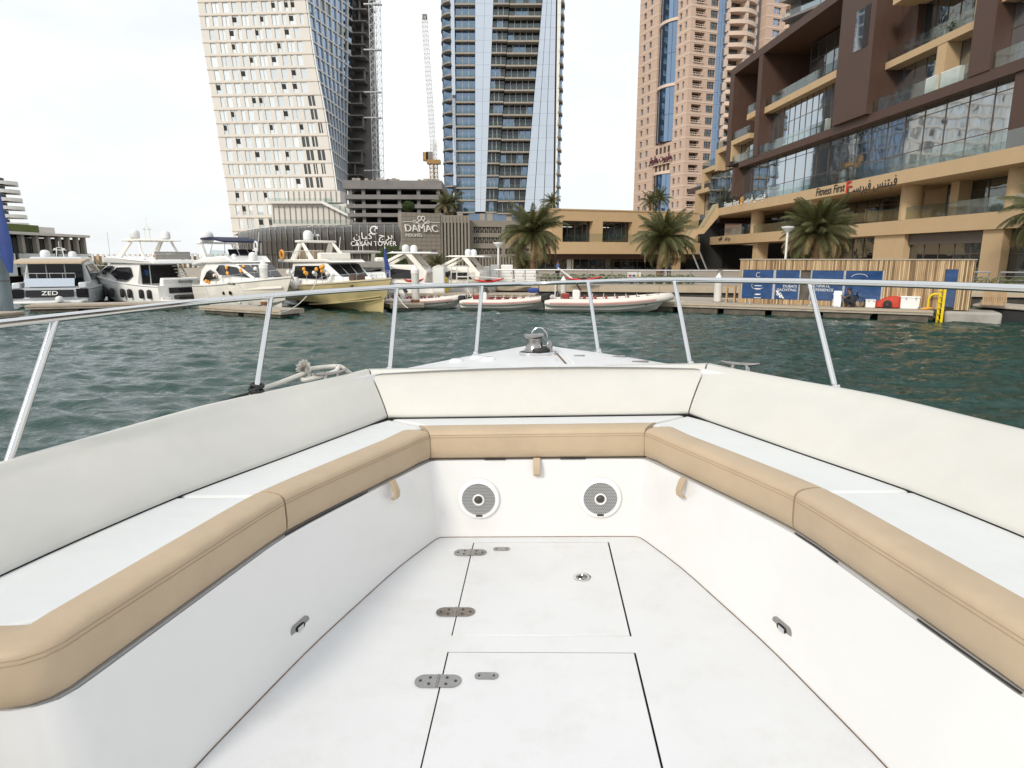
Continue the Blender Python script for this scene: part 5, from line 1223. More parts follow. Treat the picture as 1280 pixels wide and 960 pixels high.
def mast(t, x, z, h=1.3):
    m = MB(); m.tube([(x,-.25,z),(x,-.18,z+h*.6),(x,.18,z+h*.6),(x,.25,z)], .035, 5); m.tube([(x,0,z+h*.6),(x,0,z+h)], .02, 5); m.tube([(x,-.45,z+h*.45),(x,.45,z+h*.45)], .025, 5)
    m.lathe([(.06,0),(.09,.1),(.02,.14)], (x,.3,z+h*.45), 8); m.lathe([(.06,0),(.09,.1),(.02,.14)], (x,-.3,z+h*.45), 8); part('mast', m, M['whitep'], t, smooth=True)
def bow_rail(t, L, hb, fb, s0=.45, h=.6, inset=.12):
    n = 12; top = {1: [], -1: []}
    for s in (-1, 1):
        for i in range(n+1):
            q = lerp(s0, .985, i/n); x = q*L; y = s*max(.02, hb(q)-inset); z = fb(q); top[s].append((x, y, z+h*min(1,.3+i/3)))
            if i % 2 == 0: m = MB(); m.tube([(x,y,z-.03),(x,y,z+h*min(1,.3+i/3))], .018, 5); part('stanchion', m, M['steel'], t)
    m = MB(); m.tube(top[1] + top[-1][::-1], .02, 6); part('bow_rail', m, M['steel'], t, smooth=True)
def fender(t, x, y, z, col='black', r=.14, h=.6):
    part('fender', MB().lathe([(.03,0),(r*.8,.06),(r,.16),(r,h-.16),(r*.8,h-.06),(.03,h)], (x,y,z), 10), M[col], t, smooth=True)
def yacht(label, loc, head, scale, group=None):
    t = thing('motor_yacht', label, 'yacht', loc, head, group); t.scale = (scale,)*3; return t
U = V((1,0,0))
# 1 silver sport yacht, stern towards us
t = yacht('silver grey yacht seen from astern with a dark nameplate under a tan awning', G(66,383).xy.to_3d(), atan2(.93,-.36), .83)
hb, fb, h = hull_part(t, 14, 5.0, 1.35, 2.0, M['silver'])
hw = lambda x, z: 2.35-.28*(z-1.3)-max(0,x-5)*.12
cabin(t, 'cabin', [(2.2,1.3),(2.0,3.35),(2.6,3.62),(5.5,3.6),(8.5,2.6),(10.5,1.75),(10.5,1.4)], hw, M['silver'], .12)
m = MB(); m.box(1.96,-1.75,1.45,2.12,1.75,3.05); part('saloon_glass', m, M['tint'], t)
for y in (-.6,.6): m = MB(); m.box(1.93,y-.04,1.45,1.98,y+.04,3.05); part('door_frame', m, M['mull'], t)
side_windows(t, [(2.6,1.9),(2.7,3.0),(5.2,3.1),(8.3,2.2),(8.5,1.9)], hw)
cabin(t, 'awning', [(-.1,3.10),(.0,3.28),(2.2,3.5),(2.6,3.45),(2.6,3.3)], lambda x, z: 2.2, M['tan'], .05)
m = MB(); m.prism([(-.15,-1.7,.62),(.28,-1.7,1.45),(.28,1.7,1.45),(-.15,1.7,.62)], (.06,0,-.03)); part('garage_door', m, M['silver'], t, bev=.02)
m = MB(); m.prism([(-.05,-1.55,1.46),(.22,-1.55,2.05),(.22,1.55,2.05),(-.05,1.55,1.46)], (.06,0,-.03)); part('transom_panel', m, M['gl_mirror'], t)
b_ = MB(); b_.prism([(-.36,-1.5,.72),(-.17,-1.5,1.22),(-.17,1.5,1.22),(-.36,1.5,.72)], (.05,0,-.02)); npn = part('nameplate', b_, M['tint'], t)
text('ZED', (-.31,0,.84), (0,-1,0), (.19,0,.5), (-1,0,.38), .44, M['whitep'], npn, bold=1.5, sx=1.25)
m = MB(); m.box(-1.5,-2.2,.28,.1,2.2,.46); part('swim_platform', m, M['whitep'], t, bev=.06)
m = MB(); m.tube([(.3,-1.6,2.05),(.3,-1.6,2.42),(.3,1.6,2.42),(.3,1.6,2.05)], .03, 6)
for y in (-.8,0,.8): m.tube([(.3,y,2.05),(.3,y,2.42)], .02, 5)
part('stern_rail', m, M['steel'], t, smooth=True)
for s in (-1,1):
    m = MB(); m.prism([(-.1,s*1.8,1.3),(-.1,s*2.35,1.3),(-.1,s*2.3,1.75),(-.1,s*1.8,1.75)], (2.2,0,0)); part('quarter', m, M['silver'], t, bev=.08)
    m = MB(); m.box(-.13,min(s*1.62,s*2.4),.62,-.03,max(s*1.62,s*2.4),1.28); part('stern_locker', m, M['tint'], t)
m = MB(); m.lathe([(.02,0),(.22,.08),(.26,.25),(.2,.42),(.02,.5)], (-1.75,-.9,.35), 12); part('ball_fender', m, M['whitep'], t, smooth=True)
dome(t, 3.4, .9, 3.55, .34, .6); dome(t, 3.4, -.9, 3.55, .28, .5); mast(t, 3.7, 3.6, 1.2)
# 2 flybridge yacht, stern quarter
t = yacht('white flybridge yacht with two radar domes on a high hardtop and stern steps', V((-21.2,41.6,0)), atan2(.52,-.853), .70)
hb, fb, h = hull_part(t, 15, 4.9, 1.75, 2.9, M['gwhite'])
hw = lambda x, z: 2.25-.22*(z-1.8)-max(0,x-7)*.16
cabin(t, 'cabin', [(3.4,1.7),(3.4,3.7),(9.2,3.7),(12.2,2.75),(12.4,2.2)], hw, M['gwhite'], .1)
side_windows(t, [(4.2,2.55),(4.9,3.35),(7.2,3.3),(8.6,2.7),(7.0,2.15),(5.2,2.1)], hw); side_windows(t, [(8.9,2.9),(8.2,3.45),(9.6,3.45),(11.2,2.85),(10.4,2.6)], hw)
m = MB(); m.box(3.34,-1.75,1.85,3.39,.95,3.55); part('saloon_glass', m, M['tint'], t)
m = MB(); m.box(3.34,1.0,1.85,3.39,1.75,3.55); part('saloon_door', m, M['tint'], t); m = MB(); m.box(3.30,1.1,2.6,3.335,1.45,3.1); part('notice', m, M['print'], t)
m = MB(); m.box(3.3,.94,1.8,3.42,1.0,3.6); part('door_post', m, M['gwhite'], t)
cabin(t, 'flybridge_deck', [(.3,3.66),(.5,3.98),(3,4.05),(9.0,4.35),(9.8,4.1),(9.4,3.72)], lambda x, z: 2.35-max(0,x-6)*.16, M['gwhite'], .1)
cabin(t, 'cockpit_coaming', [(.2,1.5),(.0,2.35),(.5,2.45),(.8,1.5)], lambda x, z: 1.75, M['gwhite'], .1)
text('Serenity', (-.06,-.3,1.95), (0,-1,0), (.16,0,1), (-1,0,.1), .42, M['tint'], t, slant=.3)
m = MB(); m.box(-.12,-1.6,1.05,.05,1.3,1.55); part('transom_window', m, M['tint'], t)
m = MB(); m.box(-1.3,-2.2,.35,.2,2.2,.5); part('swim_platform', m, M['gwhite'], t, bev=.05)
for i in range(5): m = MB(); m.box(-.35+i*.33,1.4,.5+i*.0,.0+i*.33,2.15,.72+i*.25); part('stern_step', m, M['gwhite'], t)
for i in range(6): m = MB(); m.box(1.9+i*.22,-2.0,1.9+i*.3,2.2+i*.22,-1.2,1.97+i*.3); part('flybridge_step', m, M['gcream'], t)
m = MB(); m.prism([(1.75,-2.05,1.85),(2.0,-2.05,1.85),(3.5,-2.05,3.7),(3.2,-2.05,3.7)], (0,.06,0)); part('stair_side', m, M['gcream'], t)
m = MB(); m.tube([(-1.1,-1.6,.75),(-1.1,1.2,.75)], .22, 10); part('tender_tube', m, M['black'], t, smooth=True); m = MB(); m.tube([(-.7,-1.6,.72),(-.7,1.2,.72)], .2, 10); part('tender_tube', m, M['black'], t, smooth=True); m = MB(); m.box(-1.05,-1.4,.6,-.75,1.0,.95); part('tender_seat', m, M['whitep'], t)
for s in (-1,1):
    m = MB(); m.prism([(6.6,s*1.75,4.2),(7.5,s*1.75,4.2),(5.3,s*1.5,5.75),(4.8,s*1.5,5.75)], (0,-s*.18,0)); part('arch_leg', m, M['gcream'], t, bev=.03)
    m = MB(); m.tube([(2.4,s*1.85,4.05),(3.2,s*1.7,4.9),(3.6,s*1.5,5.75)], [.14,.12,.1], 8); part('arch_leg', m, M['gwhite'], t, smooth=True)
cabin(t, 'hardtop', [(2.2,5.72),(2.4,5.88),(5.0,5.98),(6.3,5.85),(6.2,5.7)], lambda x, z: 1.75, M['gcream'], .06)
m = MB(); m.box(1.0,-1.7,4.05,1.08,1.7,4.75); part('flybridge_seat', m, M['greyr'], t, bev=.02); m = MB(); m.tube([(.4,-2,4.0),(.4,-2,4.55),(.4,2,4.55),(.4,2,4.0)], .025, 5); part('flybridge_rail', m, M['steel'], t)
m = MB(); m.ball((1.6,1.2,4.35), .3, 10, 6, (1,1,.6)); part('red_white_cushion', m, M['redp'], t, smooth=True)
dome(t, 4.3, 1.45, 5.95, .42, .8); dome(t, 4.3, -1.45, 5.95, .42, .8); mast(t, 4.8, 5.95, 1.9)
for x in (1.2,2.4,4.2,5.4,7.2,8.3): fender(t, x, hb(x/15)+.14, .55, 'black', .2, .85)
bow_rail(t, 15, hb, fb)
m = MB(); m.tube([(9.5,1.2,4.3),(9.5,1.2,6.6)], .02, 4); part('antenna', m, M['mull'], t)
# 3 white yacht, bow towards us
t = yacht('white yacht with a navy bimini and strings of orange and white balloons', V((-19.3,42.4,0)), atan2(-6.6,6.4), .72)
hb, fb, h = hull_part(t, 15, 4.7, 1.75, 2.75, M['gcream'], mid=M['gcream'], rake=.16)
hw = lambda x, z: 2.1-.25*(z-1.9)-max(0,x-6)*.17
cabin(t, 'cabin', [(1.6,1.7),(1.5,3.0),(2.6,3.75),(7.5,3.75),(8.6,3.5),(11.6,2.35),(11.8,2.0)], hw, M['gwhite'], .12)
side_windows(t, [(2.4,2.15),(3.0,2.9),(3.7,3.1),(4.6,2.9),(5.4,2.4)], hw); side_windows(t, [(5.0,3.1),(5.6,3.5),(6.4,3.5),(7.0,2.7),(6.0,2.7)], hw); side_windows(t, [(7.2,2.75),(6.8,3.45),(8.2,3.35),(10.4,2.55)], hw)
front_window(t, 11.0, 2.62, 8.75, 3.5, 1.15, 1.45, 3)
cabin(t, 'flybridge', [(-.6,3.35),(-.2,3.7),(2.2,4.1),(7.0,4.25),(8.2,3.72),(2.0,3.6)], lambda x, z: 1.95-max(0,x-5)*.1, M['gwhite'], .12)
for s in (-1,1): m = MB(); m.prism([(1.4,s*1.6,4.0),(2.3,s*1.6,4.0),(1.0,s*1.5,5.35),(.4,s*1.5,5.35)], (0,-s*.2,0)); part('arch_leg', m, M['gwhite'], t, bev=.04)
m = MB(); m.box(.3,-1.6,5.28,1.1,1.6,5.45); part('arch_top', m, M['gwhite'], t, bev=.05)
for s in (-1,1): m = MB(); m.prism([(3.2,s*1.55,4.15),(6.6,s*1.35,4.2),(6.1,s*1.3,4.65),(3.4,s*1.5,4.75)], (0,s*.03,0)); part('fly_screen', m, M['bal'], t)
front_window(t, 6.8, 4.2, 6.2, 4.75, 1.3, 1.2, 3, 'fly_screen')
cabin(t, 'bimini', [(1.3,5.62),(1.4,5.78),(3.6,5.82),(6.6,5.45),(6.6,5.30),(3.6,5.62)], lambda x, z: 1.6, M['navy'], .05)
for s in (-1,1):
    for a, b in (((2.5,4.2),(1.5,5.65)), ((2.9,4.2),(4.2,5.6)), ((6.4,4.3),(6.6,5.35))): m = MB(); m.tube([(a[0],s*1.5,a[1]),(b[0],s*1.5,b[1])], .025, 5); part('bimini_pole', m, M['steel'], t)
dome(t, 1.0, -.9, 5.45, .55, .95); dome(t, 7.6, .3, 3.85, .34, .7); dome(t, 7.0, -1.0, 4.0, .2, .4)
m = MB(); m.tube([(6.9 ,.9,4.0),(6.9,.9,4.9)], .08, 6); m.tube([(6.9+.32*cos(q),.9,5.0+.42*sin(q)) for q in [2*pi*i/14 for i in range(15)]], .07, 6); m.box(6.4,.8,4.65,7.1,1.0,4.8); part('searchlight', m, M['whitep'], t, smooth=True)
for x, z in ((5.2,1.25),(7.4,1.30),(8.6,1.35)):
    for s in (-1,1): m = MB(); w = lerp(hb(x/15), hb(x/15)*.85, .4)+.02; m.prism([(x+.22*cos(q), s*(w-.03), z+.15*sin(q)) for q in [2*pi*i/12 for i in range(12)]], (0,s*.06,0)); part('porthole', m, M['tint'], t)
text('DXB 3386', (9.2,-(hb(9.2/15)+.03),2.0), (1,.12,0), (0,0,1), (0,-1,0), .26, M['tint'], t)
bow_rail(t, 15, hb, fb, .4, .55); fender(t, 10.5, -(hb(.7)+.2), .55, 'whitep'); yC = t
for i, (x, z) in enumerate(((9.8,1.9),(3.4,1.6),(8.0,1.8))): m = MB(); m.tube([(x,-(hb(x/15)+.05),z+.7),(x+1.2,-(hb((x+1.2)/15)+.15),z-1.1)], .02, 4); part('fender_line', m, M['rope'], t)
BALL = mesh_of('balloon', MB().ball((0,0,0), .115, 10, 7, (1,1,1.15)), M['orange'], True); BALLW = mesh_of('balloon', MB().ball((0,0,0), .115, 10, 7, (1,1,1.15)), M['whitep'], True)
def balloons(px, py, Y, cols, k, lab):
    c = P(px, py, Y); b = thing('balloon_cluster', lab, 'balloons', c, 0, 'balloon clusters on the moored yachts')
    rd = random.Random(k)
    for i, q in enumerate(cols): inst('balloon', BALL if q == 'o' else BALLW, b, (rd.uniform(-.13,.13), rd.uniform(-.12,.12), .24*(i//2)+rd.uniform(-.05,.05)), sc=(rd.uniform(.8,1.05),)*3)
    m = MB(); m.tube([(0,0,-.55),(0,0,.1)], .012, 4); part('string', m, M['rope'], b)
for k, (px, py, Y, c, lab) in enumerate(((258,352,39.5,'oo','lone pair of orange balloons low at the stern of the white yacht with the bimini'),(269,345,39,'ow','orange and white balloon pair next to the trio of white ones by the stern'),(278,342,38.5,'www','three white balloons over the dark stern window'),
        (286,341,38,'ooo','three orange balloons over the dark stern window'),(304,339,37.2,'ooo','three orange balloons before the arched cabin window'),(318,337,37,'ww','two white balloons just left of the tall white piling'),(363,340,35.2,'ww','two white balloons alone on the foredeck rail right of the piling'),
        (383,341,34.4,'ooo','three orange balloons at the very bow of the yacht with the bimini'),(395,342,36.5,'wwo','two white and one orange balloon, leftmost bunch on the yellow hulled yacht'),(409,341,36.8,'wo','white and orange balloon pair, rightmost on the yellow hulled yacht'),(402,339,36.6,'owoo','biggest bunch of balloons, mostly orange, in the middle of the yellow hulled yacht'))): balloons(px, py, Y, c, k, lab)
# 4 yellow hulled yacht
t = yacht('yellow hulled flybridge yacht with cream arch and orange life ring', V((-13.6,42.3,0)), atan2(-6.9,6.5), .72)
hb, fb, h = hull_part(t, 14.5, 4.6, 1.8, 2.65, M['yellow'], rake=.10, chine=.5, mid=M['yellow'])
for s_ in (-1, 1):
    for q0, q1 in ((.55,.75),(.62,.9)):
        m = MB(); m.tube([(14.5*s*(1-.04*s), s_*(lerp(hb(s), hb(s)*(.88-.5*s**2.2), .75)+.02), lerp(.25, 1.5*q1, max(0,(s-.3)/.7)**1.4)) for s in [.35+.6*i/10 for i in range(11)]], .035, 5); part('spray_rail', m, M['yellow'], t)
hw = lambda x, z: 2.05-.22*(z-1.9)-max(0,x-6)*.15
cabin(t, 'cabin', [(1.6,1.7),(1.6,3.7),(7.2,3.7),(9.4,2.5),(10.2,2.1)], hw, M['gwhite'], .1); side_windows(t, [(2.2,2.4),(2.2,3.4),(6.6,3.45),(7.9,2.8),(7.4,2.4)], hw); front_window(t, 9.2, 2.6, 7.5, 3.55, 1.2, 1.4, 3)
cabin(t, 'flybridge_deck', [(-.5,3.68),(-.4,3.95),(7.6,3.98),(8.4,3.72)], lambda x, z: 2.1-max(0,x-5)*.16, M['gcream'], .08)
for s in (-1,1):
    m = MB(); m.prism([(1.2,s*1.7,3.95),(2.1,s*1.7,3.95),(3.2,s*1.5,5.4),(2.5,s*1.5,5.4)], (0,-s*.2,0)); part('arch_leg', m, M['gcream'], t, bev=.04); m = MB(); m.prism([(4.6,s*1.65,3.95),(5.3,s*1.65,3.95),(3.2,s*1.5,5.4),(2.9,s*1.5,5.4)], (0,-s*.2,0)); part('arch_leg', m, M['gcream'], t, bev=.04)
m = MB(); m.box(2.3,-1.7,5.35,3.3,1.7,5.55); part('arch_top', m, M['gcream'], t, bev=.06)
for y in (-1.0,-.2,.6): m = MB(); m.box(1.5,y,3.95,2.0,y+.6,4.75); part('helm_seat', m, M['tan'], t, bev=.06)
m = MB(); m.box(5.6,-1.4,3.95,6.2,1.4,4.5); part('fly_console', m, M['gcream'], t, bev=.1)
m = MB(); m.tube([(-.3,-1.95,4.6),(6.8,-1.6,4.65)], .025, 5)
for i in range(7): m.tube([(-.3+i*1.18,-1.95+i*.05,3.95),(-.3+i*1.18,-1.95+i*.05,4.62)], .018, 4)
part('flybridge_rail', m, M['steel'], t); dome(t, 2.8, -.7, 5.55, .4, .85); mast(t, 2.7, 5.55, .9); bow_rail(t, 14.5, hb, fb, .45, .5)
lr = V((.6,-2.15,4.35)); m = MB(); m.tube([(lr.x+.36*cos(q), lr.y, lr.z+.36*sin(q)) for q in [2*pi*i/20 for i in range(21)]], .085, 8); part('life_ring', m, M['orange'], t, smooth=True, label='orange life ring on the flybridge rail')
text('3980', (11.2,-(hb(.77)-.12),1.9), (1,.2,0), (0,0,1), (0,-1,0), .24, M['tint'], t)
m = MB(); m.box(9.6,-.8,2.3,10.4,.2,2.75); part('deck_locker', m, M['brown'], t, bev=.03)
m = MB(); m.lathe([(.24,0),(.27,.1),(.27,.9),(.2,1.0)], (3.5,-2.4,1.5), 12); part('life_raft', m, M['whitep'], t, smooth=True)
# 5 white yacht whose raked transom carries a name
t = yacht('white yacht with a grey hardtop and its name on a raked transom', V((-9.9,44.5,0)), atan2(1,-.45), .66)
hb, fb, h = hull_part(t, 13, 4.4, 1.5, 2.3, M['gwhite'])
hw = lambda x, z: 2.0-.2*(z-1.6)-max(0,x-6)*.15
cabin(t, 'cabin', [(2.6,1.5),(2.6,3.3),(7,3.3),(10,2.2),(10,1.7)], hw, M['gwhite'], .1); side_windows(t, [(3.2,2.2),(3.2,3.05),(6.8,3.05),(8.4,2.4),(8.4,2.2)], hw); m = MB(); m.box(2.52,-1.5,1.6,2.58,1.5,3.1); part('saloon_glass', m, M['tint'], t)
m = MB(); m.prism([(-.7,-1.95,1.5),(.4,-1.95,3.0),(.4,1.95,3.0),(-.7,1.95,1.5)], (.3,0,-.1)); tp_ = part('transom', m, M['gwhite'], t, bev=.06)
text('KALA', (-.33,0,2.12), (0,-1,0), (1.1,0,1.5), (-1.5,0,1.1), .46, M['tint'], tp_, sx=1.2)
cabin(t, 'flybridge_deck', [(.6,3.45),(.7,3.65),(7.0,3.75),(7.6,3.5)], lambda x, z: 2.1-max(0,x-5)*.16, M['gwhite'], .06)
cabin(t, 'hardtop', [(1.2,4.95),(1.3,5.15),(4.8,5.25),(5.6,5.05),(4.8,4.9)], lambda x, z: 1.8, M['greyr'], .08)
for s in (-1,1): m = MB(); m.prism([(3.6,s*1.5,3.5),(5.0,s*1.5,3.5),(4.0,s*1.5,5.0),(2.6,s*1.5,5.0)], (0,-s*.15,0)); part('arch_leg', m, M['gcream'], t, bev=.04)
mast(t, 3.0, 5.15, 1.3); m = MB(); m.box(.2,-1.7,3.5,.3,1.7,4.1); part('fly_screen', m, M['greyr'], t); m = MB(); m.box(.4,-1.9,3.52,1.2,-1.0,4.5); part('liferaft_box', m, M['gcream'], t, bev=.15)
m = MB(); m.box(-1.3,-1.9,.4,-.2,1.9,.55); part('swim_platform', m, M['whitep'], t, bev=.04)
# 6, 7 cruisers by the promenade
def cruiser(label, loc, head, sc, domes):
    t = yacht(label, loc, head, sc); hb, fb, h = hull_part(t, 12, 4.0, 1.5, 2.1, M['gwhite'])
    hw = lambda x, z: 1.85-.25*(z-1.5)-max(0,x-5)*.16
    cabin(t, 'cabin', [(1.4,1.4),(1.2,2.5),(2.2,3.05),(5.2,3.1),(6.6,2.7),(9.6,1.9),(9.8,1.6)], hw, M['gcream'], .12); side_windows(t, [(2.0,1.9),(2.6,2.6),(4.2,2.75),(5.2,2.4),(5.6,1.9)], hw); side_windows(t, [(5.6,2.2),(5.3,2.7),(6.4,2.55),(8.0,2.05)], hw); front_window(t, 9.0, 2.1, 6.7, 2.72, .95, 1.2, 2)
    for s in (-1,1):
        m = MB(); m.prism([(5.8,s*1.5,2.7),(6.5,s*1.5,2.7),(3.6,s*1.4,4.1),(3.1,s*1.4,4.1)], (0,-s*.16,0)); part('arch_leg', m, M['gcream'], t, bev=.03); m = MB(); m.prism([(1.4,s*1.5,2.6),(1.9,s*1.5,2.6),(3.3,s*1.4,4.1),(2.7,s*1.4,4.1)], (0,-s*.16,0)); part('arch_leg', m, M['gcream'], t, bev=.03)
    cabin(t, 'hardtop', [(.8,4.02),(.9,4.18),(4.4,4.2),(4.9,4.05)], lambda x, z: 1.5, M['gwhite'], .05)
    for x, y in domes: dome(t, x, y, 4.18, .33, .65)
    bow_rail(t, 12, hb, fb, .45, .45); return t
cruiser('cream cruiser with swept arch and two domes behind a white piling', V((-4.9,47.0,0)), atan2(.1,-1), .80, ((3.2,1.1),(3.0,-1.0)))
cruiser('white cruiser beyond the metal gangway with a pair of domes', V((-1.2,48.6,0)), atan2(.22,-1), .74, ((2.6,1.0),(2.6,-1.0)))
# inflatable boats
def rib(label, a, b, sc, extra=0):
    a, b = V(a), V(b); d = b-a; t = thing('inflatable_boat', label, 'inflatable boat', a.xy.to_3d(), atan2(d.y,d.x), 'inflatable boats along the promenade'); L = d.length/sc; t.scale = (sc, sc, sc*.86)
    Bm = 2.5; n = 24
    f = lambda s: (1 if s < .62 else max(0, 1-((s-.62)/.38)**2.2)**.75); zt = lambda s: .62+.42*max(0,(s-.35)/.65)**1.7; rt = lambda s: .27*(1 if s > .06 else .55+s*7.5)
    S = [i/(n-1) for i in range(n)]
    left = [V((s*L*.985, (Bm/2-.27)*f(s), zt(s))) for s in S]; right = [V((p.x,-p.y,p.z)) for p in left[-2::-1]]
    tube = part('inflatable_tube', MB().tube(left + right, [rt(s) for s in S] + [rt(s) for s in S[-2::-1]], 12), M['ribw'], t, smooth=True, ang=60)
    for s_ in (-1, 1):
        for z0, mt, w in ((-.02,'pinkt',.085),):
            m = MB(); rings = []
            for i, s in enumerate(S[1:-3]):
                c = V((s*L*.985, s_*(Bm/2-.27)*f(s), zt(s))); dd = V((0,s_,0)) if s < .6 else V((((s-.6)/.4)**1.5*.9, s_, 0)).normalized()
                rings.append([c + (dd*cos(q)+V((0,0,sin(q))))*(rt(s)+.012) for q in (-.30,-.14,.0,.14)])
            m.loft(rings, cap=False, closed=False); part('tube_stripe', m, M['pinkt'], tube, smooth=True)
    m = MB(); rings = []
    for s in S:
        x = s*L*.93; w = (Bm/2-.35)*max(.02, f(s*1.0)); k = max(0,(s-.5)/.5)**1.8
        rings.append([(x, w, .5+.3*k), (x, w*.92, .18+.45*k), (x-k*.3, 0, -.35+.55*k), (x, -w*.92, .18+.45*k), (x, -w, .5+.3*k)])
    m.loft(rings, closed=False); part('hull', m, M['gcream'], t, smooth=True, ang=30)
    m = MB(); m.add([(s*L*.93, y*(Bm/2-.4)*max(.02,f(s)), .50+.3*max(0,(s-.5)/.5)**1.8) for s in S for y in (1,-1)], [(2*i,2*i+1,2*i+3,2*i+2) for i in range(n-1)]); part('deck', m, M['greyr'], t)
    for i in range(6):
        x = L*(.30+.088*i)
        for y in (-.42,.42): m = MB(); m.box(x,y-.22,.5,x+.5,y+.22,.76); m.box(x,y-.2,.74,x+.12,y+.2,1.04); part('seat', m, M['redv'], t, bev=.04)
        m = MB(); m.tube([(x+.55,-.55,.6),(x+.55,-.5,1.2),(x+.55,.5,1.2),(x+.55,.55,.6)], .025, 5); part('grab_bar', m, M['steel'], t)
    m = MB(); m.box(L*.215,-.4,.5,L*.275,.4,1.45); part('console', m, M['whitep'], t, bev=.06); m = MB(); m.prism([(L*.27,-.38,1.44),(L*.285,-.38,1.44),(L*.25,-.34,1.85),(L*.24,-.34,1.85)], (0,.72,0)); part('console_screen', m, M['tint'], t)
    m = MB(); m.box(L*.12,-.5,.5,L*.185,.5,1.2); part('engine_box', m, M['redv'], t, bev=.06)
    m = MB(); m.tube([(L*.08,-.95,.7),(L*.08,-.8,2.0),(L*.08,.8,2.0),(L*.08,.95,.7)], .035, 6); m.tube([(L*.15,-.8,.8),(L*.085,-.82,1.7)], .03, 5); part('stern_arch', m, M['steel'], t)
    for y in (-.35,.35):
        m = MB(); m.box(-.28,y-.2,.62,.22,y+.2,1.18); e = part('outboard_engine', m, M['black'], t, bev=.1); m = MB(); m.box(-.14,y-.07,-.3,.1,y+.07,.63); part('engine_leg', m, M['black'], e)
    m = MB(); m.tube([(L*.86,-.25,1.0),(L*.9,0,1.22),(L*.86,.25,1.0)], .04, 6); m.box(L*.80,-.3,.95,L*.86,.3,1.12); part('bow_bag', m, M['greyr'], t, bev=.03)
    for s_ in (-1,1):
        text('SEA RIDER', (L*.40, s_*(Bm/2-.27), zt(.4)+.285), (-s_*-1 if s_ < 0 else -1,0,0), (0,-s_*-1 if s_ > 0 else 1,0), (0,0,1), .19, M['redp'], tube, sx=1.5)
    return t
rib('white and pink inflatable boat with red seats, partly behind the white piling', (-7.7,38.9,0), (-2.75,38.1,0), .74)
rib('white and pink inflatable boat with a blue cover, in the middle of the row', (-2.85,37.9,0), (2.4,36.75,0), .78)
rib('white and pink inflatable boat with a grey bag on its bow, nearest the kiosk', (1.95,36.4,0), (8.75,35.35,0), .95)
single('blue_cover', MB().box(.95,37.25,.95,1.55,37.75,1.22), M['bluep'], 'blue cover lying on the bow of the middle inflatable boat', 'cover', bev=.08)
# ------------------------------------------------------------------ palms and plants
def leaf_mat(name, c1, c2):
    m = mat(name, c1, .5, var=.35, vs=1.2, rnd=.25, spec=.4); nt = m.node_tree; b = nt.nodes['Principled BSDF']
    tr = nt.nodes.new('ShaderNodeBsdfTranslucent'); tr.inputs['Color'].default_value = (*c2, 1); mx = nt.nodes.new('ShaderNodeMixShader'); mx.inputs['Fac'].default_value = .25
    out = [n for n in nt.nodes if n.type == 'OUTPUT_MATERIAL'][0]; nt.links.new(b.outputs[0], mx.inputs[1]); nt.links.new(tr.outputs[0], mx.inputs[2]); nt.links.new(mx.outputs[0], out.inputs['Surface']); return m
M['palm'] = leaf_mat('palm leaf', (.105,.11,.048), (.2,.2,.06)); M['palmdry'] = leaf_mat('old palm leaf', (.24,.185,.09), (.25,.18,.07)); M['trunk'] = mat('palm trunk', (.17,.105,.06), .9, var=.45, vs=4, stretch=(1,1,4), bump=.8, bs=9); M['leaf'] = leaf_mat('shrub leaf', (.05,.085,.02), (.12,.18,.03))
FR = []
def make_fronds():
    for k in range(5):
        rd = random.Random(40+k); m = MB(); L = 1.0; droop = (.35,.65,.95,1.25,1.5)[k]; n = 46; pts = []
        for i in range(n+1):
            s = i/n; ang = .05 - droop*1.25*s**1.5; pts.append(V((0,0,0)) if i == 0 else pts[-1] + V((cos(ang), .03*sin(3*s+k), sin(ang)))*(L/n))
        m.tube(pts, [.014*(1-.8*i/n) for i in range(n+1)], 4)
        for i in range(3, n+1):
            s = i/n; t = (pts[i]-pts[i-1]).normalized(); side = V((0,1,0)); up = side.cross(t); ll = .25*(sin(pi*min(1,s*.86+.14))**.6)*rd.uniform(.85,1.1)
            for sg in (-1,1):
                for e in (0,1):
                    b = pts[i] + t*(-.012*e); dirv = (side*sg*.75 + t*(.62+.5*s) - up*.0 + up*rd.uniform(.05,.35)).normalized(); w = t*.0052
                    tip = b + dirv*ll*rd.uniform(.85,1) - V((0,0,ll*rd.uniform(.2,.6))); mid = b.lerp(tip,.5) + V((0,0,ll*.06))
                    m.add([b-w, b+w, mid+w*1.1, tip, mid-w*1.1], [(0,1,2,4),(4,2,3)])
        FR.append((mesh_of('frond', m, M['palm']), mesh_of('frond', m, M['palmdry'])))
make_fronds()
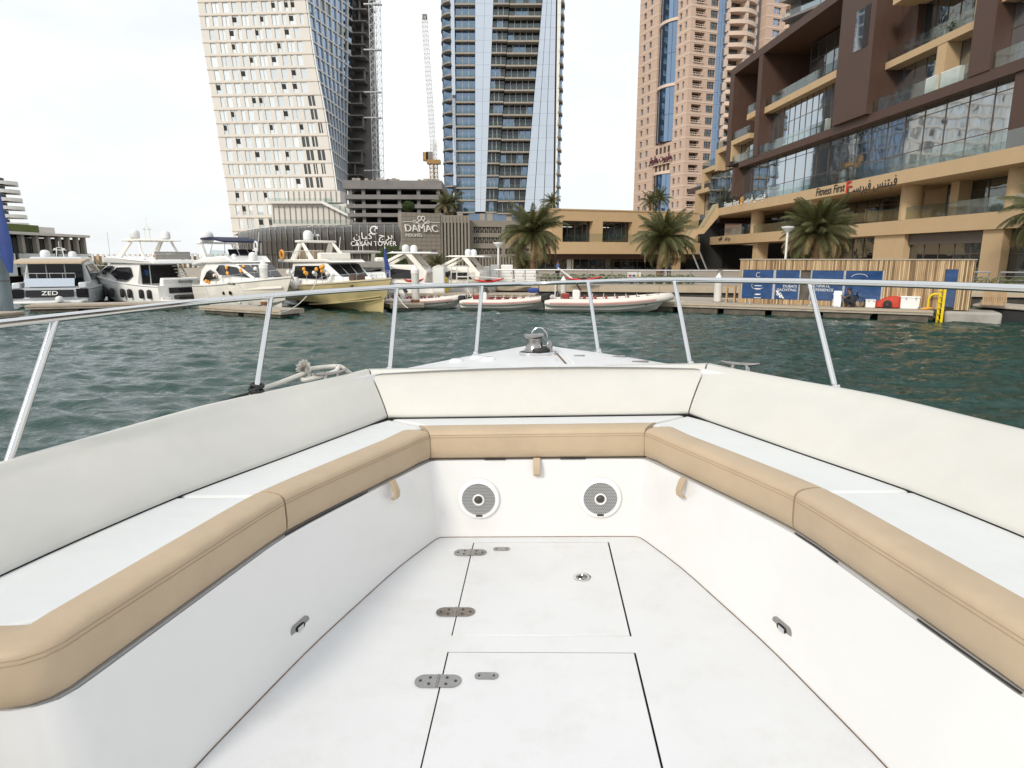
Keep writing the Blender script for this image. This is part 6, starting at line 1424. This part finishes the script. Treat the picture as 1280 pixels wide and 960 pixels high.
def palm(base, h, R, label, n=52, lean=(0,0), k=0, tr=.2, name='palm_tree', group=None, skirt=True):
    t = thing(name, label, 'palm tree', base, 0, group); rd = random.Random(k); m = MB(); pts = []; rs = []
    top = V((lean[0],lean[1],h))
    for i in range(26):
        s = i/25; pts.append(V((lean[0]*s*s, lean[1]*s*s, h*s))); rs.append(tr*(1.25-.4*s**.5)*(1.09 if i % 2 else .96)*(1.3 if s > .9 else 1))
    m.tube(pts, rs, 10); tk = part('trunk', m, M['trunk'], t)
    m = MB()
    for i in range(40):
        a = i*2.4; z = h*(.80+.2*i/40); q = V((cos(a),sin(a),0)); s = z/h; c = V((lean[0]*s*s,lean[1]*s*s,z)); m.tube([c+q*tr*.9, c+q*tr*1.5+V((0,0,.22))], [.06,.03], 4)
    part('leaf_stub', m, M['trunk'], tk, kind='stuff')
    for i in range(n):
        u = (i+.5)/n; el = radians(lerp(82, -22 if skirt else -5, u**.85)) + rd.uniform(-.2,.2); az = i*2.39996 + rd.uniform(-.25,.25); kind = min(4, max(0, int(u*3.4 + rd.uniform(0,1.4)))); sc = R*rd.uniform(.82,1.08)*(1 if u > .12 else .75)
        Mx = Matrix.Translation(top + V((0,0,-.18*u*2))) @ Matrix.Rotation(az,4,'Z') @ Matrix.Rotation(-el,4,'Y') @ Matrix.Rotation(rd.uniform(-.5,.5),4,'X') @ Matrix.Scale(sc,4)
        inst('frond', FR[kind][1 if (u > .72 and rd.random() < .5) else 0], t, M=Mx)
    return t
def pbase(px, Y): p = P(px, 340, Y); p.z = 1.0; return p
def ptop(px, py, Y): return P(px, py, Y).z - 1.0
palm(pbase(666,62), ptop(667,290,62), 3.6, 'large palm on the promenade left of the beige two storey building', 74, k=1, tr=.26)
palm(pbase(824,60), ptop(830,296,60), 3.3, 'large palm on the promenade right of the beige two storey building', 82, (.35,0), k=2, tr=.26)
palm(pbase(1018,48), ptop(1014,287,48), 3.1, 'dense palm behind the slatted kiosk, shaggy crown over its roof', 96, k=3, tr=.26)
palm(pbase(1306,44), ptop(1306,262,44), 3.2, 'palm at the right edge, only its fronds reaching into the frame', 76, k=4, tr=.25)
palm(pbase(655,80), ptop(655,330,80), 2.6, 'small low palm behind the white lockers', 34, k=5, tr=.2)
palm(pbase(545,82), ptop(545,330,82), 2.3, 'small low palm in front of the grey stone podium', 30, k=6, tr=.2)
def roofpalm(px, y0, y1, Y, R, k, label, group): b = P(px, y0, Y); palm(b, P(px, y1, Y).z-b.z, R, label, 26, k=k, tr=.16, group=group)
roofpalm(556,270,254,118,2.9,7,'left one of the paired palms on the podium roof','palms on the podium roof'); roofpalm(566,270,251,119,2.6,8,'right, taller one of the paired palms on the podium roof','palms on the podium roof')
roofpalm(812,268,250,118,2.3,9,'lower palm behind the beige roof before the salmon tower','palms behind the beige roof'); roofpalm(824,268,246,119,2.6,10,'taller palm behind the beige roof before the salmon tower','palms behind the beige roof'); roofpalm(689,266,250,119,2.2,12,'single palm at the foot of the glass tower behind the beige building','palms on the podium roof')
palm(pbase(126,74), ptop(126,343,74), 2.5, 'small dark palm on the far bank between the grey and flybridge yachts', 30, k=11, tr=.2)
def shrub(name, label, boxes, n, size, cat='shrub', mt='leaf', k=0):
    rd = random.Random(k); m = MB()
    for (c, r) in boxes:
        c = V(c)
        for i in range(n):
            d = V((rd.gauss(0,1),rd.gauss(0,1),rd.gauss(0,1))).normalized()*rd.uniform(.55,1.05)**.5; p = c + V((d.x*r[0],d.y*r[1],d.z*r[2])); a = V((rd.gauss(0,1),rd.gauss(0,1),rd.gauss(0,1))).normalized()*size*rd.uniform(.6,1.3); b = a.orthogonal().normalized()*size*.5
            m.add([p-a, p+b, p+a, p-b], [(0,1,2,3)])
    t = wthing(name, label, cat, boxes[0][0]); part('foliage', m, M[mt], t, kind='stuff'); mm = MB()
    for (c, r) in boxes: mm.tube([V(c)-V((0,0,r[2]*1.02)), V(c)+V((0,0,r[2]*.3))], [.12,.05], 6)
    part('stem', mm, M['trunk'], t); return t
c = P(510.5,258,112); shrub('roof_shrub', 'round dark shrub on top of the grey stone podium', [(c,(1.1,1.0,.85))], 900, .16, k=1)
shrub('bush', 'tall dark bush between the ribbed podium and the cruisers', [(P(488,322,70),(1.5,1.2,1.3)), (P(478,330,70),(1.0,1,.9)), (P(497,330,70),(1.1,1,.9))], 800, .14, k=2)
h0, h1 = V((2.3,51.0,1.35)), V((13.6,48.2,1.35)); bx = [(h0.lerp(h1,(i+.5)/16),(.45,.4,.38)) for i in range(16)]; shrub('hedge', 'long clipped yellow green hedge behind the promenade railing', bx, 260, .07, 'hedge', 'hedge', 3)
h0, h1 = V((27,44.5,1.35)), V((44,39,1.35)); bx = [(h0.lerp(h1,(i+.5)/18),(.55,.4,.35)) for i in range(18)]; shrub('hedge', 'clipped green hedge behind the railing right of the kiosk', bx, 220, .08, 'hedge', 'hedge', 4)

# ------------------------------------------------------------------ pilings, lamps, flags
def piling(px, y0, y1, w, label, rust=True):
    b = G(px, y1, 0); top = P(px, y0, b.y).z; r = w*b.y/FPX/2; t = wthing('mooring_piling', label, 'piling', b.xy.to_3d())
    part('pile', MB().lathe([(r,-.3),(r,top-r*1.8)], (b.x,b.y,0), 20), M['pile'], t, smooth=True)
    part('cap', MB().lathe([(r*1.08,top-r*2.4),(r*1.08,top-r*1.5),(r*.95,top-r*1.4),(.02,top)], (b.x,b.y,0), 20), M['whitep'], t, smooth=True)
    part('collar', MB().lathe([(r*1.25,.36),(r*1.3,.42),(r*1.3,.52),(r*1.02,.55)], (b.x,b.y,0), 20), M['rust'], t, smooth=True)
M['pile'] = mat('painted pile', (.62,.61,.57), .6, var=.12, vs=2, stretch=(3,3,.4), dirt=.45, ds=1.6, dcol=(.22,.12,.05)); M['rust'] = mat('rusty collar', (.22,.09,.035), .9, var=.5, vs=8)
piling(333,324,389,9.5,'white capped piling in front of the yacht with orange balloons'); piling(520,330,386,9.5,'white capped piling in front of the cream cruiser'); piling(704,345,377,7,'short white piling between the middle and right inflatable boats'); piling(896,341,389,9.5,'white rust stained piling at the left end of the kiosk dock')
b = G(6,399,0); t = wthing('steel_pile', 'thick grey blue steel pile at the left edge with a furled blue flag', 'piling', b.xy.to_3d()); r = 22*b.y/FPX/2; zt = P(4,318,b.y).z
part('pile', MB().lathe([(r,-.5),(r,zt)], (b.x,b.y,0), 24), M['bluegrey'] if 'bluegrey' in M else M['silver'], t, smooth=True); part('pile_band', MB().lathe([(r*1.02,P(4,352,b.y).z),(r*1.03,P(4,350,b.y).z)], (b.x,b.y,0), 24), M['slab'], t)
def furled(label, pts, ws, loc):
    t = wthing('furled_flag', label, 'flag', loc); m = MB(); rings = []
    for (p, w) in zip(pts, ws): rings.append([p + V((w*cos(q)*(1+.25*cos(3*q)), .35*w*sin(q), 0)) for q in [2*pi*i/12 for i in range(12)]])
    m.loft(rings); part('cloth', m, M['bluep'], t, smooth=True); return t
furled('furled dark blue flag hanging beside the steel pile at the left edge', [P(-4,230,b.y-.6), P(0,268,b.y-.6), P(4,300,b.y-.6), P(8,320,b.y-.6), P(13,341,b.y-.6)], [.05,.18,.30,.28,.10], b)
t = wthing('flag_pole', 'thin pole at the left edge carrying the furled blue flag', 'pole', b); part('pole', MB().tube([P(-3,400,b.y-.5), P(-5,180,b.y-.5)], .03, 6), M['mull'], t)
fb_ = P(487,360,42.5); furled('furled blue flag on a thin staff behind the yellow hull', [P(481,311,42.5), P(482,325,42.5), P(484,338,42.5), P(486,349,42.5)], [.05,.12,.16,.10], fb_)
t = wthing('flag_staff', 'thin staff with a white foot behind the yellow hull', 'pole', fb_); part('staff', MB().tube([P(484,365,42.6), P(481,308,42.6)], .03, 6), M['whitep'], t); part('staff_foot', MB().lathe([(.14,0),(.14,.9),(.05,1.0)], P(484,366,42.6), 10), M['whitep'], t, smooth=True)
def lamp(px, y0, y1, Y, label):
    b = P(px, y1, Y); b.z = 1.0; zt = P(px, y0, Y).z; t = wthing('street_lamp', label, 'street lamp', b)
    part('pole', MB().tube([b, V((b.x,b.y,zt-.45))], .07, 8), M['whitep'], t, smooth=True); part('lamp_head', MB().lathe([(.06,-.5),(.08,-.4),(.38,-.1),(.40,0),(.02,.03)], (b.x,b.y,zt), 16), M['whitep'], t, smooth=True, ang=30); part('lamp_lens', MB().lathe([(.30,-.16),(.05,-.36)], (b.x,b.y,zt), 14), M['gl_pale'], t)
lamp(980,283,345,43,'white street lamp with a flared head above the kiosk roof'); lamp(623,303,350,52,'white street lamp with a flared head among the white lockers')
# white lockers on the promenade
for i, (px0, px1, y0, lab) in enumerate(((592,604,337,'lowest white locker at the left end of the promenade row'),(604,612,333,'narrow white locker second from the left of the row'),(613,623,331,'tall white locker just left of the street lamp'),(626.5,641,331,'tall wide white locker just right of the street lamp'),(643,656,338,'low white locker second from the right of the row'),(657,670,338,'low white locker at the right end of the row'))):
    a, b = P(px0,351,50.5), P(px1,351,50.5); zt = P(px0,y0,50.5).z; t = wthing('locker', lab, 'locker', a, 'white lockers on the promenade')
    part('cabinet', MB().box(a.x,50.5,1.0,b.x,51.4,zt), M['whitep'], t, bev=.02); part('door', MB().box(a.x+.06,50.47,1.1,b.x-.06,50.497,zt-.08), M['whitep'], t); part('handle', MB().box(b.x-.14,50.44,lerp(1,zt,.5),b.x-.11,50.468,lerp(1,zt,.5)+.15), M['frame'], t)
def bin_(px, y0, col, label):
    p = P(px, 352, 46.6); zt = P(px, y0, 46.6).z; t = wthing('drum', label, 'drum', p); part('drum_body', MB().lathe([(.26,.55),(.29,.7),(.29,zt-.25),(.22,zt-.1),(.1,zt)], (p.x,p.y,0), 16), M[col], t, smooth=True); part('lid', MB().lathe([(.11,zt),(.11,zt+.06),(.01,zt+.06)], (p.x,p.y,0), 12), M['black'], t)
bin_(547.5,346,'redp','red drum beside the yellow one on the pontoon'); bin_(556,346,'yellowp','yellow drum beside the red one on the pontoon')
a = P(564,358,46.2); a.z = .5; t = wthing('gangway_frame', 'pale metal gangway frame with rails behind the inflatable boats', 'gangway', a); 
def fpt(px, py, Y=46.2): return P(px, py, Y)
for dy in (0,.9):
    for p in (((564,357),(564,333)),((571,357),(571,333)),((585,357),(585,333)),((564,333),(585,333)),((564,340),(585,340)),((571,346),(585,346)),((557,357),(564,343)),((585,345),(660,351))): part('rail_tube', MB().tube([fpt(*p[0],46.2+dy), fpt(*p[1],46.2+dy)], .05, 6), M['cream'], t)
m = MB(); m.prism([fpt(585,352), fpt(662,357), fpt(662,358.5), fpt(585,354)], (0,.9,0)); part('gangway_deck', m, M['dockw'], t)
c = P(550,342,47.2); t = wthing('white_cabinet', 'white cabinet with a peaked top beside the metal gangway', 'cabinet', c); m = MB(); w = .42; z0, z1, z2 = .5, P(548,334,45.4).z, P(548,331,45.4).z; x = P(548,340,45.4).x
m.prism([(x-w,45.4,z0),(x+w,45.4,z0),(x+w,45.4,z1),(x,45.4,z2),(x-w,45.4,z1)], (0,.6,0)); part('cabinet_body', m, M['cream'], t, bev=.03); part('cabinet_door', MB().box(x-w+.07,45.37,z0+.1,x+w-.07,45.397,z1-.05), M['whitep'], t)
# kayak and boom on the promenade edge
def kayak(px0, px1, py, Y, label):
    a, b = P(px0,py,Y), P(px1,py-1.5,Y); d = (b-a); L = d.length; d.normalize(); t = wthing('kayak', label, 'kayak', a); m = MB(); rings = []
    for i in range(13): s = i/12; w = .26*sin(pi*min(.97,max(.03,s)))**.6; c = a + d*L*s + V((0,0,.18*(2*s-1)**2)); rings.append([c + V((0,w*cos(q),.085*sin(q)*(w/.28+.2))) for q in [2*pi*k/10 for k in range(10)]])
    m.loft(rings); part('kayak_hull', m, M['redp'], t, smooth=True); c = a + d*L*.5; part('cockpit_rim', MB().lathe([(.3,.07),(.32,.11),(.26,.12),(.24,.08)], c, 14), M['black'], t, smooth=True)
kayak(592,630,352.5,45.9,'red kayak on the rack behind the middle inflatable boat'); kayak(706,752,350.5,45.6,'red kayak on the promenade edge by the short white piling'); kayak(505,531,352.5,45.8,'red kayak on the pontoon beside the cream cruiser')
t = wthing('boom_pole', 'slanting white boom above the red kayak', 'pole', P(697,334,46)); part('boom', MB().tube([P(697,334.5,46), P(717,350,46)], [.04,.09], 8), M['whitep'], t, smooth=True)
# rail mounted sign board
a, b = P(784,349,47.2), P(801,349,47.2); t = wthing('sign_board', 'white information board with coloured marks at the promenade railing', 'sign', a); z0, z1 = P(790,347,47.2).z, P(790,340.5,47.2).z
part('board', MB().box(a.x,47.2,z0,b.x,47.26,z1), M['whitep'], t)
for i, c in enumerate(('redp','print','yellowp')): part('board_mark', MB().box(lerp(a.x,b.x,.1+.29*i),47.18,z0+.08,lerp(a.x,b.x,.3+.29*i),47.197,z0+.2), M[c], t)
for q in (.15,.85): part('leg', MB().box(lerp(a.x,b.x,q)-.03,47.22,1.0,lerp(a.x,b.x,q)+.03,47.25,z0), M['mull'], t)
# ------------------------------------------------------------------ things on the kiosk dock
def dk(px, off=0.0):
    """point on the dock deck at photo column px, off metres behind its water edge"""
    u = (px-640)/FPX; q = DA + DN*off; tt = (u*1.0*q.y - q.x)/(DU.x - u*DU.y*1.0); p = q + DU*tt; p.z = .523; return p
def kfr(p): return DU, DN
# white boxes
def cooler(px0, px1, h, label, off=.35, d=.55):
    a = dk(px0,off); b = dk(px1,off); L = (b-a).length; t = wthing('storage_box', label, 'box', a)
    part('box_body', MB().obox(a, DU*L, DN*d, (0,0,h*.86)), M['whitep'], t, bev=.03); part('lid', MB().obox(a-DU*.015-DN*.015+V((0,0,h*.865)), DU*(L+.03), DN*(d+.03), (0,0,h*.135)), M['plast'], t, bev=.02)
    for q in (.25,.75): part('latch', MB().obox(a+DU*(L*q)-DN*.022+V((0,0,h*.74)), DU*.06, DN*.018, (0,0,h*.2)), M['mull'], t)
cooler(1079.5,1092,.40,'small white box between the bicycle and the red covered cart'); cooler(1123,1147,.60,'big white box between the red covered cart and the yellow ladder', d=.7)
# red covered cart
a, b = dk(1092.5,.35), dk(1123,.35); L = (b-a).length; t = wthing('covered_cart', 'cart under a red cover with one black wheel showing', 'cart', a); m = MB(); rings = []
for i in range(11):
    s = i/10; top = lerp(.30,.58,min(1,s*1.7)) * (1 if s < .8 else 1-.10*(s-.8)/.2); w = .36*(1 if .08 < s < .92 else .8); c = a + DU*L*s + DN*.4; rd = random.Random(i); j = lambda: rd.uniform(-.02,.02)
    rings.append([c + DN*(-w)+V((0,0,.05)), c + DN*(-w*1.02+j())+V((0,0,top*.55)), c + DN*(-w*.8+j())+V((0,0,top*.95+j())), c+V((0,0,top+.02+j())), c + DN*(w*.8)+V((0,0,top*.95)), c + DN*w+V((0,0,top*.5)), c + DN*w+V((0,0,.05))])
m.loft(rings); part('cover', m, M['cover'] if 'cover' in M else M['redp'], t, smooth=True, ang=50)
c = a + DU*L*.47 - DN*.05 + V((0,0,.20)); w = part('wheel', MB().lathe([(.11,-.06),(.19,-.05),(.20,0),(.19,.05),(.11,.06)], c, 22, DN), M['black'], t, smooth=True); part('rim', MB().lathe([(.11,.0),(.10,-.05),(.03,-.06),(.02,-.075),(.001,-.075)], c, 18, DN), M['redp'], w, smooth=True)
# bicycle
def bicycle():
    a = dk(1046.5,.75); b = dk(1078,.75); L = (b-a).length; t = wthing('bicycle', 'dark bicycle leaning at the blue window beside the crouching man', 'bicycle', a); R = .335*L/1.65; k = L/1.65; up = V((0,0,1))
    q = lambda x, z: a + DU*x*k + up*z*k + DN*(-.12+.12*z)
    for x in (.34,1.36):
        c = q(x,.34); w = part('wheel', MB().tube([c + (DU*cos(s)+up*sin(s))*R for s in [2*pi*i/26 for i in range(27)]], .028*k, 6), M['black'], t, smooth=True); m = MB()
        for i in range(14): s = 2*pi*i/14; m.tube([c, c+(DU*cos(s)+up*sin(s))*R], .004, 3)
        part('spoke', m, M['mull'], w, kind='stuff')
    m = MB()
    for p0, p1 in (((.34,.34),(.80,.30)),((.34,.34),(.62,.72)),((.80,.30),(.60,.86)),((.80,.30),(1.16,.76)),((.62,.72),(1.14,.84)),((1.12,.98),(1.36,.34))): m.tube([q(*p0),q(*p1)], .022, 6)
    part('frame', m, M['tint'], t); part('saddle', MB().obox(q(.46,.88)-DN*.06, DU*.26*k, DN*.12, (0,0,.06)), M['black'], t, bev=.02)
    m = MB(); m.tube([q(1.12,.98), q(1.10,1.05), q(1.22,1.08)], .02, 6); m.tube([q(1.10,1.05)-DN*.28, q(1.10,1.05)+DN*.28], .018, 6); part('handlebar', m, M['black'], t)
    m = MB(); m.lathe([(.10*k,-.01),(.10*k,.01)], q(.80,.30)-DN*.05, 16, DN); m.tube([q(.80,.30)-DN*.07, q(.92,.18)-DN*.07], .014, 5); part('crank', m, M['mull'], t)
bicycle()
# white panel the man works on
p = dk(1039,.30); t = wthing('white_signboard', 'upright white board steadied by the crouching man', 'board', p); part('panel_board', MB().obox(p, DU*.36, DN*.10, (0,0,.80)), M['gl_pale'], t, bev=.015)
for z in (.1,.3,.6): part('clip', MB().obox(p-DU*.03+V((0,0,z)), DU*.028, DN*.10, (0,0,.06)), M['whitep'], t)
# yellow ladder and hoop
e = DB + DU*.15 + DN*.2; t = wthing('dock_ladder', 'yellow ladder standing at the end of the pontoon', 'ladder', V((e.x,e.y,.5)))
for q in (0,.36): part('ladder_rail', MB().obox(e+DU*q*.35-DN*q+V((0,0,-.35)), DU*.11, DN*.09, (0,0,2.0-.1*q)), M['yellowp'], t, bev=.02)
for i in range(7): part('rung', MB().tube([e+DU*.05+V((0,0,-.2+i*.27)), e+DU*.18-DN*.32+V((0,0,-.2+i*.27))], .03, 6), M['yellowp'], t)
h_ = dk(1158,.3); t = wthing('yellow_hoop', 'yellow tubular hoop on the pontoon beside the ladder', 'hoop', h_); part('hoop_tube', MB().tube([h_ + DU*x + V((0,0,z)) for x, z in ((-.02,0),(-.02,.5),(.03,.66),(.16,.74),(.32,.74),(.42,.66),(.45,.5))], .05, 8), M['yellowp'], t, smooth=True); part('hoop_foot', MB().obox(h_-DU*.1-DN*.06, DU*.16, DN*.12, (0,0,.03)), M['yellowp'], t)
t = wthing('hose_coil', 'heap of orange and white hose beside the big white box', 'hose', dk(1152,.2)); rd = random.Random(9); c = dk(1152,.15); m = MB(); m.tube([c + DU*(.10*cos(i*.5)*(1.2+.5*sin(i*.17)) + .004*i) + DN*(.10*sin(i*.5)) + V((0,0,.03+.0012*i)) for i in range(60)], .022, 5); part('hose', m, M['orange'], t, smooth=True)
p = dk(905,1.2); t = wthing('timber_crate', 'open timber frame stand at the left end of the kiosk', 'crate', p)
for x, w in ((0,.08),(.42,.08)): part('upright', MB().obox(p+DU*x, DU*w, DN*.3, (0,0,.9)), M['timber'], t)
part('shelf', MB().obox(p+DU*.085+V((0,0,.80)), DU*.33, DN*.3, (0,0,.08)), M['timber'], t); part('shelf', MB().obox(p+DU*.085+V((0,0,.2)), DU*.33, DN*.3, (0,0,.05)), M['timber'], t)
# ------------------------------------------------------------------ people
def person(label, base, face, joints, cols, sc=1.0, hair=True):
    """joints: dict of name -> (x forward, y left, z up) for a figure 1.75 m tall; one continuous skinned body with clothing over it"""
    t = thing('person', label, 'person', base, face); t.scale = (sc,)*3; J = joints
    def skin(name, chains, rad, mt, sub=1):
        vs = []; idx = {}; es = []; rs = []
        for ch in chains:
            for i, n in enumerate(ch):
                if n not in idx: idx[n] = len(vs); vs.append(J[n]); rs.append(rad[n])
                if i: es.append((idx[ch[i-1]], idx[n]))
        me = bpy.data.meshes.new(name); me.from_pydata(vs, es, []); me.materials.append(mt); o = bpy.data.objects.new(name, me); COL.objects.link(o); o.parent = t
        mod = o.modifiers.new('s', 'SKIN'); mod.use_smooth_shade = True
        for i, r in enumerate(rs): v = me.skin_vertices[0].data[i]; v.radius = (r, r); v.use_root = (i == 0)
        sb = o.modifiers.new('d', 'SUBSURF'); sb.levels = sub; sb.render_levels = sub; return o
    R = dict(pelvis=.145, waist=.13, chest=.15, neck=.055, chin=.075, head=.098, crown=.06, sl=.075, el=.045, wl=.032, hl=.04, sr=.075, er=.045, wr=.032, hr=.04, kl=.065, al=.042, tl=.03, kr=.065, ar=.042, tr=.03, hipl=.095, hipr=.095)
    body = skin('body', [('pelvis','waist','chest','neck','chin','head','crown'), ('chest','sl','el','wl','hl'), ('chest','sr','er','wr','hr'), ('pelvis','hipl','kl','al','tl'), ('pelvis','hipr','kr','ar','tr')], R, M['skin'], 2)
    R2 = {k: v*1.16 for k, v in R.items()}; skin('shirt', [('pelvis','waist','chest'), ('chest','sl','el'), ('chest','sr','er')], {**R2, 'el': .06, 'er': .06, 'pelvis': .16}, cols[0], 2)
    skin('trousers', [('pelvis','hipl','kl','al'), ('pelvis','hipr','kr','ar')], {**R2, 'pelvis': .165}, cols[1], 2)
    hd = V(J['head']); m = MB(); m.ball(hd + V((-.018,0,.045)), .112, 12, 8, (1,.9,.85)); part('hair', m, M['black'], t, smooth=True)
    m = MB(); m.ball(hd + V((.105,0,-.01)), .02, 8, 5, (1.2,.8,1.2)); part('nose', m, M['skin'], t, smooth=True)
    for s in (-1,1): m = MB(); m.ball(hd + V((.088,s*.036,.03)), .012, 6, 4); part('eye', m, M['black'], t)
    for s_, hn, wn in ((1,'hl','wl'), (-1,'hr','wr')):
        hv = V(J[hn]); d = (hv - V(J[wn])).normalized(); side = d.cross(V((0,0,1))); side = side.normalized() if side.length > .1 else V((1,0,0))
        for i in range(4): o = hv + side*(.012*(i-1.5)*1.5); m = MB(); m.tube([o, o+d*.05, o+d*.085-V((0,0,.015))], [.011,.010,.007], 6); part('finger', m, M['skin'], body, smooth=True)
        m = MB(); m.tube([hv-d*.02+side*.03, hv+d*.02+side*.055], [.012,.009], 6); part('thumb', m, M['skin'], body, smooth=True)
    for fn in ('l','r'): a = V(J['a'+fn]); tt = V(J['t'+fn]); dd = (tt-a); m = MB(); m.tube([a+V((0,0,-.03))-dd*.25, a+V((0,0,-.045))+dd*.5, tt+V((0,0,-.01))+dd*.3], [.05,.048,.035], 8); part('shoe', m, M['black'], t, smooth=True)
    return t
STAND = dict(pelvis=(0,0,.95), waist=(0,0,1.1), chest=(0,0,1.32), neck=(.0,0,1.48), chin=(.03,0,1.56), head=(.03,0,1.65), crown=(.02,0,1.73), sl=(0,.19,1.40), el=(-.03,.25,1.13), wl=(.05,.26,.90), hl=(.07,.25,.82), sr=(0,-.19,1.40), er=(-.03,-.25,1.13), wr=(.05,-.26,.90), hr=(.07,-.25,.82),
             hipl=(0,.1,.90), kl=(.03,.11,.50), al=(0,.11,.09), tl=(.14,.12,.04), hipr=(0,-.1,.90), kr=(.05,-.11,.50), ar=(-.03,-.11,.09), tr=(.11,-.12,.04))
SQUAT = dict(pelvis=(-.10,0,.26), waist=(-.04,0,.38), chest=(.08,0,.60), neck=(.13,0,.76), chin=(.17,0,.83), head=(.18,0,.92), crown=(.17,0,1.0), sl=(.10,.19,.66), el=(.32,.24,.52), wl=(.52,.14,.60), hl=(.60,.12,.64), sr=(.10,-.19,.66), er=(.30,-.26,.44), wr=(.50,-.18,.56), hr=(.58,-.16,.58),
             hipl=(-.06,.11,.26), kl=(.36,.20,.44), al=(.08,.16,.08), tl=(.22,.18,.035), hipr=(-.06,-.11,.26), kr=(.38,-.20,.36), ar=(.06,-.16,.08), tr=(.20,-.18,.035))
M['sh_dark'] = mat('dark grey shirt', (.05,.055,.065), .85); M['sh_blue'] = mat('blue shirt', (.05,.10,.30), .85); M['sh_yel'] = mat('yellow shirt', (.6,.42,.05), .85); M['tr_dark'] = mat('dark trousers', (.02,.022,.03), .85)
p = dk(1062,.45); person('man in dark clothes crouching on the pontoon beside the bicycle', p, atan2(-DU.y,-DU.x), SQUAT, (M['sh_dark'], M['tr_dark']), .92)
def pp(px, Y): q = P(px,345,Y); q.z = 1.0; return q
person('person in a blue shirt walking on the promenade behind the railing', pp(697,51), 0.2, STAND, (M['sh_blue'], M['tr_dark']), .98)
person('person in a yellow top standing beside the beige pier', pp(828,66), -1.2, STAND, (M['sh_yel'], M['tr_dark'])); person('person in dark clothes standing right of the one in yellow', pp(836,66), -1.9, STAND, (M['sh_dark'], M['tr_dark']))
# ------------------------------------------------------------------ last small things: terrace plants, parasols, mooring lines, aerials
BFT = Fr((34.15,112), (.05,-1))
def terr(px, py, d): a, z = BFT.pick(px, py, d); return BFT.pt(a, z, d)
for k, (px, py, r, lab) in enumerate(((1196,33,.7,'leafy potted plant on the upper terrace beside the beige pier'),(1190,96,.6,'leafy potted plant behind the glass rail below the beige pier'),(1100,136,.75,'leafy potted plant on the long terrace beside the tall brown wall'))):
    shrub('potted_plant', lab, [(terr(px,py,-.8),(r,r*.8,r*.7))], 260, .13, 'plant', 'leaf', 60+k)
def parasol(px, y0, y1, d, lab, k):
    b, t_ = terr(px,y1,d), terr(px,y0,d); t = wthing('closed_parasol', lab, 'parasol', b); h = t_.z-b.z; rd = random.Random(k)
    part('pole', MB().tube([b, V((b.x,b.y,t_.z))], .04, 6), M['mull'], t); part('folded_canopy', MB().lathe([(.26,h*.28),(.34,h*.36),(.22,h*.7),(.06,h*.98),(.01,h*1.02)], b, 9), M['cream'], t, smooth=True, ang=30)
parasol(1067,139,157,-.4,'folded pale parasol on the long terrace, left of the tall brown wall',1); parasol(1104,128,147,-1.0,'folded pale parasol on the long terrace, right of the tall brown wall',2)
def rope_line(p, q, sag, lab):
    p, q = V(p), V(q); single('mooring_line', MB().tube([p.lerp(q,i/10)-V((0,0,sag*4*(i/10)*(1-i/10))) for i in range(11)], .025, 5), M['rope'], lab, 'rope', smooth=True)
rope_line(P(396,352,35.0), G(349,391,.42), .35, 'white mooring line from the bow of the yacht with the bimini to its finger pontoon')
rope_line(P(489,349,35.6), G(510,385,.42), .3, 'white mooring line from the yellow bow to the short finger pontoon')
rope_line(P(812,371,35.4), (9.6,36.0,.55), .12, 'mooring line from the largest inflatable boat to the kiosk pontoon')
for (px, y0, y1, Y, lab) in ((322,312,290,39.5,'whip aerial on the flybridge of the yacht with the bimini'),(424,312,296,39.5,'whip aerial beside the dome of the yellow hulled yacht')): single('whip_aerial', MB().tube([P(px,y0,Y), P(px+1.5,y1,Y)], .018, 4), M['whitep'], lab, 'aerial')
for k, (px, off) in enumerate(((935,.25),(1010,.25),(1150,.25))):
    p = dk(px, off); t = wthing('dock_cleat', ('small iron cleat at the left end of the kiosk front','small iron cleat below the open kiosk doorway','small iron cleat near the yellow hoop')[k], 'cleat', p)
    part('horn', MB().tube([p-DU*.16+V((0,0,.10)), p+V((0,0,.08)), p+DU*.16+V((0,0,.10))], .025, 6), M['dullsteel'], t, smooth=True); part('foot', MB().obox(p-DU*.07-DN*.04, DU*.14, DN*.08, (0,0,.08)), M['dullsteel'], t)
